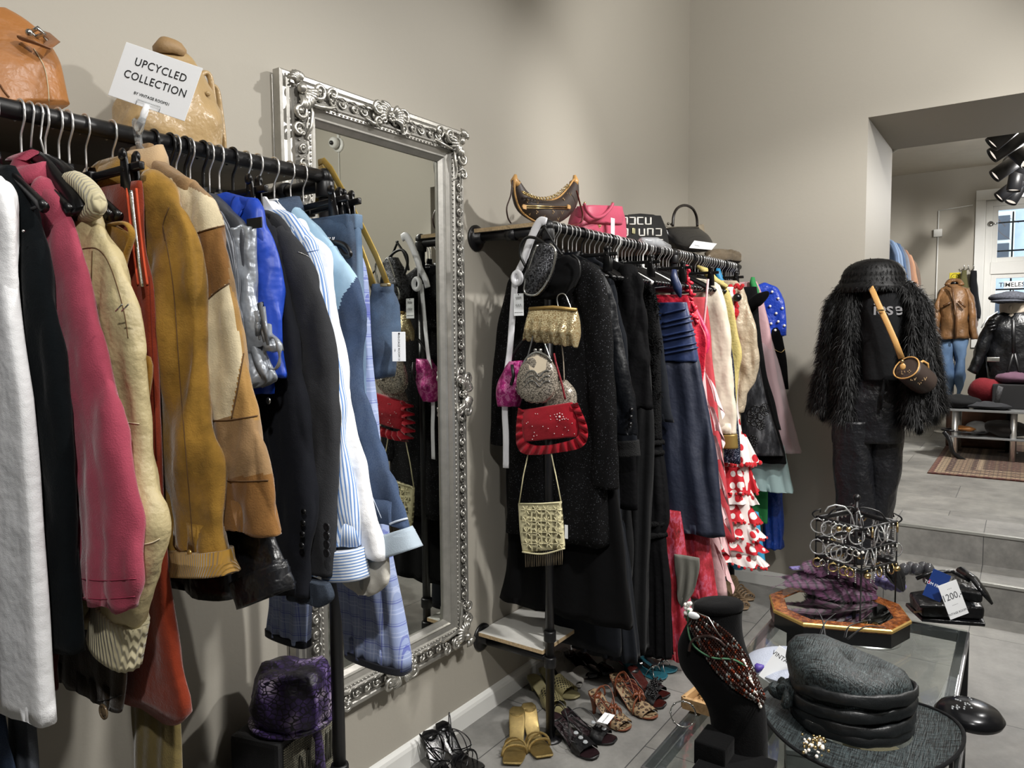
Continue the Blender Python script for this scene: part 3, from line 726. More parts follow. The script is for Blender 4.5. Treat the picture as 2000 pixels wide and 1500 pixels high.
# 0 white cotton shirt, far left
Wc = fabric('white_cotton', 'f4f5f7', var=.02, wr=.8); 
r, O, ou = jacket('white_shirt', 'white cotton shirt at the left end of the jacket rack', 'shirt', .485, [(-40, 330), (0, 350), (18, 385), (26, 470), (22, 700), (36, 1000), (46, 1200), (76, 1325)], 1405, Wc, sw=(.12, .1), seed=2, wr=.004)
for k, (lab, c, px, bot) in enumerate((('dark charcoal jeans leg below the white shirt', denim('grey_denim', '3b3d42', '56585d'), [(-10, 1150), (20, 1240), (45, 1330), (70, 1500), (72, 1600)], 0), ('black skirt hem showing under the white shirt', VELV, [(-30, 1150), (0, 1240), (25, 1300), (40, 1395)], 0), ('mid blue jeans leg at the bottom left corner', DNM, [(-60, 1250), (-30, 1350), (0, 1410), (20, 1500), (24, 1560)], 0))):
    x = (.52, .50, .485)[k]; rr_, bm = drape(('charcoal_jeans', 'black_skirt', 'blue_jeans')[k], lab, ('jeans', 'skirt', 'jeans')[k], x-.0, px, .12, c, tx=(.01, .014), fold=.002, seed=k)
    obj('cloth', bm, c, rr_)
# 1 black velvet jacket
x = .53; BV = M('blue_black_velvet', '0a0f12', .95, sheen=.08, bump=.5, bs=350, var=.25, vs=16, wr=.35, spec=.15)
r, O, ou = jacket('velvet_jacket', 'black velvet jacket between the white shirt and the pink jacket', 'jacket', x, [(20, 330), (48, 375), (66, 420), (84, 500), (106, 620), (124, 760), (138, 900), (143, 1050), (134, 1180), (108, 1262)], 1255, BV, sw=(.14, .125), seed=3, wr=.004)
bm = B(); p = onx(46, 451, x-.03); ball(bm, p, .0022, 6); obj('snap_button', bm, SILV, r)
# 2 pink jacket
x = .568; PK = M('raspberry_corduroy', 'a5475a', .92, sheen=.35, bump=.55, bs=420, var=.14, vs=14, wr=.4, ws=9, spec=.15)
r, O, ou = jacket('pink_jacket', 'raspberry pink velvety jacket near the left end of the rack', 'jacket', x, [(38, 312), (72, 336), (128, 392), (150, 470), (172, 560), (197, 680), (226, 780), (245, 880), (262, 1000), (271, 1110), (262, 1192)], 1200, PK, sw=(.15, .15), seed=5, col=(.035, PK), st=(.026, .03))
seam(r, x, [(140, 1128), (200, 1134), (266, 1130)], M('pink_seam', '9c3650', .9, 0, 0, var=0), .0008, dx=-.031); seam(r, x, [(137, 1165), (200, 1170), (264, 1165)], MC['pink_seam'], .0008, dx=-.031)
# 3 cream bomber
x = .606; CR = leather('cream_nappa', 'bdae84', wr=.9, rough=.5, bump=.4, bs=300); RB = cord('cream_rib_knit', 'c9bf9b', 130, 'y')
r, O, ou = jacket('bomber_jacket', 'cream leather bomber jacket with ribbed knit collar and cuffs', 'jacket', x, [(112, 352), (150, 385), (192, 425), (232, 510), (258, 610), (271, 690), (274, 800), (290, 940), (316, 1025), (300, 1090), (284, 1160), (272, 1225)], 1260, CR, sw=(.135, .12), seed=8, st=(.03, .033), wr=.008, wb=.19)
bm = B()
for s in (-1, 1):
    q = [onx(a, b, x+s*.012) for a, b in ((118, 366), (146, 352), (176, 376), (188, 404), (160, 425))]; tube(bm, [V(p) for p in spline(q, 4)], [.012+.005*sin(k/16*pi) for k in range(17)], 10)
obj('knit_collar', bm, RB, r)
cuffband(r, ou, x, .118, .085, .03, RB, 'rib_cuff', rib=True, seed=3)
seam(r, x, [(155, 487), (190, 486), (215, 520), (240, 600), (250, 660)], STD, .001); seam(r, x, [(180, 490), (178, 560), (176, 640)], STD, .0012); seam(r, x, [(226, 822), (255, 826), (272, 828)], STP, .0012); seam(r, x, [(270, 1065), (296, 1060), (312, 1052)], STP, .0012)
bm = B()
for k in range(2): p = onx(226+k*12, 608, x-.03); tube(bm, [p, p+V((0, -.02, .01))], .0012, 5)
obj('buckle', bm, SILV, r)
# 4 olive brown suede waistcoat
x = .640; OL = suede('olive_suede', '7d5a1f')
r, bm = drape('suede_waistcoat', 'olive brown suede waistcoat between the bomber jacket and the red skirt', 'waistcoat', x, [(150, 385), (205, 425), (256, 462), (243, 520), (232, 600), (262, 680), (294, 702), (291, 790), (284, 900), (270, 1010)], .2, OL, tx=(.012, .016), fold=.002)
obj('body', bm, OL, r)
bm = B(); tube(bm, [onx(a, b, x-.004) for a, b in spline([(212, 440), (244, 436), (258, 458), (246, 500), (238, 540)], 5)], [.006]*21, 8, flat=.5); obj('armhole_trim', bm, suede('olive_suede_edge', '99722c'), r)
# long dark brown coat under the bomber
DB = suede('dark_brown_suede', '2b2013'); x = .628
r, bm = drape('brown_coat', 'long dark brown coat with a round button, hem below the bomber jacket', 'coat', x, [(190, 900), (230, 1100), (246, 1300), (240, 1380), (236, 1392)], .2, DB, tx=(.006, .01), fold=.002, far=[(60, 900), (85, 1100), (104, 1300), (106, 1420), (108, 1430)])
obj('cloth', bm, DB, r); bm = B(); p = onx(202, 1390, x-.016)
tube(bm, [p+V((0, cos(a)*.012, sin(a)*.012)) for a in [k*pi/8 for k in range(16)]], .0025, 6, True); ball(bm, p, .009, 8, s=(.3, 1, 1)); obj('button', bm, M('horn_button', '6b5a44', .3), r); seam(r, x, [(104, 1378), (170, 1376), (238, 1358)], M('dark_seam', '140f08', .9, 0, 0, var=0), .001, dx=-.012)
r, bm = drape('brown_dress', 'dark red brown garment peeking out beneath the black velvet jacket', 'dress', .59, [(100, 1200), (112, 1260), (108, 1330), (106, 1350)], .2, DB, tx=(.006, .008), fold=.002, far=[(50, 1200), (60, 1260), (76, 1330), (78, 1350)]); obj('cloth', bm, suede('oxblood_suede', '4a1712'), r)
# 5 red orange suede skirt on clips
x = .674; RD = suede('rust_suede', '7c2f1a')
r, bm = drape('suede_skirt', 'rust orange suede skirt clipped to a hanger', 'skirt', x, [(274, 352), (279, 480), (296, 560), (303, 720), (311, 900), (326, 1100), (350, 1280), (371, 1368), (352, 1388)], .3, RD, tx=(.014, .02), fold=.004, nf=3, far=[(180, 385), (172, 500), (160, 700), (170, 900), (172, 1100), (175, 1280), (172, 1375), (180, 1392)], hem=lambda y: -.02)
obj('cloth', bm, RD, r)
bm = B(); q = [onx(a, b, x-.02) for a, b in spline([(256, 372), (262, 430), (270, 500), (278, 560)], 6)]; tube(bm, q, .003, 6); obj('zip', bm, SILV, r)
for s in (-8, 10): seam(r, x, [(256+s, 368), (262+s, 430), (270+s, 500), (278+s, 556)], M('rust_edge', 'd0522f', .9), .0028, 'zip_placket', -.02)
seam(r, x, [(292, 540), (300, 720), (306, 900)], M('rust_seam', '6d1f10', .9, 0, 0, var=0), .001, dx=-.019)
# tan boot leg hanging below the skirt
r, bm = drape('khaki_trousers', 'khaki suede trouser leg hanging below the rust skirt', 'trousers', .70, [(335, 1300), (346, 1400), (347, 1500), (347, 1560)], .2, OL, tx=(.01, .02), fold=.002, far=[(262, 1300), (266, 1400), (272, 1500), (272, 1560)]); obj('cloth', bm, suede('khaki_suede', '6e6038'), r)
# 6 mustard suede coat
x = .722; MU = suede('mustard_suede', '8c6a2c', var=.4)
r, O, ou = jacket('suede_coat', 'mustard suede coat with corduroy lined cuffs', 'coat', x, [(262, 306), (300, 338), (345, 385), (372, 440), (386, 510), (396, 700), (410, 850), (424, 950), (430, 1040), (436, 1085)], 1110, MU, sw=(.16, .15), seed=11, st=(.03, .032), wr=.009, wb=.2, col=(.05, MU, .024))
cuffband(r, ou, x, .155, .03, .034, cord('mustard_corduroy', '8f6a1c', 220, 'y'), 'corduroy_cuff', up=.0, seed=6, flare=1.2)
seam(r, x, [(318, 440), (338, 560), (352, 750), (368, 950), (378, 1080)], STD, .001, dx=-.033); seam(r, x, [(330, 405), (318, 440), (322, 470)], STD, .001, dx=-.03)
bm = B(); p = onx(370, 1080, x-.034); ball(bm, p, .006, 10, s=(.5, 1, 1)); obj('snap_button', bm, M('brass_snap', 'c9a869', .3, .8), r)
# 7 patchwork
x = .768; TA = suede('tan_suede', '8e7250', var=.3); CS = suede('cream_suede', 'cdbf9f'); TB = suede('brown_tan_suede', '7f5a31'); 
r, O, ou = jacket('patchwork_coat', 'patchwork suede coat in tan, brown and cream pieces', 'coat', x, [(285, 290), (335, 330), (375, 352), (412, 400), (430, 450), (448, 560), (476, 700), (503, 830), (530, 960), (546, 1046)], 1075, TA, sw=(.17, .2), seed=14, st=(.03, .036), wr=.006, wb=.2, mats2=[CS, TB, suede('honey_suede', 'a07c48')], patch=[(2, [(385, 430), (445, 430), (448, 560), (400, 590), (385, 600)]), (1, [(300, 330), (420, 390), (440, 440), (380, 455)]), (1, [(395, 590), (446, 552), (476, 690), (455, 815), (418, 820), (380, 800)]), (3, [(446, 552), (520, 700), (560, 820), (450, 818), (474, 690)]), (2, [(400, 940), (560, 920), (570, 1080), (400, 1080)])], col=(.05, M('beige_suede_collar', 'b59a76', .95, bump=.5, bs=350, sheen=.3), .022))
for pts in ([(385, 455), (410, 447), (441, 440)], [(400, 590), (422, 570), (448, 553)], [(476, 690), (466, 750), (452, 818)], [(405, 822), (450, 820), (503, 812)], [(412, 936), (470, 940), (524, 938)]): seam(r, x, pts, STD, .0016, dx=-.034)
# black leather coat beneath
x = .80; BL = leather('black_leather', '17181b', rough=.3, wr=.9)
r, O, ou = jacket('leather_jacket', 'black leather jacket hanging below the patchwork coat', 'jacket', x, [(330, 350), (380, 390), (420, 430), (440, 520), (470, 700), (500, 900), (535, 1060), (562, 1150)], 1215, BL, sw=(.14, .13), seed=17, st=(.022, .03), wr=.006, tx=(.015, .02), folds=.008)
cuffband(r, ou, x, .14, .05, .033, BL, seed=2, up=.05)
# striped grey and silver shirts
x = .838; GS = stripes('grey_striped_satin', '33363c', '7c8088', 'y', 30, .4)
r, O, ou = jacket('striped_blouse', 'grey striped satin blouse beside the patchwork coat', 'blouse', x, [(378, 375), (415, 405), (440, 440), (462, 520), (475, 620), (480, 700), (478, 760)], 800, GS, sw=(.10, .09), seed=18, st=(.02, .02), wr=.006, col=(.03, GS))
x = .868; SS = M('silver_satin', '9aa0a8', .32, .35, .1, 300, .15, wr=1.0, ws=16)
r, O, ou = jacket('satin_shirt', 'shiny silver satin shirt with a gathered puff cuff', 'shirt', x, [(405, 380), (450, 405), (482, 440), (492, 520), (496, 590), (510, 630), (540, 680)], 800, SS, sw=(.11, .07), seed=21, st=(.025, .02), wr=.009, col=(.03, M('slate_satin', '4b4e55', .4, .2)), bodymat=M('slate_satin', '4b4e55', .4, .2), shoulder=3, folds=.008)
bm = B()
for k in range(7):
    a = k*.9; p = onx(500+2*k, 618+3*k, x-.02); tube(bm, [p, p+V((-.012*cos(a), -.02*cos(a), -.03*sin(a)+.01)), p+V((.005, .012*sin(a), -.035))], [.003, .006, .003], 7)
obj('ruffle', bm, SS, r); 
bm = B(); c = onx(532, 690, x-.01); tube(bm, [c+V((0, -.022*cos(a), .03*sin(a))) for a in [k*pi/12 for k in range(24)]], [.0035]*24, 8, True); crumple(bm, .006, (40, 40, 40), 4); obj('cuff', bm, SS, r)
r, bm = drape('grey_satin_dress', 'grey satin dress with a dark hem under the silver shirt', 'dress', .858, [(480, 640), (520, 700), (528, 740), (505, 758)], .15, SS, tx=(.015, .02), fold=.008, far=[(440, 640), (445, 700), (470, 740), (480, 758)]); obj('cloth', bm, SS, r)
# blue jacket
x = .905; BU = M('cobalt_nylon', '1c45b4', .45, 0, .1, 300, .12, wr=.9, ws=12)
r, O, ou = jacket('blue_jacket', 'bright cobalt blue nylon jacket, short sleeved', 'jacket', x, [(470, 380), (505, 388), (528, 480), (540, 560), (546, 620), (550, 680), (556, 735)], 770, BU, sw=(.15, .15), seed=23, st=(.03, .034), wr=.008, shoulder=1, wb=.2, ws=(16, 16, 6))
bm = B(); obox(bm, onx(497, 436, x-.03), .003, .045, .02, 0, .001); obj('sleeve_tab', bm, INK, r); bm = B(); ball(bm, onx(524, 783, x-.03), .007, 10, s=(.4, 1, 1)); obj('snap_button', bm, SILV, r)
# navy and charcoal blazers
x = .945; NV = fabric('navy_wool', '14161d', var=.08, wr=.3)
r, O, ou = jacket('navy_blazer', 'dark navy wool blazer next to the blue jacket', 'blazer', x, [(500, 400), (530, 440), (556, 520), (566, 600), (588, 720), (603, 850), (618, 965), (606, 1080), (602, 1168)], 1170, NV, sw=(.13, .11), seed=25, st=(.028, .026), col=(.03, NV))
bm = B()
for k in range(4): lathe(bm, [(0, 0), (.0065, 0), (.0065, .003), (0, .003)], onx(592+k*3.2-k*4.5, 1000+k*22, x-.029), 10, axis='x')
obj('cuff_buttons', bm, BLKP, r)
x = .978; CH_ = fabric('charcoal_wool', '2f3033', var=.12, wr=.3, bump=.6)
r, O, ou = jacket('charcoal_blazer', 'charcoal wool blazer with four shiny cuff buttons', 'blazer', x, [(525, 405), (560, 440), (606, 520), (634, 620), (650, 730), (660, 860), (656, 980), (654, 1060), (652, 1128)], 1140, CH_, sw=(.145, .12), seed=27, st=(.032, .03), col=(.032, CH_))
for k in range(4):
    p = onx(639, 1029+k*17, x-.036); bm = B(); lathe(bm, [(0, 0), (.0085, 0), (.009, -.002), (.0065, -.003), (.004, -.0015), (0, -.0015)], p, 16, axis='x'); obj('button', bm, M('glossy_black_button', '2c2c2e', .12, .2, 0), r)
seam(r, x, [(582, 492), (600, 500), (618, 512)], SILV, .0014, 'pick_stitching', -.033)
r, bm = drape('dark_denim_hem', 'dark jeans hem below the two blazers', 'jeans', .96, [(640, 1140), (648, 1165), (640, 1178), (630, 1184)], .1, DNM, tx=(.012, .014), fold=.002, far=[(560, 1140), (565, 1165), (575, 1178), (580, 1184)]); obj('cloth', bm, denim('ink_denim', '121a26', '1f2b3c'), r)
# striped shirt
x = 1.012; ST = stripes('blue_white_stripes', 'dfe6f0', '6b90c8', 'y', 34, .8, .42)
r, O, ou = jacket('striped_shirt', 'blue and white vertically striped shirt with a wide cuff', 'shirt', x, [(558, 408), (585, 440), (622, 500), (640, 600), (660, 740), (678, 880), (692, 1000), (702, 1070)], 1150, ST, sw=(.12, .1), seed=30, st=(.03, .03), wr=.007, col=(.035, Wc))
cuffband(r, ou, x, .11, .062, .032, stripes('blue_white_cuff_stripes', 'e8edf4', '6f93c8', 'z', 14, .8, .42), seed=5)
seam(r, x, [(578, 490), (600, 492), (622, 488)], M('blue_seam', '5d7fb4', .9, 0, 0, var=0), .0009, dx=-.03)
# white shirt with collar
x = 1.042
r, O, ou = jacket('white_dress_shirt', 'plain white shirt with a pointed collar behind the striped shirt', 'shirt', x, [(538, 398), (580, 430), (640, 488), (652, 560), (668, 660), (690, 800), (720, 950), (748, 1090)], 1160, Wc, sw=(.13, .1), seed=31, st=(.026, .026), wr=.006)
bm = B()
for s in (0, 1):
    q = [(515, 388), (530, 386), (548, 412), (553, 424), (530, 430), (512, 410)]; prism(bm, [(onx(a, b, x).y, onx(a, b, x).z) for a, b in q], x-.018+s*.03, x-.012+s*.03, lambda u, v, d: V((d, u, v)), bev=.001)
obj('collar', bm, Wc, r)
r, bm = drape('ecru_shirt', 'off white shirt tail with a placket over the plaid trousers', 'shirt', 1.055, [(757, 1080), (758, 1130), (745, 1150), (725, 1163)], .1, Wc, tx=(.012, .016), fold=.002, far=[(640, 1080), (655, 1120), (690, 1150), (718, 1163)]); obj('cloth', bm, fabric('ecru_linen', 'cfccc2'), r)
# light blue jacket with denim sleeve
x = 1.085; LB = M('pale_blue_cotton', '9fbfd6', .7, 0, .2, 400, .04, wr=.4)
r, O, ou = jacket('denim_jacket', 'pale blue and dark denim two tone jacket with turned back cuffs', 'jacket', x, [(575, 402), (612, 430), (655, 480), (692, 548), (712, 625), (700, 720), (722, 800), (748, 880), (775, 960), (796, 1030)], 1060, LB, sw=(.2, .24), seed=33, st=(.03, .036), wr=.006, mats2=[DNM], patch=[(1, [(705, 530), (740, 600), (820, 1080), (640, 1080), (652, 640), (668, 580)])], shoulder=3, far=False)
bm = B(); collar(bm, x, O[0][1]-.03, .06, .03, .05, .02); obj('collar', bm, DNW, r)
cuffband(r, ou, x, .25, .045, .04, M('pale_denim_cuff', '9aa7b2', .85, 0, .4, 400, .15), seed=7, flare=1.1)
seam(r, x, [(655, 720), (682, 830), (712, 930), (745, 1012)], M('white_seam', 'bcc6d4', .9, 0, 0, var=0), .0011, dx=-.037)
seam(r, x, [(735, 1040), (765, 1022), (798, 1012)], MC['white_seam'], .003, 'frayed_hem', -.037)
# jeans on clips
def jeans(x, lab, near, far, m, belt=True):
    r, bm = drape('jeans', lab, 'jeans', x, near, .1, m, tx=(.016, .02), fold=.003, far=far); obj('leg_cloth', bm, m, r)
    a = onx(*near[0], x); b = onx(*far[0], x); bm = B(); tube(bm, [(x-.021, b.y, b.z-.012), (x-.021, a.y, a.z-.012), (x+.02, a.y-.002, a.z-.012)], [.014]*3, 8, flat=1, up=(0, 0, 1)); bm.free()
    bm = B(); box(bm, (x-.012, a.y-.002, min(a.z, b.z)-.03), (x+.012, b.y, max(a.z, b.z)-.0), .005); obj('waistband', bm, m, r)
    return r
r = jeans(1.128, 'dark blue jeans clipped to a hanger with a frayed pocket', [(684, 420), (692, 480), (694, 560), (696, 700), (700, 900)], [(600, 430), (605, 480), (610, 560), (615, 700), (620, 900)], DNW)
bm = B(); random.seed(2)
for k in range(40): p = onx(640+random.random()*14, 462+random.random()*34, 1.10); tube(bm, [p, p+V((-.004, random.uniform(-.006, .006), -.014))], .0007, 4)
obj('frayed_edge', bm, WHT, r)
bm = B(); tube(bm, [onx(a, b, 1.10) for a, b in spline([(590, 450), (640, 470), (672, 478), (684, 496), (676, 500), (664, 488)], 5)], .0045, 8, flat=1.3); tag(obj('loose_hanger_arm', bm, BLKP), 'curved black plastic hanger arm poking over the jeans', 'hanger')
r = jeans(1.155, 'faded light blue jeans behind the dark clipped pair', [(700, 418), (706, 500), (708, 600), (712, 800)], [(640, 430), (645, 500), (650, 600), (655, 800)], DNL)
# plaid trousers (two hems show)
x = 1.178; PL = plaid('lilac_plaid_wool', '8f9dc2', '2f379c', 'b8c2dc', 20)
r, bm = drape('plaid_trousers', 'pale lilac blue plaid trousers with dark velvet hems', 'trousers', x, [(694, 470), (716, 545), (724, 700), (738, 850), (752, 1000), (772, 1140), (795, 1290), (795, 1306)], .2, PL, tx=(.014, .03), fold=.004, far=[(655, 470), (650, 545), (645, 700), (640, 850), (650, 1000), (672, 1180), (683, 1300), (684, 1318)], hem=lambda y: 0); obj('leg_cloth', bm, PL, r)
r2, bm = drape('', None, None, x, [(605, 900), (606, 1000), (604, 1120), (601, 1246), (601, 1256)], .2, PL, part=r, tx=(.014, .022), fold=.004, far=[(545, 900), (542, 1000), (533, 1120), (526, 1240), (526, 1254)]); obj('leg_cloth', bm, PL, r)
for (pa, pb, tx_) in (((683, 1318), (796, 1306), .03), ((526, 1254), (601, 1256), .022)):
    bm = B(); zb = onx(*pb, x).z; ya, yb_ = onx(*pa, x).y, onx(*pb, x).y; c = V((x, (ya+yb_)/2, zb)); hw = (ya-yb_)/2+.003
    loft(bm, [[c+V(((tx_+.003)*(abs(sin(t))**.55)*(1 if sin(t) > 0 else -1), -hw*(abs(cos(t))**.8)*(1 if cos(t) > 0 else -1), z)) for t in [k*2*pi/40 for k in range(40)]] for z in (.006, .003, -.008, -.011)]); obj('velvet_hem', bm, M('navy_velvet', '10131f', .95, sheen=.3), r)
# denim shoulder bag with a gold strap at the rack end
r = thing('denim_bag', 'blue denim patchwork shoulder bag with a gold strap at the rack end', 'bag', (1.25, 1.30, 1.25)); x = 1.25
A = [(700, 545), (760, 558), (782, 640), (790, 700), (752, 735), (735, 740), (722, 650)]
bm = B(); rings = []
for t in range(14):
    q = t/13; a = onx(728+q*8, 555+q*185, x); b = onx(768+10*sin(q*2.2)-q*14, 555+q*178, x); c = (a+b)/2; hw = (b-a).length/2
    rings.append([c+(b-a).normalized()*(hw*cos(k*2*pi/24))+V(((.012+.034*sin(min(1, q*1.3)*pi*.8))*sin(k*2*pi/24), 0, 0)) for k in range(24)])
loft(bm, rings); crumple(bm, .005, (25, 25, 25), 5, oct=2); obj('pouch', bm, DNW, r)
gs = M('gold_strap_leather', 'a58b45', .35, .3, .2, 200, .1)
bm = B(); P = [onx(a, b, x-.0) for a, b in ((728, 556), (716, 520), (690, 450), (660, 385), (632, 330), (624, 322))]; tube(bm, P+[V((XA, RY+.01, RZ+.02)), V((XA, RY+.03, RZ-.06)), onx(700, 600, 1.262)], .011, 8, flat=.25, up=(1, 0, 0)); obj('strap', bm, gs, r)
bm = B(); P = [onx(a, b, x-.02) for a, b in ((757, 556), (735, 500), (708, 445), (676, 385), (646, 330), (632, 314), (622, 318))]; tube(bm, P, .0085, 8, flat=.25, up=(1, 0, 0)); obj('strap', bm, gs, r)
bm = B(); box(bm, onx(742, 560, x-.032), onx(764, 553, x-.02), .002); obj('strap_buckle', bm, GOLD, r)
r = thing('gathered_purse', 'small beige purse with a drawstring next to the denim bag', 'bag', onx(758, 730, 1.29)); bm = B(); rings = []
for t in range(10):
    q = t/9; c = onx(750-4*q, 590+q*140, 1.30); s = .01+.022*sin(pi*min(1, .2+q*.8)); rings.append([c+V((s*.6*cos(k*pi/8), s*sin(k*pi/8), 0)) for k in range(16)])
loft(bm, rings); crumple(bm, .003, (60, 60, 10), 2); obj('pouch', bm, leather('caramel_leather', 'a5825c'), r)
# price tags reading sideways
def price_tag(label, corners_c, w_, h_, face, up, parent_loc=None, lines=(), cat='price tag', dot=True, mat=WHT, group=None, thick=.0008):
    """a card: centre, width along X dir, height along up; lettering raised on the face"""
    c = V(corners_c); X = V(face).normalized(); Y = V(up); Y = (Y-X*Y.dot(X)).normalized(); Z = X.cross(Y)
    r = thing('price_tag', label, cat, c, group=group); bm = B(); Mx = Matrix((X, Y, Z)).transposed().to_4x4(); Mx.translation = c
    box(bm, (-w_/2, -h_/2, -thick), (w_/2, h_/2, 0), .0003, seg=1)
    for v in bm.verts: v.co = Mx @ v.co
    obj('card', bm, mat, r, False)
    if dot:
        bm = B(); lathe(bm, [(0, 0), (.0022, 0), (.0022, .0006), (0, .0006)], n=10)
        for v in bm.verts: v.co = Mx @ (v.co+V((dot if isinstance(dot, tuple) else (-w_/2+.006, 0))+(0,)) if False else v.co+V(((dot[0] if isinstance(dot, tuple) else -w_/2+.006), (dot[1] if isinstance(dot, tuple) else 0), 0)))
        obj('eyelet', bm, INK, r)
    for s, sz, dx, dy, *o in lines:
        text('lettering', s, sz, o[1] if len(o) > 1 else INK, r, c+X*dx+Y*dy+Z*.0002, X, Y, sx=o[0] if o else 1, depth=.00015)
    return r
c = onx(779, 677, 1.235); rt = -RGT.cross(V((0, 0, 1))); 
FR = V((RGT.x, RGT.y, 0)).normalized()
price_tag('white price card hanging sideways from the denim bag', c, .068, .031, (0, 0, -1), FR, lines=(('VINTAGE ROOM 31', .0064, .003, 0, 1.1), ('1 350,-', .0028, -.004+.012, -.009)), dot=(-.030, 0.001))
# hangers on the left rack
for P, hx, lab, tl in ((H1, .53, 'hanger holding the black velvet jacket', 0), (H1, .568, 'hanger holding the pink jacket', 0), (H1, .606, 'hanger holding the cream bomber jacket', 0), (H1, .628, 'hanger holding the long dark brown coat', 0), (H1, .645, 'hanger holding the olive waistcoat', 0),
        (H3, .674, 'clip hanger holding the rust suede skirt', 0), (H1, .722, 'hanger holding the mustard suede coat', 0), (H1, .766, 'hanger holding the patchwork coat', 0), (H2, .803, 'black hook hanger holding the leather jacket', 0), (H2, .836, 'black hook hanger holding the striped blouse', 0), (H1, .848, 'chrome hook hanger beside the striped blouse', 0),
        (H2, .868, 'black hook hanger holding the silver satin shirt', 0), (H1, .878, 'chrome hook hanger close behind the silver shirt hook', 0), (H3, .922, 'clip hanger above the blue jacket', 0), (H2, .908, 'black hook hanger holding the blue jacket', 0), (H1, .945, 'hanger holding the navy blazer', 0), (H2, .978, 'black hook hanger holding the charcoal blazer', 0), (H1, 1.012, 'hanger holding the striped shirt', 0),
        (H1, 1.042, 'hanger holding the white dress shirt', 0), (H1, 1.085, 'hanger holding the two tone denim jacket', 0), (H3, 1.128, 'clip hanger holding the dark jeans', -.06), (H3, 1.165, 'clip hanger at the rack end holding the plaid trousers', -.05)):
    hang(P, hx, lab, tilt=tl)
for hx, lab, pts in ((.583, 'broad black hanger arm between the pink and cream jackets', [(60, 300), (85, 318), (118, 360), (150, 400), (158, 418)]), (.597, 'second black hanger arm just in front of the cream jacket', [(90, 312), (110, 325), (130, 345), (142, 366)])):
    r = thing('coat_hanger', lab, 'hanger', (hx, RY, RZ)); bm = B(); P = [onx(a, b, hx) for a, b in spline(pts, 4)]; n_ = len(P); tube(bm, P, [.007+.007*min(1, k/(n_-1)*1.3) for k in range(n_)], 12, flat=1.5); obj('shoulders', bm, BLKP, r)
    bm = B(); tube(bm, [V((hx, RY+cos(a)*.0195, RZ+sin(a)*.0195)) for a in [radians(-30+k*15) for k in range(15)]]+[V((hx, RY-.004, RZ-.04)), P[0]], .0018, 8); obj('hook', bm, CHR, r)
# sign in a clear clip
r = thing('upcycled_sign', 'white card sign reading upcycled collection clipped over the jacket rail', 'sign', onx(283, 262, .72))
xs = .745; A_ = ony(239, 77, 1.36); 
_d = (ony(300, 160, 1.36)-EYE).dot(FWD); c4 = [EYE+ray(a, b)*(_d/1430) for a, b in ((239, 77), (389, 134), (367, 236), (218, 190))]; cc = sum(c4, V())/4; X_ = (c4[1]-c4[0]+c4[2]-c4[3]).normalized(); Y_ = (c4[0]-c4[3]+c4[1]-c4[2]); W_ = ((c4[1]-c4[0]).length+(c4[2]-c4[3]).length)/2; H_ = ((c4[0]-c4[3]).length+(c4[1]-c4[2]).length)/2
Y_ = (Y_-X_*Y_.dot(X_)).normalized(); Z_ = X_.cross(Y_); bm = B(); Mx = Matrix((X_, Y_, Z_)).transposed().to_4x4(); Mx.translation = cc
box(bm, (-W_/2, -H_/2, -.001), (W_/2, H_/2, 0), .0004, seg=1)
for v in bm.verts: v.co = Mx @ v.co
obj('card', bm, WHT, r, False)
text('lettering', 'UPCYCLED', H_*.2, INK, r, cc+Y_*H_*.22+X_*W_*.02+Z_*.0006, X_, Y_, .0002, spacing=1.1, sx=.92); text('lettering', 'COLLECTION', H_*.2, INK, r, cc-Y_*H_*.04+X_*W_*.01+Z_*.0006, X_, Y_, .0002, spacing=1.08, sx=.9)
text('lettering', 'BY VINTAGE ROOM31', H_*.068, INK, r, cc-Y_*H_*.31+X_*W_*.03+Z_*.0006, X_, Y_, .0002)
CLR = M('clear_plastic', 'eef2f4', .08, 0, 0, var=0, trans=.85)
bm = B(); q = [cc-Y_*H_*.5+X_*(W_*k)+Y_*(H_*j)+Z_*.002 for k, j in ((-.13, .0), (-.13, .1), (.17, .1), (.17, 0))]; tube(bm, q, .0007, 5); obj('holder_slot', bm, CLR, r)
b0 = cc-Y_*H_*.5; bm = B(); tube(bm, [b0+Y_*.006, b0-Y_*.012, b0-Y_*.03], [.005, .0065, .0045], 10); obj('swivel', bm, WHT, r)
bm = B(); cp = V((b0.x-.004, RY, RZ)); tube(bm, [b0-Y_*.02, b0-Y_*.04+V((0, .0, 0)), cp+V((0, -.02, .02)), cp+V((0, -.024, -.004)), cp+V((0, -.03, -.03)), cp+V((-.0, -.045, -.04))], [.009, .014, .013, .012, .011, .009], 10, flat=.6); obj('clip', bm, CLR, r)
# ================================================================ RIGHT RACK
BSQ = sequin('black_sequin_velvet', '040405', '5a5c62', 420, .955, .3, .5); BSAT = M('black_satin', '0a0c10', .42, 0, .15, 400, .15, wr=.8, ws=14, spec=.2); BWL = fabric('black_wool', '07080a', var=.15, wr=.5)
BNV = fabric('blue_black_crepe', '0b0f16', var=.12, wr=.5); CHF = M('black_chiffon', '09090b', .8, 0, .3, 500, .1, wr=.8, spec=.12)
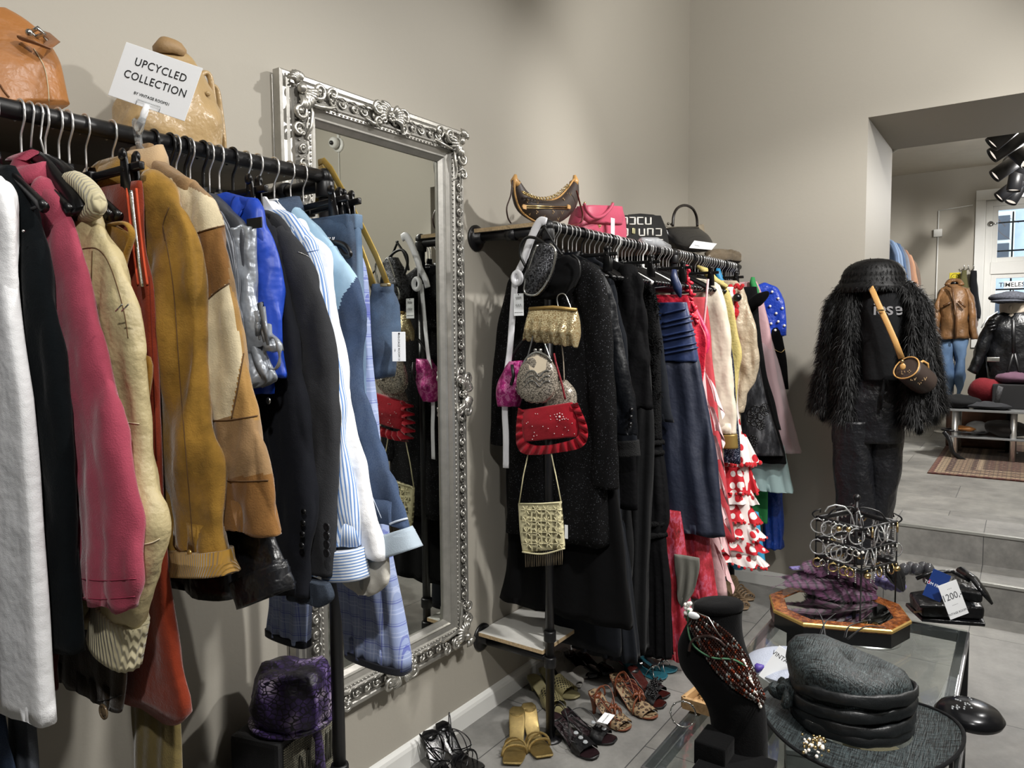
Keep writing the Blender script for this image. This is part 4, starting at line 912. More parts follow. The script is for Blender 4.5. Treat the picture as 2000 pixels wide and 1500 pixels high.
# sequin velvet coat at the front, both sleeves in view
x = 2.30
r, bm = drape('sequin_coat', 'black velvet coat with sparkling sequin threads at the front of the dress rack', 'coat', x, [(1110, 500), (1145, 520), (1160, 560), (1168, 700), (1178, 850), (1186, 1000), (1187, 1068)], .3, BSQ, tx=(.03, .05), fold=.006, nf=5, far=[(1030, 510), (1010, 560), (1005, 700), (1000, 850), (996, 1000), (990, 1068)], seed=2); obj('body', bm, BSQ, r)
bm = B(); sleeve(bm, x-.01, yz(x-.01, [(1140, 508), (1172, 535), (1188, 600), (1197, 700), (1203, 830), (1207, 955)]), .12, .10, .03, .035, n=36, m=70); crumple(bm, .007, (20, 20, 6), 3, oct=2); obj('sleeve', bm, BSQ, r)
bm = B(); sleeve(bm, x, yz(x, [(1022, 515), (998, 545), (982, 600), (970, 680), (963, 760), (961, 866)]), .12, .12, .03, .035, side=1, n=36, m=70); crumple(bm, .007, (20, 20, 6), 4, oct=2); obj('sleeve', bm, BSQ, r)
bm = B()
for k in range(9):
    q = [hit(r, 1045+k*1.2, yy) for yy in range(560, 1050, 30)]; q = [p for p in q if p is not None]
    break
for s_ in (0, 1):
    q = [hit(r, 1076+s_*10, yy, .004) for yy in range(540, 1060, 20)]; q = [p for p in q if p is not None]
    if len(q) > 2: tube(bm, q, .0012, 5)
obj('front_edge', bm, BSAT, r)
r, bm = drape('velvet_gown', 'long black velvet gown resting on the low white shelf', 'dress', 2.35, [(1120, 600), (1180, 800), (1205, 950), (1222, 1100), (1232, 1226)], .3, VELV, tx=(.03, .05), fold=.008, nf=6, far=[(1000, 600), (994, 900), (996, 1080), (970, 1200)]); obj('cloth', bm, VELV, r)
x = 2.40; r, O, ou = jacket('satin_blouse', 'black satin blouse with covered cuff buttons behind the sequin coat', 'blouse', x, [(1120, 495), (1158, 512), (1184, 545), (1206, 620), (1226, 720), (1236, 790), (1244, 850)], 1050, BSAT, sw=(.11, .09), st=(.03, .03), seed=41, far=True, col=(.02, BSAT), wb=.19)
for k in range(3): bm = B(); ball(bm, onx(1233-k, 800+k*14, x-.03), .008, 8); obj('button', bm, BLKP, r)
x = 2.50; r, O, ou = jacket('lace_cuff_dress', 'black dress with long sleeves ending in lace cuffs', 'dress', x, [(1150, 500), (1188, 522), (1206, 580), (1224, 690), (1238, 800), (1247, 880)], 1290, BNV, sw=(.1, .09), st=(.025, .025), seed=43, far=False, wb=.17)
cuffband(r, ou, x, .1, .06, .025, M('black_lace', '0a0a0b', .9, 0, 1.0, 260, .3, bd=.004), 'lace_cuff', seed=2, up=.04)
x = 2.60; r, O, ou = jacket('chiffon_blouse', 'sheer black blouse with full gathered sleeves', 'blouse', x, [(1185, 505), (1218, 515), (1250, 540), (1260, 620), (1267, 720), (1277, 796)], 1000, CHF, sw=(.15, .17), st=(.03, .035), seed=45, far=False, wb=.2, wr=.011)
r, bm = drape('long_black_skirt', 'long plain black skirt reaching nearly to the shoes', 'skirt', 2.70, [(1180, 700), (1200, 900), (1225, 1100), (1246, 1292)], .2, BNV, tx=(.03, .05), fold=.012, nf=9); obj('cloth', bm, BNV, r)
r, bm = drape('black_evening_dress', 'black evening dress hanging right behind the front post', 'dress', 2.76, [(1190, 700), (1215, 850), (1232, 1000), (1238, 1100), (1228, 1168)], .2, BWL, tx=(.03, .04), fold=.008, nf=7); obj('cloth', bm, BWL, r)
r, bm = drape('black_maxi_dress', 'black maxi dress with a wide flared hem beside the teal mules', 'dress', 2.82, [(1240, 600), (1268, 700), (1276, 850), (1270, 1000), (1262, 1150), (1262, 1275)], .25, BWL, tx=(.03, .06), fold=.013, nf=9); obj('cloth', bm, BWL, r)
# lace dress
LACE = M('black_lace_heavy', '0a0a0b', .85, 0, 1.0, 160, .5, 60, bd=.006, spec=.15)
x = 2.92; r, bm = drape('lace_dress', 'long black lace dress with two appliqued bands and a pleated bottom tier', 'dress', x, [(1255, 530), (1276, 560), (1286, 640), (1292, 760), (1293, 860)], .2, LACE, tx=(.03, .03), fold=.004, nf=7, wr=.006); obj('bodice', bm, LACE, r)
_, bm = drape('', None, None, x, [(1290, 860), (1300, 930), (1304, 1010), (1296, 1045)], .22, CHF, part=r, tx=(.03, .05), fold=.008, nf=14); obj('middle_tier', bm, CHF, r)
_, bm = drape('', None, None, x, [(1298, 1045), (1306, 1120), (1310, 1200), (1314, 1284)], .24, CHF, part=r, tx=(.03, .06), fold=.012, nf=16); obj('bottom_tier', bm, CHF, r)
for py in (864, 884, 1022, 1044):
    bm = B(); a = onx(1294 if py < 900 else 1300, py, x); b = onx(1232, py, x); tube(bm, spline([a+V((0, -.005, 0)), a+V((-.04, .03, 0)), (a+b)/2+V((-.056, 0, 0)), b+V((-.05, 0, 0))], 8), .012, 8); crumple(bm, .006, (60, 60, 60), py); obj('lace_band', bm, LACE, r)
bm = B(); random.seed(8)
for k in range(26):
    py = random.uniform(560, 860); p = hit(r, random.uniform(1255, 1290), py)
    if p is None: continue
    for j in range(5): a = j*2*pi/5; tube(bm, [p+V((-.004, cos(a+q)*.016*q, sin(a+q)*.016*q)) for q in (0, .5, 1, 1.4)], .0022, 5)
obj('flower_applique', bm, LACE, r)
r, bm = drape('black_cape_dress', 'black flared dress sleeve next to the navy gown', 'dress', 3.02, [(1275, 545), (1290, 640), (1300, 720), (1308, 790), (1316, 824)], .15, BNV, tx=(.02, .03), fold=.004); obj('cloth', bm, BNV, r)
# floral layers
t = NT('red_floral_chiffon'); co = t.co((1, 1, .5)); t.set(Base_Color=t.ramp(t.noise(co, 14, 5, .7), [(.3, '5a0f18'), (.42, '8c1822'), (.5, 'ac2a3a'), (.56, 'b5546c'), (.62, '94161e'), (.75, '200508')]), Roughness=.6, Normal=t.bump(t.noise(co, 20, 3), .5, .01)); RFL = t.m
r, bm = drape('floral_gown', 'red and pink floral chiffon gown hem below the navy gown', 'dress', 3.16, [(1372, 900), (1380, 1000), (1388, 1080), (1402, 1172)], .2, RFL, tx=(.03, .05), fold=.01, nf=8); obj('cloth', bm, RFL, r)
r, bm = drape('floral_skirt', 'dark red floral skirt hanging lowest beside the black lace dress', 'skirt', 3.05, [(1330, 1000), (1342, 1100), (1350, 1200), (1347, 1292)], .15, RFL, tx=(.02, .04), fold=.01, nf=8); obj('cloth', bm, RFL, r)
r, bm = drape('satin_lining', 'grey satin scarf end hanging among the red floral skirts', 'scarf', 3.02, [(1366, 1090), (1366, 1120), (1352, 1160), (1334, 1184)], .1, SS, tx=(.01, .012), far=[(1318, 1090), (1320, 1120), (1325, 1170), (1332, 1184)]); obj('cloth', bm, M('pale_grey_satin', '66655e', .6), r)
# navy gown
NG = M('navy_chiffon', '141b2e', .65, 0, .2, 400, .15, wr=.5); NB = M('navy_satin', '222f52', .4, 0, .1, 300, .1, wr=.3)
x = 3.12; r, bm = drape('navy_gown', 'strapless navy blue gown with a pleated satin bodice', 'dress', x, [(1362, 700), (1380, 780), (1396, 880), (1408, 960), (1417, 1046)], .25, NG, tx=(.035, .07), fold=.012, nf=9, wr=.008); obj('skirt', bm, NG, r)
_, bm = drape('', None, None, x, [(1340, 590), (1348, 630), (1357, 670), (1363, 706)], .14, NB, part=r, tx=(.035, .04), fold=.0, topin=.9); obj('bodice', bm, NB, r)
for k in range(7):
    py = 600+k*13; bm = B(); P = [hit(r, 1294+q*(51+k*2.6)/8, py+14-q*1.6+(4 if k % 2 else 0), .004) for q in range(9)]; P = [p for p in P if p is not None]
    if len(P) > 3: tube(bm, P, .011, 8, flat=.45); obj('pleat', bm, NB, r)
    else: bm.free()
# hot red pink dress with ruffled strap
HP = M('hot_red_satin', 'c02338', .4, 0, .1, 300, .15, wr=.8, ws=22); x = 3.22
r, bm = drape('red_ruffle_dress', 'hot red satin dress with a twisted ruffle strap', 'dress', x, [(1346, 575), (1362, 612), (1381, 662), (1378, 720), (1368, 800)], .12, HP, tx=(.03, .03), fold=.008, nf=6, wr=.012); obj('bodice', bm, HP, r)
bm = B()
for k in range(22): p = onx(1338+k*.8+6*sin(k*1.3), 522+k*5, x-.02); ball(bm, p, .014, 7, s=(.7, 1.3, .7), rot=Matrix.Rotation(k*1.1, 3, 'X'))
crumple(bm, .008, (50, 50, 50), 3); obj('ruffle_strap', bm, HP, r)
r, bm = drape('magenta_blouse', 'magenta pink draped blouse between the red dress and the cream blouse', 'blouse', 3.30, [(1362, 600), (1381, 650), (1383, 680), (1374, 700)], .12, M('magenta_satin', 'c02a58', .45, wr=.8), tx=(.02, .02), fold=.008, wr=.01); obj('cloth', bm, MC['magenta_satin'], r)
PP = M('pale_pink_chiffon', 'cfa9ab', .75, 0, .2, 300, .06, wr=.6); x = 3.34
r, bm = drape('pink_ruffle_gown', 'long pale pink chiffon gown with cascading ruffles', 'dress', x, [(1368, 620), (1374, 700), (1382, 780), (1392, 850), (1396, 950), (1405, 1050), (1420, 1166)], .18, PP, tx=(.03, .05), fold=.006, nf=7); obj('cloth', bm, PP, r)
bm = B(); random.seed(5)
for k in range(7):
    cx, cy = 1386+k*3.2, 720+k*56; a = [onx(cx-12+q*5+(4*sin(q*2+k)), cy+q*9+6*sin(q*1.7), x-.05-.012*(q % 2)) for q in range(6)]
    R1 = [p+V((0, 0, 0)) for p in a]; R2 = [p+V((-.02, -.03, -.06)) for p in a]; R3 = [p+V((-.045*(1 if i % 2 else .4), -.05, -.11)) for i, p in enumerate(a)]
    loft(bm, [spline(q, 4) for q in (R1, R2, R3)], closed=False)
obj('cascade_ruffle', bm, PP, r)
bm = B(); tube(bm, [onx(1383, 545, x-.02), onx(1378, 600, x-.02), onx(1372, 660, x-.02), onx(1376, 700, x-.02)], .006, 6, flat=.4); obj('strap', bm, PP, r)
WR = M('coral_red_jersey', 'b03a42', .8, 0, .3, 400, .08, wr=.5)
r, bm = drape('coral_dress', 'long coral red dress between the pale pink gown and the cream blouse', 'dress', 3.44, [(1378, 580), (1385, 630), (1393, 720), (1404, 820), (1415, 920), (1426, 1000), (1436, 1056)], .2, WR, tx=(.03, .045), fold=.008, nf=6); obj('cloth', bm, WR, r)
IV = M('ivory_satin', 'd9d0bd', .45, 0, .1, 300, .04, wr=.7, ws=10); x = 3.58
r, O, ou = jacket('ivory_blouse', 'ivory satin blouse with long loose sleeves', 'blouse', x, [(1378, 545), (1405, 556), (1419, 600), (1427, 680), (1433, 770), (1438, 848)], 900, IV, sw=(.2, .14), st=(.035, .035), seed=50, far=False, wb=.2)
cuffband(r, ou, x, .1, .07, .03, M('gold_satin_cuff', '8f7740', .4, .4), seed=3)
r, bm = drape('navy_sequin_dress', 'narrow navy sequin dress edge behind the ivory blouse', 'dress', 3.66, [(1420, 600), (1431, 700), (1438, 790), (1444, 860), (1446, 905)], .15, BSQ, tx=(.02, .03), fold=.003); obj('cloth', bm, sequin('navy_sequin', '181c2c', 'a5adc4', 300, .8), r)
YE = M('pale_yellow_jacquard', 'd5c27a', .7, 0, .8, 70, .12, 30, bd=.004)
r, bm = drape('yellow_jacket', 'pale yellow jacquard jacket edge next to the ivory blouse', 'jacket', 3.72, [(1412, 548), (1428, 580), (1440, 640), (1449, 690), (1443, 730), (1438, 800)], .15, YE, tx=(.02, .03), fold=.004); obj('cloth', bm, YE, r)
bm = B(); tube(bm, [onx(a, b, 3.70) for a, b in ((1362, 520), (1378, 530), (1398, 548), (1420, 560))], [.008, .02, .016, .01], 8); obj('lapel', bm, YE, r)
# cream silk jacket with red pompoms
CS2 = M('champagne_silk', 'c9b9a0', .42, .1, .3, 120, .06, wr=1.0, ws=18); x = 3.86
r, O, ou = jacket('champagne_jacket', 'champagne raw silk jacket with a curved sleeve', 'jacket', x, [(1436, 548), (1452, 560), (1468, 610), (1480, 670), (1478, 715), (1464, 760), (1453, 806)], 840, CS2, sw=(.16, .1), st=(.035, .03), seed=51, far=False, wb=.2, wr=.01)
DOT = NT('red_dot_cotton'); co = DOT.co(); v = DOT.n('ShaderNodeTexVoronoi', {'Vector': co, 'Scale': 16, 'Randomness': .35}); DOT.set(Base_Color=DOT.ramp(v.outputs['Distance'], [(0, 'c4202c'), (.33, 'c4202c'), (.36, 'efe6e2'), (1, 'efe6e2')]), Roughness=.8); DOT = DOT.m
DOT2 = NT('white_ring_cotton'); co = DOT2.co(); v = DOT2.n('ShaderNodeTexVoronoi', {'Vector': co, 'Scale': 19, 'Randomness': .5}); DOT2.set(Base_Color=DOT2.ramp(v.outputs['Distance'], [(0, 'f0e8e4'), (.36, 'f0e8e4'), (.39, 'bf1d2a'), (1, 'bf1d2a')]), Roughness=.8); DOT2 = DOT2.m
RP = M('red_wool_pompom', 'c21f28', .95, 0, .8, 300, .15, sheen=.4)
x = 3.78; r, bm = drape('flamenco_dress', 'red and white polka dot flamenco dress with tiered ruffles and pompoms', 'dress', x, [(1432, 560), (1436, 650), (1440, 780), (1450, 850), (1462, 900), (1468, 1000), (1478, 1090)], .2, DOT, tx=(.03, .05), fold=.004); obj('bodice', bm, DOT, r)
tiers = [(848, 1456, 905, 1474), (905, 1462, 962, 1474), (955, 1466, 985, 1480), (985, 1466, 1020, 1484), (1020, 1468, 1052, 1489), (1050, 1470, 1080, 1492), (1078, 1474, 1106, 1494)]
for k, (y0, e0, y1, e1) in enumerate(tiers):
    a = onx(e0, y0, x); b = onx(e1, y1, x); bm = B(); rings = []; nn = 90
    for q in range(6):
        t_ = q/5; z = a.z+(b.z-a.z)*t_; yn = a.y+(b.y-a.y)*t_; hw = 1.5-yn if False else (RY+.16-yn)/2; yc = (RY+.16+yn)/2; ring = []
        for j in range(nn):
            an = 2*pi*j/nn; wv = .014*t_*sin(9*an+k*1.3)+.008*t_*sin(17*an+k)
            ring.append(V((x+(.045+.03*t_)*sin(an)+wv*1.2*(1 if sin(an) > 0 else -1), yc-hw*cos(an)+wv*-cos(an), z+.006*sin(9*an+k)*t_)))
        rings.append(ring)
    loft(bm, rings, cap0=False, cap1=False); obj('ruffle', bm, (DOT, DOT2)[k % 2], r)
    if k in (0, 1, 3, 4, 6):
        bm = B(); lr = rings[-1]
        for j in range(0, nn, 2): ball(bm, lr[j]+V((0, 0, -.006)), .009 if k else .014, 6)
        obj('pompom_trim', bm, RP, r)
r = thing('pompom_collar', 'red pompom neck trim with a black bead on the champagne jacket', 'collar', onx(1440, 625, 3.84)); bm = B(); random.seed(3)
for k in range(34): t_ = k/33; a = onx(1428+random.uniform(-3, 3)+t_*14*sin(t_*3), 560+t_*64, 3.8); ball(bm, a, random.uniform(.011, .018), 7)
for k in range(8): ball(bm, onx(1436+k*2, 560-3*sin(k), 3.8), .012, 6)
obj('pompoms', bm, RP, r); bm = B(); ball(bm, onx(1440, 581, 3.76), .022, 12); obj('bead', bm, BLKP, r)
# metallic skirt
MT = NT('pewter_brocade'); co = MT.co((1, 1, .35)); n1 = MT.noise(co, 30, 5, .7); MT.set(Base_Color=MT.ramp(n1, [(.3, '1d1e21'), (.5, '3c3d41'), (.7, '77787c')]), Metallic=.6, Roughness=.34, Normal=MT.bump(MT.noise(co, 14, 3), .7, .012)); MT = MT.m
x = 3.98; r, bm = drape('pewter_skirt', 'shiny pewter grey brocade skirt with looping braid embroidery', 'skirt', x, [(1462, 640), (1480, 700), (1494, 770), (1512, 830), (1530, 890)], .22, MT, tx=(.04, .06), fold=.008, nf=5); obj('skirt', bm, MT, r)
for (cx, cy, rr_) in ((1476, 812, 17), (1494, 800, 10), (1470, 862, 10), (1486, 830, 8)):
    bm = B()
    for j in range(7):
        a = j*2*pi/7; P = [hit(r, cx+cos(a)*rr_*.6+cos(t_)*rr_*.45, cy+sin(a)*rr_*.7+sin(t_)*rr_*.5) for t_ in [q*pi/4 for q in range(8)]]; P = [p for p in P if p is not None]
        if len(P) > 4: tube(bm, P, .0028, 5)
    if len(bm.verts): obj('braid_embroidery', bm, BLKP, r)
    else: bm.free()
r, bm = drape('black_flared_skirt', 'black velvet skirt hem below the pewter skirt', 'skirt', 4.02, [(1500, 760), (1518, 830), (1532, 880), (1536, 905)], .2, VELV, tx=(.04, .05), fold=.006); obj('cloth', bm, VELV, r)
r, bm = drape('black_sheath_dress', 'black sheath dress between the champagne jacket and the pink tulle skirt', 'dress', 4.05, [(1478, 560), (1486, 650), (1496, 720), (1512, 780), (1526, 840)], .15, BWL, tx=(.02, .03), fold=.003); obj('cloth', bm, BWL, r)
TUL = NT('mint_tulle'); TUL.set(Base_Color=lin('a9c4c4'), Roughness=.6, Alpha=.82); TUL = TUL.m
r, bm = drape('mint_tulle_skirt', 'pale mint tulle petticoat below the pewter skirt', 'skirt', 4.08, [(1530, 870), (1540, 915), (1550, 962)], .25, TUL, tx=(.05, .07), fold=.014, nf=12); obj('tulle', bm, TUL, r)
PT = M('dusty_pink_satin', 'c79fa4', .55, 0, .1, 300, .05, wr=.4); x = 4.14
r, bm = drape('pink_tulle_dress', 'dusty pink dress with a pale tulle overlay flaring at the right end', 'dress', x, [(1478, 550), (1492, 590), (1503, 640), (1516, 720), (1530, 800), (1548, 880)], .25, PT, tx=(.03, .05), fold=.006); obj('underskirt', bm, PT, r)
_, bm = drape('', None, None, x, [(1506, 660), (1524, 720), (1540, 790), (1554, 845), (1565, 885)], .28, PT, part=r, tx=(.035, .07), fold=.012, nf=14); TU2 = NT('pink_tulle'); TU2.set(Base_Color=lin('d8c4c8'), Roughness=.6, Alpha=.4); obj('tulle_overlay', bm, TU2.m, r)
# far right end
BQ = M('royal_blue_taffeta', '1b3fb0', .4, 0, .1, 300, .15, wr=1.0, ws=20); x = 4.27
r, bm = drape('blue_pearl_top', 'royal blue taffeta top dotted with pearls at the far end of the rack', 'blouse', x, [(1492, 556), (1518, 562), (1531, 585), (1535, 620), (1536, 655)], .2, BQ, tx=(.05, .055), fold=.004, wr=.012); obj('cloth', bm, BQ, r)
for k, (a, b) in enumerate(((1508, 570), (1520, 583), (1504, 598), (1516, 612), (1528, 602), (1506, 632), (1520, 628), (1532, 636), (1514, 645))):
    p = hit(r, a, b, .004)
    if p is not None: bm = B(); ball(bm, p, .008, 8); obj('pearl', bm, M('pearl_white', 'efeae2', .2, 0, 0, var=0, coat=.5), r)
r, bm = drape('black_gold_trim_dress', 'black dress with thin gold trim under the blue pearl top', 'dress', 4.24, [(1524, 640), (1528, 660), (1536, 700), (1540, 760)], .2, VELV, tx=(.02, .03), fold=.003); obj('cloth', bm, VELV, r)
bm = B(); P = [hit(r, a, b, .003) for a, b in spline([(1505, 676), (1515, 684), (1526, 688), (1534, 680)], 4)]; P = [p for p in P if p is not None]
if len(P) > 2: tube(bm, P, .003, 5); obj('gold_trim', bm, GOLD, r)
else: bm.free()
r, bm = drape('blue_satin_skirt', 'crumpled royal blue satin skirt hanging lowest at the far end', 'skirt', 4.28, [(1526, 940), (1527, 1000), (1530, 1040), (1530, 1072)], .12, BQ, tx=(.04, .05), fold=.004, wr=.014, far=[(1488, 940), (1489, 1000), (1492, 1072)]); obj('cloth', bm, M('deep_blue_satin', '163a8c', .4, wr=1.0, ws=24), r)
r, bm = drape('green_dress', 'slim green dress edge beside the blue satin skirt', 'dress', 4.16, [(1500, 900), (1500, 960), (1499, 1022)], .1, M('emerald_cotton', '2e8a4a', .8), tx=(.02, .02)); obj('cloth', bm, MC['emerald_cotton'], r)
SKY = M('sky_blue_organza', '3a9cc8', .5, 0, .1, var=.05)
r, bm = drape('sky_blue_dress', 'sky blue organza hem under the flamenco dress', 'dress', 3.9, [(1480, 1000), (1488, 1060), (1496, 1110)], .22, SKY, tx=(.04, .06), fold=.014, nf=8, hem=lambda y: .02*sin(y*40)); obj('cloth', bm, SKY, r)
bm = B(); p = onx(1478, 587, 4.0); ball(bm, p, .07, 20, s=(.5, 1.1, .45), rot=Matrix.Rotation(-.6, 3, 'X')); crumple(bm, .006, (20, 20, 20), 3); tag(obj('velvet_beret', bm, VELV), 'black velvet beret clipped near the far end of the dress rack', 'hat')
for k, (a, b, xx, m_, lb) in enumerate(((1316, 540, 3.0, NB, 'small navy satin sash over the rail area'), (1402, 535, 3.9, M('turquoise_satin', '2c86b8', .5), 'turquoise ribbon bow between the hangers'), (1470, 552, 4.1, MC['emerald_cotton'], 'green scarf end at the far clip hangers'))):
    bm = B(); p = onx(a, b, xx); tube(bm, [p+V((0, 0, .03)), p, p+V((0, -.02, -.05)), p+V((0, -.03, -.09))], [.01, .018, .02, .006], 8); crumple(bm, .006, (40, 40, 40), k); tag(obj('ribbon', bm, m_), lb, 'ribbon')
# hangers packed on the rail
random.seed(12); gx = 2.32; k = 0; WHL = M('white_plastic', 'e9e9e6', .4, 0, 0, var=0); HW = hanger_proto('coat_hanger', WHL, WHL, hr=.0035)
named = {2.30: 'hanger holding the black sequin coat', 2.40: 'hanger holding the black satin blouse', 3.12: 'hanger holding the navy gown', 3.22: 'hanger holding the hot red dress', 3.58: 'hanger holding the ivory blouse', 3.86: 'hanger holding the champagne jacket', 4.27: 'hanger holding the blue pearl top'}
for hx, lb in named.items(): hang(H1, hx+.004, lb)
while gx < 4.34:
    if all(abs(gx-h) > .012 for h in named) and abs(gx-3.42) > .03:
        P = H3 if k % 11 == 3 else (H2 if k % 7 == 5 else H1)
        hang(P, gx, {'coat_hanger': 'one of the many chrome hook hangers packed on the dress rail' if P is H1 else 'one of the black hook hangers packed on the dress rail'}.get(P.name.split('.')[0], 'one of the black clip hangers packed on the dress rail'), group='packed %s hangers on the dress rail' % ('clip' if P is H3 else 'chrome hook' if P is H1 else 'black hook'))
    gx += random.choice((.026, .03, .036, .042)); k += 1
hang(HW, 2.80, 'white plastic hanger amid the chrome ones on the dress rail'); q = hang(HW, 3.06, 'white plastic hanger arm curling out above the navy gown')
# ================================================================ BAGS
def pouch(bm, rows, n=40, pw=.6, close=True):
    """rows: list of (centre Vector, half-width vector, thickness) top to bottom"""
    rings = []
    for c, hw, t_ in rows:
        nx = hw.normalized().cross(V((0, 0, 1))).normalized()
        rings.append([c+hw*((abs(cos(a))**.85)*(1 if cos(a) > 0 else -1))+nx*(t_*(abs(sin(a))**pw)*(1 if sin(a) > 0 else -1)) for a in [2*pi*k/n for k in range(n)]])
    loft(bm, rings)
def pbag(bm, x, L, R_, ts, m=24, **k):
    """pouch between a traced left and right outline (pixels) in plane x"""
    Lr = resample(spline(L, 5), m); Rr = resample(spline(R_, 5), m); rows = []
    for i in range(m):
        a = onx(*Lr[i], x); b = onx(*Rr[i], x); t_ = interp([(-q/(len(ts)-1), v) for q, v in enumerate(ts)], -i/(m-1)); rows.append(((a+b)/2, (b-a)/2, t_))
    pouch(bm, rows, **k)
TAN = leather('tan_leather', 'a06a38', var=.1); VACH = leather('natural_cowhide', 'c99b5e', wr=.1, var=.05)
# big tan bag, top left
r = thing('tan_shoulder_bag', 'large tan leather shoulder bag on the shelf at the top left corner', 'bag', ony(30, 215, 1.6)); y0 = 1.58
def ybag(bm, y, L, R_, ts, m=24, n=40, pw=.6):
    Lr = resample(spline(L, 5), m); Rr = resample(spline(R_, 5), m); rings = []
    for i in range(m):
        a = ony(*Lr[i], y); b = ony(*Rr[i], y); c = (a+b)/2; hw = (b-a)/2; t_ = interp([(-q/(len(ts)-1), v) for q, v in enumerate(ts)], -i/(m-1)); nx = V((0, 1, 0))
        rings.append([c+hw*((abs(cos(u))**.85)*(1 if cos(u) > 0 else -1))+nx*(t_*(abs(sin(u))**pw)*(1 if sin(u) > 0 else -1)) for u in [2*pi*k/n for k in range(n)]])
    loft(bm, rings)
bm = B(); ybag(bm, y0, [(-60, 20), (-90, 80), (-110, 160), (-120, 225)], [(0, 18), (58, 66), (100, 130), (118, 214)], [.02, .06, .09, .1], 30); crumple(bm, .006, (12, 12, 12), 3); reg(r, bm); obj('body', bm, TAN, r)
bm = B(); P = [hit(r, a, b, .003) for a, b in ((42, 74), (60, 76), (80, 84), (92, 92))]; q = ony(90, 92, 1.47); tube(bm, [ony(38, 74, 1.5), ony(70, 84, 1.48), q, ony(106, 80, 1.5), ony(90, 66, 1.54), ony(64, 58, 1.56)], .010, 8, flat=.3); obj('strap_tab', bm, leather('brown_tan_leather', '7f5433'), r)
bm = B(); tube(bm, [ony(60, 62, 1.52), ony(74, 55, 1.5), ony(86, 66, 1.5), ony(70, 72, 1.52)], .004, 8, True); ball(bm, ony(57, 64, 1.5), .007, 8); obj('buckle', bm, SILV, r)
seam(r, 0, [(66, 95), (86, 130), (94, 170), (96, 208)], STP, .0012)
seam(r, 0, [(0, 165), (8, 178), (18, 190)], M('dark_tan_seam', '6a4322', .7), .002)
# beige bag behind the sign
BE = leather('beige_patent', 'ab9168', rough=.3, var=.1)
r = thing('beige_handbag', 'glossy beige leather handbag with twin handles behind the sign', 'bag', ony(340, 275, 1.6)); y0 = 1.60
bm = B(); ybag(bm, y0, [(300, 108), (262, 150), (240, 200), (232, 262), (238, 285)], [(352, 108), (395, 165), (412, 210), (420, 270), (420, 300)], [.02, .05, .075, .085, .08], 30); crumple(bm, .009, (14, 14, 14), 9, oct=2); reg(r, bm); obj('body', bm, BE, r)
for dx, dy in ((0, 0), (14, 26)):
    bm = B(); tube(bm, [ony(a+dx, b+dy, 1.58+dx*.003) for a, b in spline([(390, 150), (400, 142), (410, 152), (416, 190), (422, 240), (424, 285)], 5)], .0085, 8, flat=.7); obj('handle', bm, BE, r)
bm = B(); tube(bm, [ony(a, b, 1.54) for a, b in spline([(386, 178), (392, 200), (405, 222), (418, 250)], 4)], .007, 8, flat=.4); ball(bm, ony(406, 183, 1.53), .006, 8); obj('tie', bm, BE, r)
bm = B(); lathe(bm, [(0, 0), (.035, 0), (.036, .02), (.025, .034), (0, .038)], ony(332, 112, 1.6), 20); crumple(bm, .004, (40, 40, 10), 2); obj('gathered_top', bm, M('ribbed_beige', '9c7f58', .6, 0, .6, 120), r)
# ---- shelf of the dress rack
MONO = leather('brown_coated_canvas', '3a2f2a', wr=.1, rough=.5, var=.08); MG = M('monogram_gold', 'b3946a', .6, 0, 0, var=0)
def monogram(r, spots, size, mat=None):
    """small LV letters and four petal flowers printed on the canvas"""
    for k, (a, b) in enumerate(spots):
        p = hit(r, a, b, .0015)
        if p is None: continue
        d = ray(a, b).normalized(); X = d.cross(V((0, 0, 1))).normalized(); Y = X.cross(d)
        if k % 2 == 0: text('monogram_letters', 'LV', size*1.5, mat or MG, r, p, X, Y, .0001)
        else:
            bm = B()
            for q in range(4): an = q*pi/2; c = p+(X*cos(an)+Y*sin(an))*size*.35; ball(bm, c, size*.26, 6, s=(1, .3, 1) if q % 2 else (1, .3, 1))
            obj('monogram_flower', bm, mat or MG, r)
r = thing('crescent_bag', 'brown monogram crescent shoulder bag with tan ends and a gold chain', 'bag', ony(1062, 440, 1.6)); y0 = 1.58
bm = B(); top = spline([(1010, 350), (1022, 372), (1040, 386), (1065, 392), (1090, 386), (1108, 368), (1121, 350)], 4); bot = spline([(1005, 350), (1006, 380), (1018, 412), (1045, 432), (1070, 440), (1100, 428), (1122, 398), (1127, 350)], 4)
T_ = resample(top, 30); Bt = resample(bot, 30); rings = []
for i in range(30):
    a = ony(*T_[i], y0); b = ony(*Bt[i], y0); c = (a+b)/2; h = (b-a)/2; t_ = .008+.034*sin(pi*i/29)**.7; rings.append([c+h*cos(u)+V((0, t_*(abs(sin(u))**.7)*(1 if sin(u) > 0 else -1), 0)) for u in [2*pi*k/24 for k in range(24)]])
loft(bm, rings); reg(r, bm); obj('body', bm, MONO, r)
bm = B(); tube(bm, [ony(a, b, y0-.012) for a, b in top], .004, 6); tube(bm, [ony(a, b, y0-.008) for a, b in bot], .0035, 6); obj('piping', bm, VACH, r)
for pts in ([(1000, 372), (1004, 352), (1007, 342)], [(1128, 372), (1124, 352), (1122, 342)]):
    bm = B(); tube(bm, [ony(a, b, y0) for a, b in ((pts[0][0]+(8 if pts[0][0] < 1050 else -8), pts[0][1]-12), (pts[1]), (pts[2]))], [.02, .014, .006], 10); obj('leather_end', bm, VACH, r)
bm = B(); P = [ony(a, b, y0-.05) for a, b in spline([(1022, 376), (1040, 384), (1062, 388), (1085, 382), (1110, 362)], 8)]
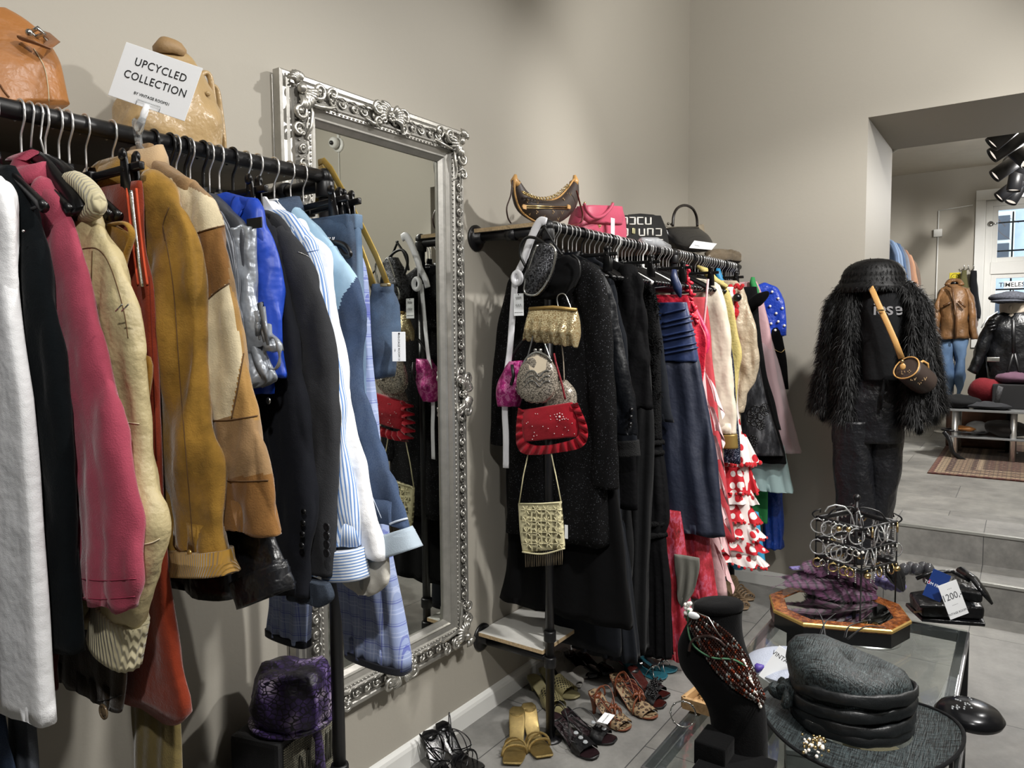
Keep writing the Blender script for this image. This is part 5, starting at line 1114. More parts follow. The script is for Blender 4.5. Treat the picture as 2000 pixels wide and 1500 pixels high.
for i, p in enumerate(P): tube(bm, [p+V((cos(q)*.008*(1 if i % 2 else .5), sin(q)*.006*(.3 if i % 2 else 1), sin(q)*.006)) for q in [k*pi/4 for k in range(8)]], .0018, 5, True)
obj('chain', bm, GOLD, r)
bm = B(); tube(bm, [ony(1022, 402, y0-.045), ony(1114, 404, y0-.045)], .003, 6); tube(bm, [ony(1022, 406, y0-.045), ony(1114, 408, y0-.045)], .002, 6); obj('zip', bm, GOLD, r)
for a in (1024, 1111): bm = B(); prism(bm, [(-.012, -.008), (.008, -.008), (.014, 0), (.008, .008), (-.012, .008)], -.002, .002, lambda u, v, d, a=a: ony(a, 404, y0-.047)+V((u*(1 if a > 1050 else -1), d, v))); obj('zip_end', bm, VACH, r, False)
monogram(r, [(1032, 418), (1048, 414), (1060, 424), (1080, 414), (1096, 416), (1030, 392), (1048, 396), (1100, 390), (1112, 380), (1070, 432), (1088, 428), (1040, 430)], .0135)
bm = B(); tube(bm, [ony(a, b, y0-.03) for a, b in spline([(1001, 352), (998, 380), (990, 405), (992, 425), (998, 436)], 5)], .0035, 6, flat=.5); obj('dark_strap', bm, leather('dark_brown_strap', '3a2620'), r)
bm = B(); tube(bm, [ony(a, b, y0-.05) for a, b in spline([(1126, 372), (1132, 395), (1138, 420), (1132, 436), (1104, 441)], 5)], .004, 6, flat=.5); obj('brown_strap', bm, leather('red_brown_strap', '6a2f26'), r)
# pink bag
PKL = leather('rose_leather', 'b84a64', rough=.5, wr=.15, var=.06)
r = thing('pink_handbag', 'rose pink leather handbag with a curved handle and white tag', 'bag', ony(1165, 460, 1.56)); y0 = 1.57
bm = B(); ybag(bm, y0, [(1128, 406), (1124, 425), (1121, 445), (1120, 468)], [(1206, 406), (1209, 425), (1210, 445), (1210, 476)], [.04, .055, .06, .06], 16, pw=.35); reg(r, bm); obj('body', bm, PKL, r)
bm = B(); ybag(bm, y0-.02, [(1136, 402), (1132, 425), (1136, 436)], [(1206, 405), (1207, 424), (1204, 440)], [.045, .052, .05], 10, pw=.4); obj('flap', bm, PKL, r)
bm = B(); P = [ony(a, b, y0-.085) for a, b in spline([(1141, 398), (1146, 412), (1160, 424), (1176, 422), (1190, 410), (1197, 398)], 6)]; tube(bm, P, .007, 10); obj('handle', bm, PKL, r)
bm = B(); c = ony(1171, 441, y0-.085); prism(bm, [(-.017, .004), (.017, .004), (.006, -.004), (0, -.010), (-.006, -.004)], -.002, .002, lambda u, v, d: c+V((u, d, v))); obj('clasp', bm, GOLD, r, False)
for a in (1142, 1196): bm = B(); ball(bm, ony(a, 397, y0-.08), .006, 8); obj('ring', bm, GOLD, r)
def vtag(a0, b0, a1, b1, y, label, lines, horiz=False):
    c = (ony(a0, b0, y)+ony(a1, b1, y))/2; w_ = (ony(a1, (b0+b1)/2, y)-ony(a0, (b0+b1)/2, y)).length; h_ = (ony((a0+a1)/2, b1, y)-ony((a0+a1)/2, b0, y)).length
    return c, w_, h_
c = ony(1197, 442, 1.475); price_tag('white tag hanging from the pink handbag handle', c, .07, .034, (0, 0, -1), (1, 0, 0), lines=(('VINTAGE ROOM 31', .0058, .004, -.006, 1.1),), dot=(-.031, 0))
# black and white letter bag
LT = M('woven_white_wool', 'd8d5cd', .95, 0, .8, 200, .05); LB_ = M('woven_black_wool', '141414', .95, 0, .8, 200, .1)
r = thing('letter_bag', 'black and white woven bag patterned with block letters and a gold clasp', 'bag', ony(1250, 480, 1.55)); y0 = 1.57
bm = B(); ybag(bm, y0, [(1211, 421), (1210, 450), (1209, 478)], [(1285, 422), (1292, 450), (1296, 482)], [.03, .05, .055], 14, pw=.35); reg(r, bm); obj('body', bm, LB_, r)
G = {'n': [(0, 0, 0, 1), (0, 1, 1, 1), (1, 1, 1, 0)], 'c': [(1, 1, 0, 1), (0, 1, 0, 0), (0, 0, 1, 0)], 'r': [(0, 1, 1, 1), (1, 1, 1, 0), (1, 0, 0, 0)], 'u': [(0, 1, 0, 0), (0, 0, 1, 0), (1, 0, 1, 1)], 's': [(1, 1, 0, 1), (0, 1, 0, .5), (0, .5, 1, .5), (1, .5, 1, 0), (1, 0, 0, 0)]}
for row, (py, ww) in enumerate(((431, 'nrcu'), (453, 'r unr'), (474, 'cunrc'))):
    for k, ch in enumerate(ww):
        if ch == ' ': continue
        bm = B(); a = 1214+k*(15.5+row*.9)+(0 if row != 1 else 1)
        for (x0_, y0_, x1_, y1_) in G[ch]:
            P = [hit(r, a+(x0_+(x1_-x0_)*t_/3)*10, py+7-(y0_+(y1_-y0_)*t_/3)*13, .002) for t_ in range(4)]
            if all(p is not None for p in P): tube(bm, P, .006, 6, flat=.5)
        if len(bm.verts): obj('woven_letter', bm, LT, r)
        else: bm.free()
bm = B(); p = hit(r, 1237, 451, .004); 
if p: box(bm, p-V((.014, .004, .013)), p+V((.014, .002, .013)), .003)
obj('clasp', bm, M('pale_gold', 'd6d3a4', .3, .7), r)
bm = B(); tube(bm, [ony(a, b, y0-.01) for a, b in ((1228, 421), (1250, 419), (1276, 421), (1284, 424))], .005, 8); obj('zip_edge', bm, LB_, r)
# black woven frame bag
WV = NT('black_woven_leather'); co = WV.co((1, 1, 1), (0, .785, 0)); ch = WV.n('ShaderNodeTexBrick', {'Vector': co, 'Color1': (1, 1, 1, 1), 'Color2': (.5, .5, .5, 1), 'Mortar': (0, 0, 0, 1), 'Scale': 1, 'Mortar Size': .0016, 'Brick Width': .016, 'Row Height': .009}); WV.set(Base_Color=lin('111113'), Roughness=.25, Normal=WV.bump(ch.outputs[0], .9, .004)); WV = WV.m
r = thing('woven_frame_bag', 'black woven leather frame bag with a tall arched handle', 'bag', ony(1335, 490, 1.58)); y0 = 1.58
bm = B(); ybag(bm, y0, [(1296, 444), (1296, 462), (1302, 478), (1318, 494)], [(1362, 446), (1376, 462), (1382, 478), (1378, 492)], [.03, .06, .07, .06], 18); reg(r, bm); obj('body', bm, WV, r)
bm = B(); tube(bm, [ony(1294, 446, y0-.02), ony(1330, 444, y0-.025), ony(1364, 444, y0-.02)], .005, 8); ball(bm, ony(1305, 437, y0), .008, 8); ball(bm, ony(1311, 438, y0-.01), .007, 8); obj('metal_frame', bm, M('dull_gunmetal', '77736a', .3, .9), r)
bm = B(); P = [ony(a, b, y0-.02) for a, b in spline([(1314, 442), (1316, 420), (1324, 406), (1338, 401), (1352, 407), (1360, 422), (1362, 442)], 6)]; tube(bm, P, .0075, 10); obj('handle', bm, leather('black_handle_leather', '1a1412'), r)
# brown and grey bags at the end, crinkled grey pouch, paper sign
GB = leather('taupe_leather', '6d604e', wr=.8)
r = thing('taupe_clutch', 'crumpled taupe grey clutch bag at the far end of the shelf', 'bag', ony(1420, 508, 1.5)); bm = B(); ybag(bm, 1.46, [(1395, 486), (1382, 496), (1380, 508)], [(1425, 489), (1452, 500), (1460, 512)], [.02, .05, .05], 14); crumple(bm, .014, (22, 22, 22), 4, oct=2); reg(r, bm); obj('body', bm, GB, r)
bm = B(); tube(bm, [ony(a, b, 1.42) for a, b in ((1440, 500), (1452, 504), (1460, 506))], .007, 8); ball(bm, ony(1461, 506, 1.42), .009, 8); ball(bm, ony(1458, 512, 1.42), .009, 8); obj('kiss_lock', bm, M('aged_brass', '8a7a5c', .4, .8), r)
r = thing('beige_scarf_bag', 'small beige fabric bag behind the black woven bag', 'bag', ony(1385, 480, 1.66)); bm = B(); ybag(bm, 1.66, [(1362, 440), (1364, 470), (1368, 490)], [(1372, 438), (1392, 470), (1396, 490)], [.01, .03, .03], 10); crumple(bm, .01, (25, 25, 25), 1); obj('body', bm, fabric('stone_linen', '9b907c'), r)
r = thing('dress_sign', 'white card sign tilted over the dress rail, printed in black', 'sign', ony(1370, 485, 1.42)); C4 = [ony(1356, 470, 1.44), ony(1400, 476, 1.40), ony(1390, 488, 1.36), ony(1346, 484, 1.40)]
X_ = (C4[1]-C4[0]).normalized(); Y_ = C4[0]-C4[3]; Z_ = X_.cross(Y_).normalized(); bm = B(); prism(bm, [(0, 0), (1, 0), (1, 1), (0, 1)], -.0008, .0008, lambda u, v, d: C4[3]+(C4[2]-C4[3])*u+((C4[0]-C4[3])*(1-u)+(C4[1]-C4[2])*u)*v+Z_*d); obj('card', bm, WHT, r, False)
text('lettering', 'ITERS DRESSES', .022, INK, r, sum(C4, V())/4+Z_*.0012-Y_*.2, X_, Y_, .0002)
CLEARB = bm = B(); tube(bm, [V((3.05, RY, RZ+.02)), V((3.2, RY-.01, RZ+.025)), V((3.35, RY, RZ+.02))], [.02, .026, .016], 8); crumple(bm, .008, (40, 40, 40), 3); tag(obj('plastic_bag', bm, M('crinkled_clear_plastic', 'b9bcc0', .15, 0, .6, 60, .2, alpha=.6)), 'crinkled clear plastic wrap lying on the dress rail', 'plastic wrap')
# ---- things hung on the front post of the dress rack
BST = leather('black_strap_leather', '0d0d0e', wr=.1)
xq = 2.17
r = thing('silver_sequin_bag', 'silver sequin shoulder bag with a black strap at the top of the post', 'bag', onx(1055, 520, xq)); bm = B(); pbag(bm, xq-.02, [(1050, 478), (1040, 500), (1028, 545), (1026, 572)], [(1074, 476), (1085, 490), (1076, 540), (1052, 578)], [.02, .035, .04, .025], 20); crumple(bm, .004, (30, 30, 30), 2); reg(r, bm)
SQN = NT('silver_scale_sequin'); co = SQN.co(); v = SQN.n('ShaderNodeTexVoronoi', {'Vector': co, 'Scale': 190, 'Randomness': .3}); SQN.set(Base_Color=SQN.mix(SQN.n('ShaderNodeSeparateColor', {0: v.outputs['Color']}).outputs[0], lin('141416'), lin('5f6064')), Metallic=.7, Roughness=.3, Normal=SQN.bump(v.outputs['Distance'], .9, .003)); SQN = SQN.m
obj('body', bm, SQN, r); bm = B()
P = [onx(a, b, xq-.05) for a, b in spline([(1050, 478), (1040, 505), (1028, 545), (1024, 568), (1034, 576), (1052, 572), (1076, 536), (1085, 492), (1074, 476)], 5)]; tube(bm, P, .004, 6); obj('bead_edge', bm, SILV, r)
bm = B(); tube(bm, [onx(a, b, xq-.03) for a, b in spline([(1066, 478), (1048, 466), (1030, 464), (1018, 478), (1017, 500), (1026, 520)], 6)], .0055, 8); tube(bm, [onx(a, b, xq-.0) for a, b in spline([(1062, 440), (1070, 455), (1085, 480), (1098, 498)], 6)], .0045, 8); tube(bm, [onx(a, b, xq) for a, b in spline([(1066, 440), (1050, 465), (1040, 490), (1036, 510)], 6)], .0045, 8); obj('strap', bm, BST, r)
r = thing('black_velvet_bonnet', 'black velvet bag slumped behind the silver sequin bag', 'bag', onx(1090, 545, 2.19)); bm = B(); pbag(bm, 2.20, [(1085, 512), (1056, 545), (1040, 570), (1038, 588)], [(1112, 498), (1128, 510), (1128, 545), (1102, 578)], [.02, .03, .035, .02], 20); crumple(bm, .01, (18, 18, 18), 5, oct=2); obj('body', bm, VELV, r)
bm = B(); tube(bm, [onx(a, b, 2.16) for a, b in spline([(1118, 498), (1130, 510), (1132, 535), (1122, 560)], 5)], .004, 6); obj('strap', bm, BST, r)
# white padded hanger / ribbon
WR_ = M('white_satin_ribbon', 'e6e6ea', .45, 0, .1, 200, .02, wr=.3); r = thing('white_satin_ribbon', 'long white satin ribbon strap looped over the post and hanging down', 'ribbon', onx(990, 910, xq))
bm = B(); tube(bm, [onx(a, b, xq+.02) for a, b in spline([(1066, 434), (1056, 432), (1046, 446), (1032, 480), (1022, 510), (1010, 535), (1006, 552)], 5)], [.016]*19+[.014]*12, 10, flat=.35, up=(1, 0, 0)); obj('loop', bm, WR_, r)
bm = B(); tube(bm, [onx(a, b, xq+.0) for a, b in spline([(1006, 545), (1002, 600), (996, 680), (990, 730), (986, 800), (988, 850), (988, 914)], 6)], .0125, 8, flat=.12, up=(1, .2, 0)); obj('tail', bm, WR_, r)
bm = B(); c = onx(1010, 543, xq-.01); tube(bm, [c+V((0, cos(a)*.017, sin(a)*.021)) for a in [k*pi/10 for k in range(20)]], .009, 8, True); obj('ring', bm, WR_, r)
c = onx(1013, 595, xq-.03); F2 = V((0, -1, 0)); rr2 = price_tag('white tag with handwriting hanging from the satin ribbon', c, .042, .078, F2, (0, 0, 1), lines=(('VINTAGE ROOM31', .0042, 0, -.028),), dot=(0, .035))
bm = B(); random.seed(7)
for (oy, oz, n_) in ((0, .022, 12), (.0, -.004, 9)):
    tube(bm, [c+V((-.0012, -(-.012+.026*q/n_), oz+.006*sin(q*2.1)+.002*q/n_)) for q in range(n_)], .0006, 4)
obj('handwriting', bm, INK, rr2); bm = B(); tube(bm, [c+V((-.001, 0, .035)), onx(1012, 556, xq-.02)], .0006, 4); obj('string', bm, INK, rr2)
# gold sequin clutch
GSQ = sequin('gold_sequin', '7a6748', 'd9cba2', 330, .45, .25, .7); r = thing('gold_sequin_clutch', 'draped gold and silver sequin evening bag hanging at the post', 'bag', onx(1078, 680, xq)); x = 2.16
bm = B(); pbag(bm, x, [(1034, 602), (1030, 625), (1024, 650), (1022, 662)], [(1126, 604), (1130, 620), (1131, 650), (1128, 676)], [.012, .03, .04, .02], 26, n=90); 
bm.normal_update()
for v in bm.verts: v.co.x += .006*sin(v.co.y*170)*min(1, max(0, (onx(1078, 610, x).z-v.co.z)*12)); v.co.z += .006*sin(v.co.y*170+1) if v.co.z < onx(1078, 655, x).z else 0
obj('body', bm, GSQ, r); bm = B(); tube(bm, [onx(1034, 603, x-.012), onx(1080, 600, x-.016), onx(1126, 605, x-.012)], .006, 8); obj('top_edge', bm, M('gold_satin', 'a5874e', .4, .5), r)
bm = B(); tube(bm, [onx(a, b, x) for a, b in spline([(1091, 602), (1088, 585), (1092, 575), (1104, 576), (1116, 605)], 5)], .0025, 6); obj('cord_strap', bm, SILV, r)
# magenta brocade pouch
t = NT('magenta_brocade'); co = t.co(); t.set(Base_Color=t.ramp(t.noise(co, 40, 4, .7), [(.35, '6e0f48'), (.5, 'a51f73'), (.58, 'c77aa4'), (.62, '8e1a62')]), Metallic=.3, Roughness=.4, Normal=t.bump(t.noise(co, 60, 3), .5, .004)); MGB = t.m
x = 2.18; r = thing('magenta_pouch', 'magenta brocade pouch bag hanging left of the beaded oval bag', 'bag', onx(1000, 790, x)); bm = B(); pbag(bm, x, [(998, 706), (984, 735), (976, 770), (978, 790)], [(1024, 704), (1022, 735), (1018, 770), (1010, 795)], [.03, .04, .05, .035], 24); crumple(bm, .006, (25, 25, 25), 6); reg(r, bm); obj('body', bm, MGB, r)
bm = B(); tube(bm, [onx(a, b, x) for a, b in spline([(1000, 706), (1004, 690), (1022, 665), (1034, 650)], 4)], .005, 6); tube(bm, [onx(a, b, x-.05) for a, b in ((1000, 712), (1003, 735), (998, 752))], .006, 6); obj('black_trim', bm, BST, r)
# beaded oval bag with frame
PB = NT('seed_pearl_beads'); co = PB.co(); v = PB.n('ShaderNodeTexVoronoi', {'Vector': co, 'Scale': 210}); PB.set(Base_Color=PB.ramp(v.outputs['Distance'], [(0, 'c9bfae'), (.5, '8d8478'), (.8, '4f4a44')]), Roughness=.25, Metallic=.2, Normal=PB.bump(v.outputs['Distance'], -1.0, .004)); PB = PB.m
x = 2.12; r = thing('beaded_oval_bag', 'oval silver beaded evening bag with a metal frame and scalloped fringe', 'bag', onx(1050, 780, x)); bm = B(); pbag(bm, x, [(1042, 690), (1020, 712), (1011, 745), (1016, 770), (1035, 786)], [(1056, 690), (1078, 706), (1088, 738), (1084, 768), (1066, 786)], [.012, .02, .025, .025, .014], 26); reg(r, bm); obj('body', bm, PB, r)
bm = B(); P = [hit(r, a, b, .003) for a, b in ((1030, 700), (1050, 694), (1068, 704), (1066, 722), (1050, 730), (1034, 722))]; P = [p for p in P if p]; 
if len(P) > 3: bmesh.ops.contextual_create if 0 else None; loft(bm, [P[:3], [P[5], (P[4]+P[1])/2 if 0 else P[4], P[3]]], closed=False)
obj('satin_panel', bm, M('cream_satin', 'cdbfa8', .45), r)
bm = B(); tube(bm, [onx(a, b, x-.012) for a, b in spline([(1022, 712), (1030, 698), (1048, 688), (1066, 694), (1078, 706)], 5)], .004, 8); ball(bm, onx(1046, 684, x-.012), .007, 8); ball(bm, onx(1056, 684, x-.012), .007, 8); obj('frame', bm, SILV, r)
bm = B()
for k in range(11):
    a = pi*(.05+.9*k/10); c = onx(1049-38*cos(a), 752+30*sin(a), x); tube(bm, [c+V((0, -.009*cos(q), -.011*sin(q))) for q in [j*pi/6 for j in range(7)]], .0022, 5)
obj('scalloped_fringe', bm, PB, r)
bm = B()
for k in range(3): P = [hit(r, 1024+q*10, 735+k*10-12*abs(sin(q*1.05)), .003) for q in range(6)]; P = [p for p in P if p]; tube(bm, spline(P, 3), .0022, 5) if len(P) > 2 else None
obj('bead_swag', bm, SILV, r)
bm = B(); tube(bm, [onx(a, b, x+.02) for a, b in spline([(1030, 700), (1038, 670), (1044, 640)], 4)], .003, 6); tube(bm, [onx(a, b, x+.02) for a, b in spline([(1076, 704), (1066, 676), (1058, 655)], 4)], .003, 6); obj('chain_strap', bm, SILV, r)
# beige beaded bag behind
x = 2.19; r = thing('beige_beaded_bag', 'beige beaded bag half hidden behind the red ruffled bag', 'bag', onx(1100, 800, x)); bm = B(); pbag(bm, x, [(1092, 745), (1075, 775), (1062, 805)], [(1104, 742), (1122, 765), (1124, 800)], [.02, .03, .03], 16); obj('body', bm, PB, r); bm = B(); tube(bm, [onx(a, b, x-.02) for a, b in spline([(1102, 745), (1100, 700), (1094, 650), (1091, 600)], 4)], .0022, 6); obj('cord_strap', bm, M('taupe_cord', '8b8172', .7), r)
# red ruffled bag
RB_ = suede('deep_red_velvet', '8c1622', var=.15, sheen=.3); x = 2.13; r = thing('red_ruffled_bag', 'deep red fabric bag with pleated ruffle trim and tiny beads', 'bag', onx(1075, 880, x)); bm = B(); pbag(bm, x, [(1022, 800), (1022, 830), (1024, 862)], [(1118, 786), (1130, 820), (1130, 852)], [.014, .03, .022], 20); crumple(bm, .004, (20, 20, 20), 3); reg(r, bm); obj('body', bm, RB_, r)
bm = B(); inn = spline([(1024, 802), (1022, 830), (1026, 860), (1050, 870), (1090, 866), (1128, 852), (1128, 820), (1114, 790)], 8); out = spline([(1012, 796), (1008, 835), (1010, 872), (1030, 888), (1090, 884), (1138, 872), (1148, 838), (1128, 786)], 8)
A_ = resample(inn, 70); Bq = resample(out, 70); loft(bm, [[onx(*p, x-.012) for p in A_], [onx((p[0]+q[0])/2, (p[1]+q[1])/2, x-.012-(.012 if i % 4 < 2 else -.004)) for i, (p, q) in enumerate(zip(A_, Bq))], [onx(*q, x-.008-(.014 if i % 4 < 2 else -.012)) for i, q in enumerate(Bq)]], closed=False); loft(bm, [[onx(*p, x+.008) for p in A_], [onx(*q, x-.001-(.014 if i % 4 < 2 else -.012)) for i, q in enumerate(Bq)]], closed=False); obj('ruffle_trim', bm, RB_, r)
bm = B(); random.seed(21)
for k in range(26):
    p = hit(r, random.uniform(1028, 1122), random.uniform(806, 862), .002)
    if p: ball(bm, p, .0018, 5)
for k in range(8):
    p = hit(r, 1093+7*cos(k*pi/4), 814+7*sin(k*pi/4), .002)
    if p: ball(bm, p, .0024, 5)
p = hit(r, 1093, 814, .003)
if p: ball(bm, p, .0045, 6)
obj('bead_trim', bm, M('clear_crystal', 'f3dede', .05, .3, 0, var=0), r)
bm = B(); tube(bm, [onx(a, b, x-.01) for a, b in spline([(1104, 780), (1096, 745), (1086, 710), (1082, 690)], 4)], .004, 6, flat=.4); obj('strap', bm, leather('red_strap', '7c1420'), r)
# crochet bag with fringe
CRO = NT('cream_crochet'); co = CRO.co(); v = CRO.n('ShaderNodeTexVoronoi', {'Vector': co, 'Scale': 48, 'Randomness': .25}, feature='DISTANCE_TO_EDGE'); CRO.set(Base_Color=CRO.ramp(v.outputs[0], [(0, 'cfc7a0'), (.12, 'cfc7a0'), (.2, '6b6448')]), Roughness=.9, Normal=CRO.bump(v.outputs[0], -.9, .006)); CRO = CRO.m
CRT = M('cream_crochet_yarn', 'd2caa4', .9, 0, .5, 300, .08); x = 2.14
r = thing('crochet_bag', 'cream crochet shoulder bag with a long cord and brown fringe', 'bag', onx(1058, 1075, x)); bm = B(); pbag(bm, x, [(1013, 984), (1017, 1040), (1022, 1078)], [(1096, 982), (1100, 1030), (1103, 1070)], [.01, .014, .012], 16, pw=.4); reg(r, bm); obj('body', bm, CRO, r)
bm = B()
for row in range(4):
    for k in range(4):
        cx = 1027+k*20+row*1.3; cy = 996+row*22; 
        for j in range(6):
            a = j*pi/3; P = [hit(r, cx+cos(a)*q+sin(a)*1.5*(q > 2), cy+sin(a)*q, .003) for q in (1, 4, 7, 9.5)]; P = [p for p in P if p]
            if len(P) > 2: tube(bm, P, .0018, 5)
obj('crochet_flower', tag and bm, CRT, r)
bm = B(); P = [onx(a, b, x-.012) for a, b in ((1013, 984), (1055, 984), (1097, 981))]; tube(bm, P, .003, 6); obj('crochet_edge', bm, CRT, r); bm = B(); P = [onx(a, b, x-.012) for a, b in ((1020, 1078), (1060, 1082), (1103, 1071))]; tube(bm, spline(P, 5), .003, 6); obj('crochet_edge', bm, CRT, r)
for k in range(21):
    bm = B(); a = onx(1026+k*3.6, 1080-k*.3, x-.004); tube(bm, [a, a+V((.001, 0, -.025)), a+V((0, .001*(k % 3-1), -.052))], .0013, 5); obj('fringe_strand', bm, M('brown_bead_fringe', '6b5f4c', .5), r)
bm = B(); tube(bm, [onx(a, b, x+.0) for a, b in ((1014, 984), (1022, 930), (1032, 884))], .0022, 6); tube(bm, [onx(a, b, x+.0) for a, b in ((1096, 981), (1086, 930), (1076, 884))], .0022, 6); obj('cord_strap', bm, CRT, r)
c = onx(1106, 1042, x); bm = B(); box(bm, c-V((.0005, .006, .018)), c+V((.0005, .006, .03))); obj('paper_label', bm, WHT, r, False)
# ================================================================ SHOES AND FLOOR
def shoe(label, heel, toe, h, m, style, cat='shoe', sole=None, ins=None, group=None, toeshape='round', name='sandal', mir=1):
    a = onz(heel[0], heel[1], h); b = onz(toe[0], toe[1], .012); a.z = 0; b.z = 0; d = b-a; L = min(.265, max(.2, d.length)); d.normalize(); a = b-d*L
    s = V((-d.y, d.x, 0)); r = thing(name, label, cat, a, group=group)
    S = lambda t: h*max(0, 1-(t/.62))**1.0*(1-.0*t)*(1 if t > .12 else (1-.0))+.006 if t < .62 else .006+.006*max(0, (t-.8)/.2)
    def Z(t):
        if t < .62: q = t/.62; return .007+h*(1-q*q*(3-2*q))
        return .007+.008*((t-.62)/.38)**2
    def Wd(t):
        base = interp([(0, .018), (-.08, .03), (-.2, .031), (-.45, .027), (-.68, .042), (-.85, .04), (-.95, .03 if toeshape == 'round' else (.036 if toeshape == 'square' else .014)), (-1, .014 if toeshape == 'round' else (.032 if toeshape == 'square' else .002))], -t); return base
    P = lambda t, w_, z=0: a+d*(L*t)+s*w_+V((0, 0, Z(t)+z))
    bm = B(); rings = []
    for i in range(26):
        t = i/25; w_ = Wd(t); bow = .006*sin(t*pi)*mir; th = .005
        rings.append([P(t, bow+w_*cos(q), 0)+V((0, 0, (-th if sin(q) < 0 else 0)+abs(sin(q))**.3*.001*(1 if sin(q) > 0 else -1))) for q in [2*pi*k/16 for k in range(16)]])
    loft(bm, rings); obj('sole', bm, sole or m, r)
    bm = B(); rings = []
    for i in range(24):
        t = .02+.95*i/23; w_ = Wd(t)*.93; rings.append([P(t, .006*sin(t*pi)*mir+w_*cos(q), .0012+.0012*sin(q)) for q in [pi*k/8 for k in range(9)]])
    loft(bm, rings, closed=False); obj('insole', bm, ins or m, r)
    if h > .02:
        bm = B(); rings = []
        for i in range(8):
            q = i/7; z = (h-.0)*(1-q)+.004*0; sh = .022*(1-q)**1.6+(.0065 if h > .05 else .014); c = a+d*(L*.085*(1-.25*q)+.004)+V((0, 0, max(.0, z*1.0)))
            rings.append([c+d*(sh*cos(u)*.9)+s*(sh*sin(u)) for u in [2*pi*k/14 for k in range(14)]])
        loft(bm, rings); obj('heel', bm, sole or m, r)
    def arch(t0, t1, hh, w, nm='strap', mat=None, rr=.004, flat=.35, e=1.0):
        bm = B(); pts = []
        for k in range(13):
            q = k/12; t = t0+(t1-t0)*q; an = pi*q; W_ = Wd(t)+.003; pts.append(P(t, .006*sin(t*pi)*mir+W_*cos(an)*1.0, hh*sin(an)**.8))
        tube(bm, pts, w, 8, flat=flat, up=d); 
        for f in bm.faces: pass
        return obj(nm, bm, mat or m, r)
    def band(t0, t1, hh, nm='upper', mat=None, amp=0):
        bm = B(); rings = []
        for j in range(9):
            t = t0+(t1-t0)*j/8; W_ = Wd(t)+.004; H_ = hh*(1-.45*j/8); rings.append([P(t, .006*sin(t*pi)*mir+W_*cos(pi*k/16), H_*sin(pi*k/16)**.7+(amp*sin(k*2.3+j) if amp else 0)) for k in range(17)])
        R2 = [[p+V((0, 0, .002)) for p in q] for q in rings]
        loft(bm, rings, closed=False); loft(bm, R2, closed=False); return obj(nm, bm, mat or m, r)
    def lace(n, amp, base, rad=.0018, mat=None, seed=0):
        rnd = random.Random(seed); 
        for k in range(n):
            bm = B(); t0 = base+rnd.uniform(-.12, .12); side = rnd.choice((-1, 1)); hh = amp*rnd.uniform(.5, 1.0); pts = []
            w1 = rnd.uniform(.03, .07)
            for q in range(9):
                u = q/8; pts.append(P(min(.95, max(.05, t0+.25*sin(u*pi*1.0+k))), side*(.02-w1*sin(u*pi)), max(.0, hh*sin(u*pi)))-V((0, 0, 0)))
            tube(bm, spline(pts, 3), rad, 6); obj('lace', bm, mat or m, r)
    return dict(r=r, P=P, arch=arch, band=band, lace=lace, Wd=Wd, d=d, s=s, L=L, a=a)
GLD = M('gold_foil_leather', 'b09a66', .3, .85, .5, 700, .12, 60); GLT = M('gold_glitter', '9c8757', .4, .8, 1.0, 900, .3, 200)
for k, (hp, tp, lb) in enumerate((((1010, 1383), (1000, 1492), 'gold square toe high heel sandal on the left of its pair'), ((1030, 1376), (1064, 1478), 'gold square toe high heel sandal on the right, angled outward'))):
    q = shoe(lb, hp, tp, .075, GLT, '', toeshape='square', ins=GLD, group='gold sandals', name='heeled_sandal', mir=1-2*k)
    q['arch'](.72, .60, .05, .004); q['arch'](.60, .76, .045, .004); q['arch'](.70, .82, .036, .005)
BLT = leather('black_patent', '0b0b0d', rough=.18, wr=.1)
for k, (hp, tp, lb) in enumerate((((836, 1430), (872, 1530), 'black strappy high heel at the bottom, nearest the wall'), ((858, 1414), (940, 1505), 'black strappy high heel at the bottom with looping laces'))):
    q = shoe(lb, hp, tp, .09, BLT, '', group='black strappy heels', name='heeled_sandal', toeshape='round', mir=1-2*k)
    q['arch'](.72, .62, .05, .003); q['arch'](.62, .78, .045, .003); q['lace'](4, .06, .45, .0022, seed=k+3)
    c = q['P'](.14, 0, .003); bm = B(); tube(bm, [c-q['s']*.006, c+q['s']*.006], .0012, 4); ball(bm, c+q['d']*.012, .0018, 5); obj('size_mark', bm, SILV, q['r'])
BSN = M('black_satin_shoe', '0c0c0e', .4, 0, .1, var=0, wr=.6); GEM = M('clear_gem', 'e6ebef', .03, .2, 0, var=0, trans=.5)
for k, (hp, tp, lb) in enumerate((((1075, 1396), (1164, 1480), 'black satin sandal with three clear gems, nearer one'), ((1100, 1390), (1203, 1447), 'black satin sandal with clear gems, farther one under the tag'))):
    q = shoe(lb, hp, tp, .06, BSN, '', group='black gem sandals', name='heeled_sandal', ins=leather('plum_insole', '241619'), mir=1-2*k)
    q['band'](.62, .84, .042, amp=.001); q['lace'](6, .06, .42, .0018, seed=k+9)
    for j in range(3): c = q['P'](.58+.1*j, 0, .048-.006*j); bm = B(); ball(bm, c, .010, 7, s=(1, 1, .6)); obj('gem', bm, GEM, q['r'], False)
CRM = leather('pistachio_leather', '8d8560', rough=.5, wr=.1)
t = NT('perforated_pistachio'); co = t.co((1, 1, 0)); v = t.n('ShaderNodeTexVoronoi', {'Vector': t.co((1, 1, .2), (0, 0, .8)), 'Scale': 95, 'Randomness': 0.0}); t.set(Base_Color=t.ramp(v.outputs['Distance'], [(0, '1a1812'), (.3, '1a1812'), (.36, '9a9168'), (1, '9a9168')]), Roughness=.5); PERF = t.m
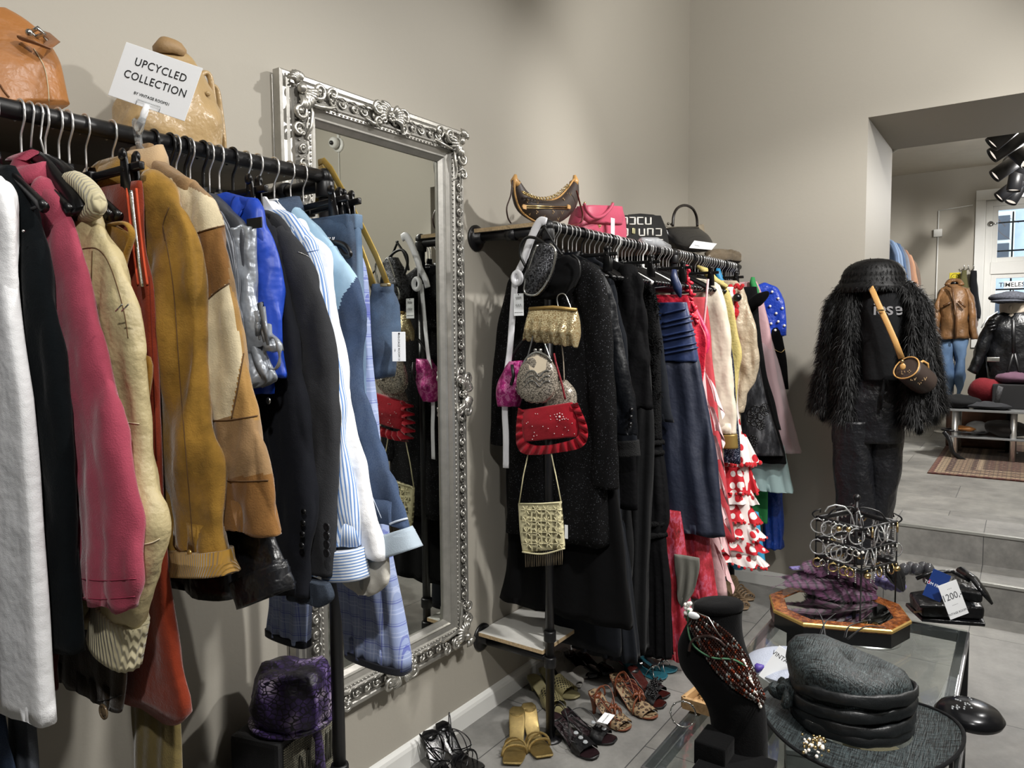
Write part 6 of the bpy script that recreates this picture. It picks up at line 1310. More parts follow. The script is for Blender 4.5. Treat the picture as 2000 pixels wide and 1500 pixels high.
for k, (hp, tp, lb) in enumerate((((1036, 1320), (1098, 1394), 'perforated pistachio mule behind the gold sandals'), ((1058, 1306), (1128, 1362), 'perforated pistachio mule right of the post'))):
    q = shoe(lb, hp, tp, .055, CRM, '', group='pistachio mules', name='mule', mir=1-2*k); q['band'](.50, .82, .06, mat=PERF)
WPL = M('grey_white_leather', 'a5a29c', .5, 0, .1)
for k, (hp, tp, lb) in enumerate((((1052, 1262), (1134, 1342), 'pale grey slingback shoe under the low shelf, left one'), ((1086, 1274), (1152, 1322), 'pale grey slingback shoe under the low shelf, right one'))):
    q = shoe(lb, hp, tp, .06, WPL, '', group='pale slingbacks', name='slingback_shoe', toeshape='point', mir=1-2*k); q['band'](.66, .95, .03); q['arch'](.30, .26, .06, .002)
LEO = NT('leopard_calf'); co = LEO.co(); v = LEO.n('ShaderNodeTexVoronoi', {'Vector': co, 'Scale': 75}, feature='F1'); LEO.set(Base_Color=LEO.ramp(v.outputs['Distance'], [(0, '5e3f24'), (.22, '5e3f24'), (.28, '1c120b'), (.42, '1c120b'), (.5, '8a7558'), (1, '8a7558')]), Roughness=.7); LEO = LEO.m; BRL = leather('rust_brown_leather', '6e3a22')
for k, (hp, tp, lb) in enumerate((((1158, 1352), (1228, 1424), 'leopard print laced sandal with rust leather trim, nearer one'), ((1196, 1318), (1280, 1402), 'leopard print laced sandal with rust leather trim, farther one'))):
    q = shoe(lb, hp, tp, .085, BRL, '', group='leopard laced sandals', name='laced_sandal', ins=LEO, mir=1-2*k); q['band'](.68, .9, .035, mat=LEO); q['arch'](.2, .24, .05, .005); q['arch'](.6, .72, .055, .005); q['lace'](6, .07, .5, .0022, seed=30+k)
    bm = B(); c = q['P'](.62, 0, .055)
    for j in range(5): a_ = j*1.26; tube(bm, [c, c+V((cos(a_)*.016, sin(a_)*.016, .01)), c+V((cos(a_)*.03, sin(a_)*.03, -.012))], [.004, .006, .002], 6)
    obj('leather_bow', bm, BRL, q['r'])
for k, (hp, tp, lb) in enumerate((((1226, 1330), (1300, 1378), 'black mule with a beaded rosette and brown lining, nearer one'), ((1234, 1306), (1306, 1360), 'black mule with a beaded rosette and brown lining, farther one'))):
    q = shoe(lb, hp, tp, .07, BSN, '', group='rosette mules', name='mule', ins=leather('mahogany_insole', '3a1714', rough=.25), mir=1-2*k); q['band'](.58, .82, .045)
    bm = B(); c = q['P'](.7, 0, .045); rn = random.Random(k)
    for j in range(46): ball(bm, c+q['d']*rn.uniform(-.024, .024)+q['s']*rn.uniform(-.03, .03)+V((0, 0, rn.uniform(-.008, .008))), .0045, 5)
    obj('rosette', bm, BLKP, q['r'])
TEAL = leather('teal_leather', '1f5a68', wr=.1)
for k, (hp, tp, lb) in enumerate((((1238, 1292), (1303, 1322), 'teal flat mule with a knotted silver strap, nearer one'), ((1272, 1282), (1323, 1308), 'teal flat mule with a knotted silver strap, farther one'))):
    q = shoe(lb, hp, tp, .05, SILV, '', group='teal mules', name='mule', ins=TEAL, sole=TEAL, mir=1-2*k); q['arch'](.55, .78, .035, .005, mat=SILV); q['arch'](.78, .55, .035, .005, mat=SILV); bm = B(); ball(bm, q['P'](.67, 0, .036), .009, 8); obj('knot', bm, SILV, q['r'])
for k, (hp, tp, lb) in enumerate((((1140, 1288), (1172, 1322), 'shiny black court shoe under the long black skirts, left one'), ((1165, 1285), (1200, 1316), 'shiny black court shoe under the long black skirts, right one'), ((1222, 1275), (1258, 1300), 'pewter metallic court shoe beside the teal mules'))):
    q = shoe(lb, hp, tp, .06, BLT if k < 2 else SILV, '', group='black court shoes' if k < 2 else None, name='court_shoe', toeshape='point'); q['band'](.6, .97, .03)
for k, (hp, tp, lb) in enumerate((((1322, 1228), (1352, 1284), 'pink heeled sandal with crystals beside the display bust, left one'), ((1330, 1222), (1366, 1280), 'pink heeled sandal with crystals beside the display bust, right one'))):
    q = shoe(lb, hp, tp, .08, leather('pink_shoe_leather', '9c3350'), '', group='pink sandals', name='heeled_sandal', mir=1-2*k); q['arch'](.62, .7, .04, .004); q['arch'](.1, .2, .06, .003); bm = B()
    for j in range(6): ball(bm, q['P'](.66, -.02+.008*j, .038), .004, 5)
    obj('crystals', bm, GEM, q['r'])
TPL = leather('taupe_shoe_leather', '8a745a', wr=.1)
for k, (hp, tp, lb) in enumerate((((1412, 1138), (1456, 1190), 'taupe strappy heeled sandal under the rack end, nearer one'), ((1425, 1126), (1468, 1172), 'taupe strappy heeled sandal under the rack end, farther one'))):
    q = shoe(lb, hp, tp, .075, TPL, '', group='taupe strappy sandals', name='heeled_sandal', mir=1-2*k)
    for j in range(5): q['arch'](.5+.09*j, .56+.09*j, .055-.006*j, .005)
    q['band'](.0, .2, .0, 'heel_counter')
C4 = [onz(a, b, .09) for a, b in ((1157, 1416), (1191, 1376), (1210, 1398), (1176, 1422))]
c = sum(C4, V())/4; price_tag('white price card lying on the black gem sandals', c, .075, .042, C4[1]-C4[0], C4[0]-C4[3], lines=(('VINTAGE ROOM 31', .0062, .002, .0, 1.05),), dot=(-.032, 0))
# amplifier cabinet with a purple cap on top, lower left
zt = .50; P1, P2, P3 = onz(543, 1457, zt), onz(652, 1366, zt), onz(410, 1436, zt); u = (P2-P1); w3 = P3-P1; w3 = (w3-u*(w3.dot(u)/u.dot(u)))
u.normalize(); wd = w3.normalized(); Lu, Lw = .40, .26
while (P1+wd*Lw+u*Lu).y > YL-.02 and Lw > .15: Lw -= .01
while (P1+wd*Lw+u*Lu).y > YL-.02 and Lu > .2: Lu -= .01
r = thing('amplifier', 'black guitar amplifier cabinet with a woven grille, standing on the floor by the wall', 'amplifier', V(((P1+u*Lu/2+wd*Lw/2).x, (P1+u*Lu/2+wd*Lw/2).y, 0)))
Rm = Matrix((u, wd, V((0, 0, 1)))).transposed().to_4x4(); VIN = leather('black_tolex', '111113', rough=.7, bump=.7, bs=500, wr=0); cen = P1+u*Lu/2+wd*Lw/2; cen.z = zt/2
bm = B(); box(bm, V((-Lu/2, -Lw/2, -zt/2+.012)), V((Lu/2, Lw/2, zt/2)), .012)
for v in bm.verts: v.co = cen+(Rm.to_3x3() @ v.co)
obj('cabinet', bm, VIN, r, False)
GRL = NT('woven_grille_cloth'); co = GRL.co(); ck = GRL.n('ShaderNodeTexBrick', {'Vector': GRL.co((1, 1, 1), (pi/2, 0, .7)), 'Color1': lin('a8a48e'), 'Color2': lin('6f6c5c'), 'Mortar': lin('2c2b26'), 'Scale': 1, 'Mortar Size': .0012, 'Brick Width': .009, 'Row Height': .005}); GRL.set(Base_Color=ck.outputs[0], Roughness=.8, Normal=GRL.bump(ck.outputs[1], .4, .001)); GRL = GRL.m
bm = B(); box(bm, V((-Lu/2+.02, -Lw/2-.004, -zt/2+.03)), V((Lu/2-.02, -Lw/2+.002, zt/2-.018)), .002)
for v in bm.verts: v.co = cen+(Rm.to_3x3() @ v.co)
obj('grille', bm, GRL, r, False)
bm = B(); c0 = cen-wd*(Lw/2+.007)
for k, pts in enumerate(([(-.075, .10), (-.07, .18), (-.05, .12), (-.035, .18), (-.03, .1)], [(-.02, .1), (-.012, .135), (-.002, .1), (.004, .13)], [(.01, .1), (.02, .13), (.03, .1), (.035, .13)], [(.045, .1), (.05, .185), (.056, .1)], [(.066, .1), (.07, .185), (.08, .1)])): tube(bm, [c0+u*a+V((0, 0, b)) for a, b in spline(pts, 4)], .003, 6)
obj('script_emblem', bm, M('dull_pewter_emblem', '5b5a52', .4, .7), r)
for sx in (-1, 1):
    bm = B(); ball(bm, cen+u*(sx*(Lu/2-.03))-wd*(Lw/2-.03)+V((0, 0, -zt/2+.008)), .013, 8, s=(1, 1, .6)); ball(bm, cen+u*(sx*(Lu/2-.03))+wd*(Lw/2-.03)+V((0, 0, -zt/2+.008)), .013, 8, s=(1, 1, .6)); obj('rubber_foot', bm, BLKP, r)
SNK = NT('purple_snakeskin'); co = SNK.co(); v = SNK.n('ShaderNodeTexVoronoi', {'Vector': SNK.co((1, 1, 1.3)), 'Scale': 62}, feature='DISTANCE_TO_EDGE'); nn = SNK.noise(co, 9, 4, .6); inner = SNK.ramp(nn, [(.36, '120c1e'), (.48, '3b2a5c'), (.55, '6d5c88'), (.64, 'b3a6b8')]); SNK.set(Base_Color=SNK.mix(SNK.ramp(v.outputs[0], [(0, 1.0), (.06, 1.0), (.1, 0.0)]), inner, lin('110b1c')), Roughness=.45, Normal=SNK.bump(v.outputs[0], .6, .003)); SNK = SNK.m
hc = onz(572, 1402, zt+.004); r = thing('snakeskin_cap', 'purple snakeskin print boxy cap sitting on the amplifier', 'hat', hc)
bm = B(); prof = [(0, .004), (.098, .004), (.104, .02), (.108, .06), (.1, .10), (.088, .135), (.05, .142), (0, .138)]; lathe(bm, prof, hc, 40); crumple(bm, .018, (12, 12, 12), 8, oct=2); crumple(bm, .004, (50, 50, 20), 3); obj('crown', bm, SNK, r)
bm = B(); lathe(bm, [(.09, 0), (.112, .001), (.114, .008), (.105, .012), (.09, .012)], hc-u*.0, 32); obj('brim', bm, SNK, r)
r = thing('patterned_scarf', 'purple and grey patterned scarf hanging down over the amplifier front', 'scarf', hc+V((0, 0, -.3))); bm = B(); s0 = P1+u*.13-wd*.006; s0.z = zt+.03
tube(bm, [s0+wd*.05+V((0, 0, .05)), s0-wd*.004+V((0, 0, -.01)), s0-wd*.026+V((0, 0, -.08)), s0-wd*.024+V((.004, 0, -.2)), s0-wd*.024+V((0, .004, -.34))], [.02, .02, .018, .022, .02], 14, flat=.5); crumple(bm, .006, (40, 40, 14), 4, oct=2); obj('cloth', bm, SNK, r)
FURB = M('dark_faux_fur', '17120f', 1, 0, .8, 120, .3, sheen=.3)
for k, (a, b, lb, rr_) in enumerate(((345, 1480, 'dark brown fur hat on the floor left of the amplifier', .10), (230, 1530, 'low dark fur heap at the bottom edge under the coats', .16))):
    bm = B(); c = onz(a, b, .42); c.y = min(c.y, YL-rr_-.05); c.z = .0+rr_*1.0; c.z = .36 if k == 0 else .28; ball(bm, c, rr_, 24, s=(1, 1, .75)); crumple(bm, .02, (18, 18, 18), k, oct=2); crumple(bm, .004, (120, 120, 120), k); 
    tag(obj('fur_hat', bm, FURB), lb, 'hat')
r = thing('storage_bench', 'low black bench carrying the fur hats under the left rack', 'bench', V((.85, 1.55, 0))); bm = B(); box(bm, (.3, 1.36, .25), (1.12, 1.72, .29), .004); obj('seat', bm, VIN, r, False)
for sx in (.34, 1.08):
    for sy in (1.4, 1.68): bm = B(); box(bm, (sx-.015, sy-.015, 0), (sx+.015, sy+.015, .25), .002); obj('leg', bm, BLK, r, False)
# ================================================================ GLASS TABLE
ZT = .64; STL = M('brushed_dark_steel', '8b8c8f', .3, .8, .1, 200, .1)
c1 = onz(1255, 1495, ZT); TX0, TX1, TY0, TY1 = 1.335, 2.50, .105, .62
r = thing('glass_table', 'steel framed glass display table in the right foreground', 'table', ((TX0+TX1)/2, (TY0+TY1)/2, 0))
for z in (ZT-.03, .30):
    for a, b in (((TX0, TY1-.028, z), (TX1, TY1, z+.028)), ((TX0, TY0, z), (TX1, TY0+.028, z+.028)), ((TX0, TY0+.028, z), (TX0+.028, TY1-.028, z+.028)), ((TX1-.028, TY0+.028, z), (TX1, TY1-.028, z+.028))):
        bm = B(); box(bm, a, b, .003); obj('frame_bar', bm, STL if z > .4 else BLK, r, False)
for x in (TX0+.014, TX1-.014):
    for y in (TY0+.014, TY1-.014):
        bm = B(); box(bm, (x-.014, y-.014, 0), (x+.014, y+.014, ZT-.03), .002); obj('leg', bm, BLK, r, False)
bm = B(); box(bm, (TX0+.006, TY0+.006, ZT-.002), (TX1-.006, TY1-.006, ZT+.004), .001); obj('glass_top', bm, GLASS, r, False)
bm = B(); box(bm, (TX0+.006, TY0+.006, .328), (TX1-.006, TY1-.006, .333), .001); obj('glass_shelf', bm, GLASS, r, False)
bm = B(); p = onz(1875, 1475, ZT-.1); box(bm, (1.86, TY0-.004, ZT-.12), (1.885, TY0+.004, ZT-.07), .001); obj('hinge', bm, BLK, r, False)
ZG = ZT+.0045
# octagonal mirror box
ZB = ZG+.052; A, F_, G_, H_, B_, E_ = [onz(a, b, ZB) for a, b in ((1519, 1186), (1765, 1186), (1745, 1232), (1566, 1217), (1546, 1155), (1728, 1163))]
ce = (A+F_)/2; oct_ = [A, H_, G_, F_, E_, ce*2-H_*.0-H_+V((0, 0, 0)), ce*2-G_, B_]
oct_ = [A, H_, G_, F_, E_*.5+(ce*2-A*0-H_)*.5, (ce*2-G_)*.5+B_*.5]
n_, dx = 8, 0
ux = (G_-H_).normalized(); uy = V((-ux.y, ux.x, 0)); half = (F_-A).length/2*.98; dep = abs((B_-H_).dot(uy))/2+.02; cc = (H_+G_)/2+uy*dep
O8 = [(-half, -dep*.42), (-half*.62, -dep), (half*.62, -dep), (half, -dep*.42), (half, dep*.42), (half*.62, dep), (-half*.62, dep), (-half, dep*.42)]
W8 = lambda k, s_, z: cc+ux*(O8[k][0]*s_)+uy*(O8[k][1]*s_)+V((0, 0, z-cc.z))
r = thing('octagonal_box', 'octagonal black jewellery box with a burl wood rimmed mirror lid', 'box', V((cc.x, cc.y, ZG)))
bm = B(); loft(bm, [[W8(k, 1, z) for k in range(8)] for z in (ZG, ZB-.012)]); obj('body', bm, M('black_lacquer', '0e0e10', .25, 0, .05), r, False)
BUR = NT('burl_veneer'); co = BUR.co(); BUR.set(Base_Color=BUR.ramp(BUR.noise(co, 45, 6, .75), [(.35, '3c1a0a'), (.5, '7d4520'), (.62, 'a86a38')]), Roughness=.2, Coat_Weight=.6); BUR = BUR.m
bm = B()
R0 = [[bm.verts.new(W8(k, s_, z)) for k in range(8)] for s_, z in ((1.0, ZB-.012), (1.02, ZB-.008), (1.02, ZB-.001), (1.0, ZB+.002), (.80, ZB+.002), (.78, ZB-.002))]
for i, (p, q) in enumerate(zip(R0, R0[1:])):
    for k in range(8): f = bm.faces.new((p[k], p[(k+1) % 8], q[(k+1) % 8], q[k])); f.material_index = 1 if i in (1, 2) else 0
obj('lid_frame', bm, [BUR, M('gilt_edge', 'c2a05c', .35, .6)], r, False)
bm = B(); loft(bm, [[W8(k, .8, z) for k in range(8)] for z in (ZB-.006, ZB-.001)]); obj('lid_mirror', bm, MIR, r, False)
for k in (3,): 
    for dz in (.016, .034): bm = B(); p = (W8(3, 1, ZG+dz)+W8(4, 1, ZG+dz))/2; p = W8(3, 1.01, ZG+dz)+(W8(4, 1.01, ZG+dz)-W8(3, 1.01, ZG+dz))*.2; ball(bm, p, .006, 8); obj('clasp_knob', bm, GOLD, r)
# purple feathers
FEP = NT('purple_pheasant_feather'); co = FEP.co(); ws_ = FEP.n('ShaderNodeTexWave', {'Vector': FEP.co((1, 1, 1), (0, 0, .6)), 'Scale': 14, 'Distortion': 3, 'Detail': 3}); FEP.set(Base_Color=FEP.ramp(ws_.outputs[1], [(0, '160a18'), (.12, '2a1426'), (.22, '472040'), (1, '582c4e')]), Roughness=.55, Sheen_Weight=.3); FEP = FEP.m
def feather(bm, pts, w, n=26, droop=.25, upv=V((-.7, -.35, .62)), seed=0, gap=.0):
    """a shaft with barbs as thin tapered strips on both sides"""
    P = [V(p) for p in spline(pts, 7)]; m = len(P); rn = random.Random(seed); tube(bm, P, [.0016*(1-i/m)+.0003 for i in range(m)], 5)
    for sg in (-1, 1):
        R_ = []
        for i in range(m):
            t = i/(m-1); d = (P[min(i+1, m-1)]-P[max(0, i-1)]).normalized(); sd = d.cross(upv).normalized(); ww = w*sin(min(1, t*1.15+.06)*pi)**.55*(1-.25*t)*.72; R_.append([P[i], P[i]+sd*(sg*ww*.6)-upv*(ww*droop*.35)+d*(ww*.3), P[i]+sd*(sg*ww)-upv*(ww*droop)+d*(ww*.7)])
        loft(bm, R_, closed=False)
    for i in range(m-1):
        for j in range(4):
            t = (i+j/4)/(m-1); p = P[i]+(P[i+1]-P[i])*(j/4); d = (P[i+1]-P[i]).normalized(); s = d.cross(upv).normalized(); ww = w*sin(min(1, t*1.15+.06)*pi)**.55*(1-.25*t)*rn.uniform(.85, 1.1)
            for sg in (-1, 1):
                a = p; b = p+s*(sg*ww*.6)+d*(ww*.7)-upv*(ww*droop*.4); c = p+s*(sg*ww)+d*(ww*1.5)-upv*(ww*droop); e = d*.004
                v = [bm.verts.new(q) for q in (a, a+e*1.6, b+e*1.3, c, b-e*.2)]
                bm.faces.new((v[0], v[1], v[2], v[4])); bm.faces.new((v[4], v[2], v[3]))
r = thing('feather_fascinator', 'purple barred pheasant feathers with a lilac ribbon, lying on the octagonal box', 'fascinator', V((cc.x, cc.y, ZB+.002)))
F = lambda a, b, z: onz(a, b, z)
for k, (pts, w) in enumerate(((((1715, 1150, .72), (1640, 1118, .77), (1570, 1122, .76), (1500, 1153, .72)), .03), (((1712, 1155, .715), (1640, 1132, .75), (1565, 1130, .74), (1492, 1124, .74)), .026), (((1708, 1140, .73), (1650, 1112, .78), (1590, 1106, .79), (1545, 1112, .78)), .032), (((1715, 1165, .71), (1650, 1160, .72), (1590, 1150, .72), (1540, 1140, .73)), .028), (((1705, 1150, .73), (1660, 1120, .78), (1620, 1112, .79), (1575, 1140, .74)), .028), (((1712, 1158, .71), (1630, 1142, .74), (1560, 1140, .74), (1505, 1146, .73)), .022))):
    bm = B(); feather(bm, [F(*q) for q in pts], w, seed=k); obj('feather', bm, FEP, r, False)
LIL = M('lilac_satin', '7a72a8', .4, 0, .1, 300, .1, wr=.8, ws=30)
bm = B(); tube(bm, [F(1545, 1110, .78), F(1580, 1108, .775), F(1640, 1115, .77), F(1690, 1135, .75)], [.012, .014, .012, .01], 8, flat=.4); obj('ribbon', bm, LIL, r)
r = thing('lilac_flower', 'lilac satin flower corsage between the feathers and the black bags', 'corsage', F(1738, 1150, .70)); bm = B(); cf = F(1738, 1146, .70)
for k in range(9):
    a = k*2.4; rr_ = .012+.0028*k; c = cf+V((cos(a)*rr_, sin(a)*rr_, .012+.002*(k % 3))); ball(bm, c, .024, 10, s=(1.1, .7, .7), rot=Matrix.Rotation(a, 3, 'Z'))
crumple(bm, .009, (45, 45, 45), 2, oct=2); obj('petals', bm, LIL, r)
bm = B(); tube(bm, [cf+V((-.02, .04, .02)), F(1716, 1128, .73), F(1708, 1122, .74)], [.016, .018, .006], 8, flat=.5); obj('ribbon_end', bm, LIL, r)
BFE = M('black_feather', '141416', .5, 0, .1, sheen=.3); r = thing('black_feather_spray', 'spray of black feathers rising behind the lilac flower', 'feathers', F(1750, 1150, .71))
for k, (a, b, z) in enumerate(((1700, 1075, .82), (1715, 1082, .82), (1722, 1078, .83), (1735, 1085, .82), (1690, 1090, .80), (1705, 1066, .84), (1745, 1100, .8))):
    bm = B(); p0 = F(1765, 1155, .715); p1 = F(a, b, z); feather(bm, [p0, p0*.6+p1*.4+V((0, 0, .015)), p1], .02, seed=40+k); obj('feather', bm, BFE, r, False)
r = thing('black_quill_trim', 'thin curled black quills sprouting above the black hat', 'feathers', F(1640, 1245, .7))
for k, (pts) in enumerate((((1612, 1250, .76), (1606, 1210, .80), (1592, 1188, .82)), ((1650, 1245, .76), (1660, 1222, .79), (1700, 1210, .79)), ((1655, 1248, .75), (1690, 1224, .78), (1730, 1226, .76)), ((1602, 1240, .76), (1612, 1215, .79), (1632, 1198, .8)))):
    bm = B(); tube(bm, [F(*q) for q in spline(pts, 6)], [.0026*(1-i/13)+.0004 for i in range(13)], 5); obj('quill', bm, BFE, r)
# black bags stack with tags
r = thing('black_clutch', 'flat black leather clutch, lowest in the pile at the table end', 'bag', F(1850, 1208, ZG))
def slabquad(bm, pts, z0, z1, bev=.004, bulge=0):
    P = [onz(a, b, z0) for a, b in pts]; Q = [p+V((0, 0, z1-z0)) for p in P]; c = sum(P, V())/4; vs = [bm.verts.new(p) for p in P]; vt = [bm.verts.new(q) for q in Q]; fs = [bm.faces.new(vs[::-1]), bm.faces.new(vt)]
    for i in range(len(P)): fs.append(bm.faces.new((vs[i], vs[(i+1) % len(P)], vt[(i+1) % len(P)], vt[i])))
    bmesh.ops.bevel(bm, geom=list(bm.edges), offset=bev, segments=3, affect='EDGES', profile=.6); bmesh.ops.subdivide_edges(bm, edges=list(bm.edges), cuts=2, use_grid_fill=True)
BL2 = leather('soft_black_leather', '101114', rough=.3, wr=.8)
bm = B(); slabquad(bm, [(1768, 1184), (1800, 1215), (1925, 1225), (1905, 1180)], ZG, ZG+.012); crumple(bm, .002, (20, 20, 20), 1); obj('body', bm, BL2, r)
r = thing('black_leather_handbag', 'soft black leather handbag with a folded flap at the table end', 'bag', F(1860, 1190, ZG+.02)); bm = B(); slabquad(bm, [(1775, 1180), (1800, 1208), (1922, 1212), (1900, 1160)], ZG+.014, ZG+.055, .012); crumple(bm, .005, (16, 16, 16), 2, oct=2); obj('body', bm, BL2, r)
bm = B(); slabquad(bm, [(1782, 1168), (1796, 1188), (1900, 1190), (1885, 1150)], ZG+.056, ZG+.066, .004); crumple(bm, .004, (20, 20, 20), 3); obj('flap', bm, BL2, r)
bm = B(); tube(bm, [F(1785, 1196, ZG+.03), F(1830, 1190, ZG+.034), F(1860, 1187, ZG+.034)], .003, 6); obj('tan_edge', bm, leather('tan_edge_leather', '8a6a4a'), r)
r = thing('black_suede_bag', 'slouchy black bag draped at the far edge of the pile', 'bag', F(1850, 1150, ZG+.07)); bm = B(); slabquad(bm, [(1800, 1130), (1812, 1160), (1920, 1180), (1880, 1130)], ZG+.068, ZG+.10, .012); crumple(bm, .014, (14, 14, 14), 4, oct=2); obj('body', bm, BL2, r)
bm = B(); tube(bm, [F(a, b, z) for a, b, z in ((1875, 1112, .78), (1902, 1130, .77), (1925, 1160, .74), (1938, 1180, .71))], [.014, .016, .012, .006], 8, flat=.6); crumple(bm, .004, (30, 30, 30), 1); obj('handle', bm, BL2, r)
bm = B(); tube(bm, [F(a, b, z) for a, b, z in ((1790, 1130, .76), (1820, 1118, .78), (1860, 1116, .78), (1895, 1135, .76))], [.006]*4, 8); obj('strap', bm, BL2, r)
r = thing('smoked_beads', 'string of large smoked translucent beads behind the black bags', 'necklace', F(1790, 1110, .75)); bm = B()
for k in range(5): ball(bm, F(1766+k*12, 1112-3*(k % 2), .765), .017, 12, s=(1, 1, 1.2))
obj('beads', bm, M('smoked_plastic', '4d4e52', .12, 0, 0, alpha=.75), r)
BLU = M('navy_blue_card', '1c3a7c', .5, 0, 0, var=0)
def quadcard(name, label, px, ydep, mat, lines, cat='price tag'):
    C = [EYE+ray(a, b)*(ydep/ray(a, b).dot(FWD)) for a, b in px]; X = (C[1]-C[0]+C[2]-C[3]).normalized(); w_ = ((C[1]-C[0]).length+(C[2]-C[3]).length)/2; h_ = ((C[0]-C[3]).length+(C[1]-C[2]).length)/2
    return price_tag(label, sum(C, V())/4, w_, h_, X, C[0]-C[3], mat=mat, lines=[(s, sz*h_, dx*w_, dy*h_, sx, mt) for s, sz, dx, dy, sx, mt in lines], cat=cat, dot=None)
GRI = M('grey_ink', '55565c', .6, 0, 0, var=0)
quadcard('blue_tag', 'navy blue card tag printed with white lettering on the black bags', ((1820, 1109), (1854, 1124), (1840, 1178), (1805, 1163)), 2.06, BLU, (('TOM FRANKS', .15, .0, -.02, 1.0, WHT), ('■' if 0 else 'I', .2, -.44, 0.02, 2.0, M('tag_red', 'c8324a', .5, 0, 0, var=0))))
quadcard('white_tag', 'white price tag reading 1200 under the navy blue tag', ((1832, 1146), (1864, 1132), (1896, 1197), (1856, 1210)), 2.04, WHT, (('1200,-', .27, .0, .1, .85, GRI), ('VINTAGE ROOM31', .085, .02, -.37, .9, GRI), ('...........', .09, .0, -.12, .8, GRI), ('- - -', .1, .0, .33, .8, GRI)))
# earring carousel
SC = onz(1668, 1198, ZG); SC.z = ZG; r = thing('earring_stand', 'black wire carousel stand crowded with earrings', 'jewellery stand', SC); dS = SC.x*FWD.x+SC.y*FWD.y
def sp(px, py, dep=0.0): v = ray(px, py); return EYE+v*((dS+.02+dep)/v.dot(FWD))
top = sp(1661, 977); zt_ = top.z; bm = B(); tube(bm, [SC, V((SC.x, SC.y, zt_))], .0055, 8); ball(bm, (SC.x, SC.y, zt_+.004), .011, 12); lathe(bm, [(0, 0), (.055, 0), (.055, .006), (.01, .01), (0, .012)], SC, 24); obj('pole', bm, BLK, r)
S_ = .115; rot0 = radians(18); zr = [sp(1661, 1020).z, sp(1661, 1062).z, sp(1661, 1100).z]
crn = [V((cos(rot0+k*pi/2)*S_, sin(rot0+k*pi/2)*S_, 0)) for k in range(4)]
for z in zr:
    for k in range(4):
        bm = B(); a = V((SC.x, SC.y, z))+crn[k]; b = V((SC.x, SC.y, z))+crn[(k+1) % 4]; tube(bm, [a, b], .004, 6, flat=2.2, up=(0, 0, 1)); obj('tier_bar', bm, BLK, r)
for k in range(4):
    bm = B(); c = V((SC.x, SC.y, 0))+crn[k]; tube(bm, [V((c.x, c.y, ZG+.03)), V((c.x, c.y, zr[0]))], .0025, 6); tube(bm, [V((c.x, c.y, zr[0]))+crn[k]*q/S_*.0+V((0, 0, 0))+crn[k].normalized()*(.012*sin(q*.5))+V((0, 0, .004*q)) for q in range(7)]+[V((c.x, c.y, zr[0]+.03))-crn[k].normalized()*.012, V((c.x, c.y, zr[0]+.018))-crn[k].normalized()*.01], .0025, 6)
    o = V((SC.x, SC.y, zt_-.03)); tube(bm, spline([V((c.x, c.y, zr[0]+.002)), V((c.x, c.y, zr[0]))-crn[k]*.25+V((0, 0, .006)), o*.45+V((c.x, c.y, zr[0]))*.55+V((0, 0, .014)), o+crn[k]*.12+V((0, 0, .004)), o-V((0, 0, .02))], 5), .0028, 6); obj('scroll_wire', bm, BLK, r)
for z in (zr[2]-.012,):
    for k in range(4): bm = B(); a = V((SC.x, SC.y, z))+crn[k]*.5; tube(bm, [V((SC.x, SC.y, z)), V((SC.x, SC.y, z))+crn[k]], .002, 5); obj('tier_spoke', bm, BLK, r)
def hoop_proto(rad, th, mat, nm='hoop_earring'):
    e = thing(nm, None, 'earring'); bm = B(); tube(bm, [V((0, cos(a)*rad, -rad+sin(a)*rad)) for a in [2*pi*k/24 for k in range(24)]], th, 6, True); obj('ring', bm, mat, e, world=False); bm = B(); ball(bm, (0, 0, .002), .003, 6); obj('stud', bm, mat, e, world=False); return e
RHS = M('rhinestone', 'd8dadc', .12, .8, 1.0, 900, .25, 300)
E1 = hoop_proto(.023, .0022, RHS); E2 = hoop_proto(.013, .0024, GOLD); E3 = hoop_proto(.009, .0022, SILV)
E4 = thing('drop_earring', None, 'earring'); bm = B(); ball(bm, (0, 0, 0), .004, 8); obj('stud', bm, SILV, E4, world=False); bm = B()
for k in range(6): ball(bm, (0, 0, -.008-.006*k), .0024, 6)
obj('drop', bm, RHS, E4, world=False)
E5 = thing('dangle_earring', None, 'earring'); bm = B(); ball(bm, (0, 0, 0), .0035, 8); obj('stud', bm, GOLD, E5, world=False); bm = B(); lathe(bm, [(0, -.006), (.009, -.008), (.011, -.014), (.009, -.02), (0, -.022)], n=14); obj('disc', bm, GOLD, E5, world=False)
random.seed(9); names = {E1: 'large rhinestone hoop earring on the wire stand', E2: 'gold hoop earring on the wire stand', E3: 'small silver hoop earring on the wire stand', E4: 'rhinestone drop earring on the wire stand', E5: 'gold disc earring on the wire stand'}
first = set(); cnt = 0
for zi, z in enumerate(zr):
    for k in range(4):
        n_ = 8
        for j in range(n_):
            t_ = (j+.7)/(n_+.4); p = V((SC.x, SC.y, z))+crn[k]*(1-t_)+crn[(k+1) % 4]*t_; out = (crn[k]+crn[(k+1) % 4]).normalized(); p += out*.009+V((0, 0, .002))
            e = random.choice((E1, E2, E3, E3, E4, E4, E1)) if zi < 2 else random.choice((E2, E3, E5, E4)); rz_ = atan2(out.y, out.x)+random.uniform(.3, 1.2)
            if e in first: dup(e, p, (0, random.uniform(-.15, .15), rz_), names[e], names[e].split(' on ')[0]+'s')
            else: first.add(e); e.location = p; e.rotation_euler = (0, 0, rz_); e['label'] = names[e]; e['group'] = names[e].split(' on ')[0]+'s'
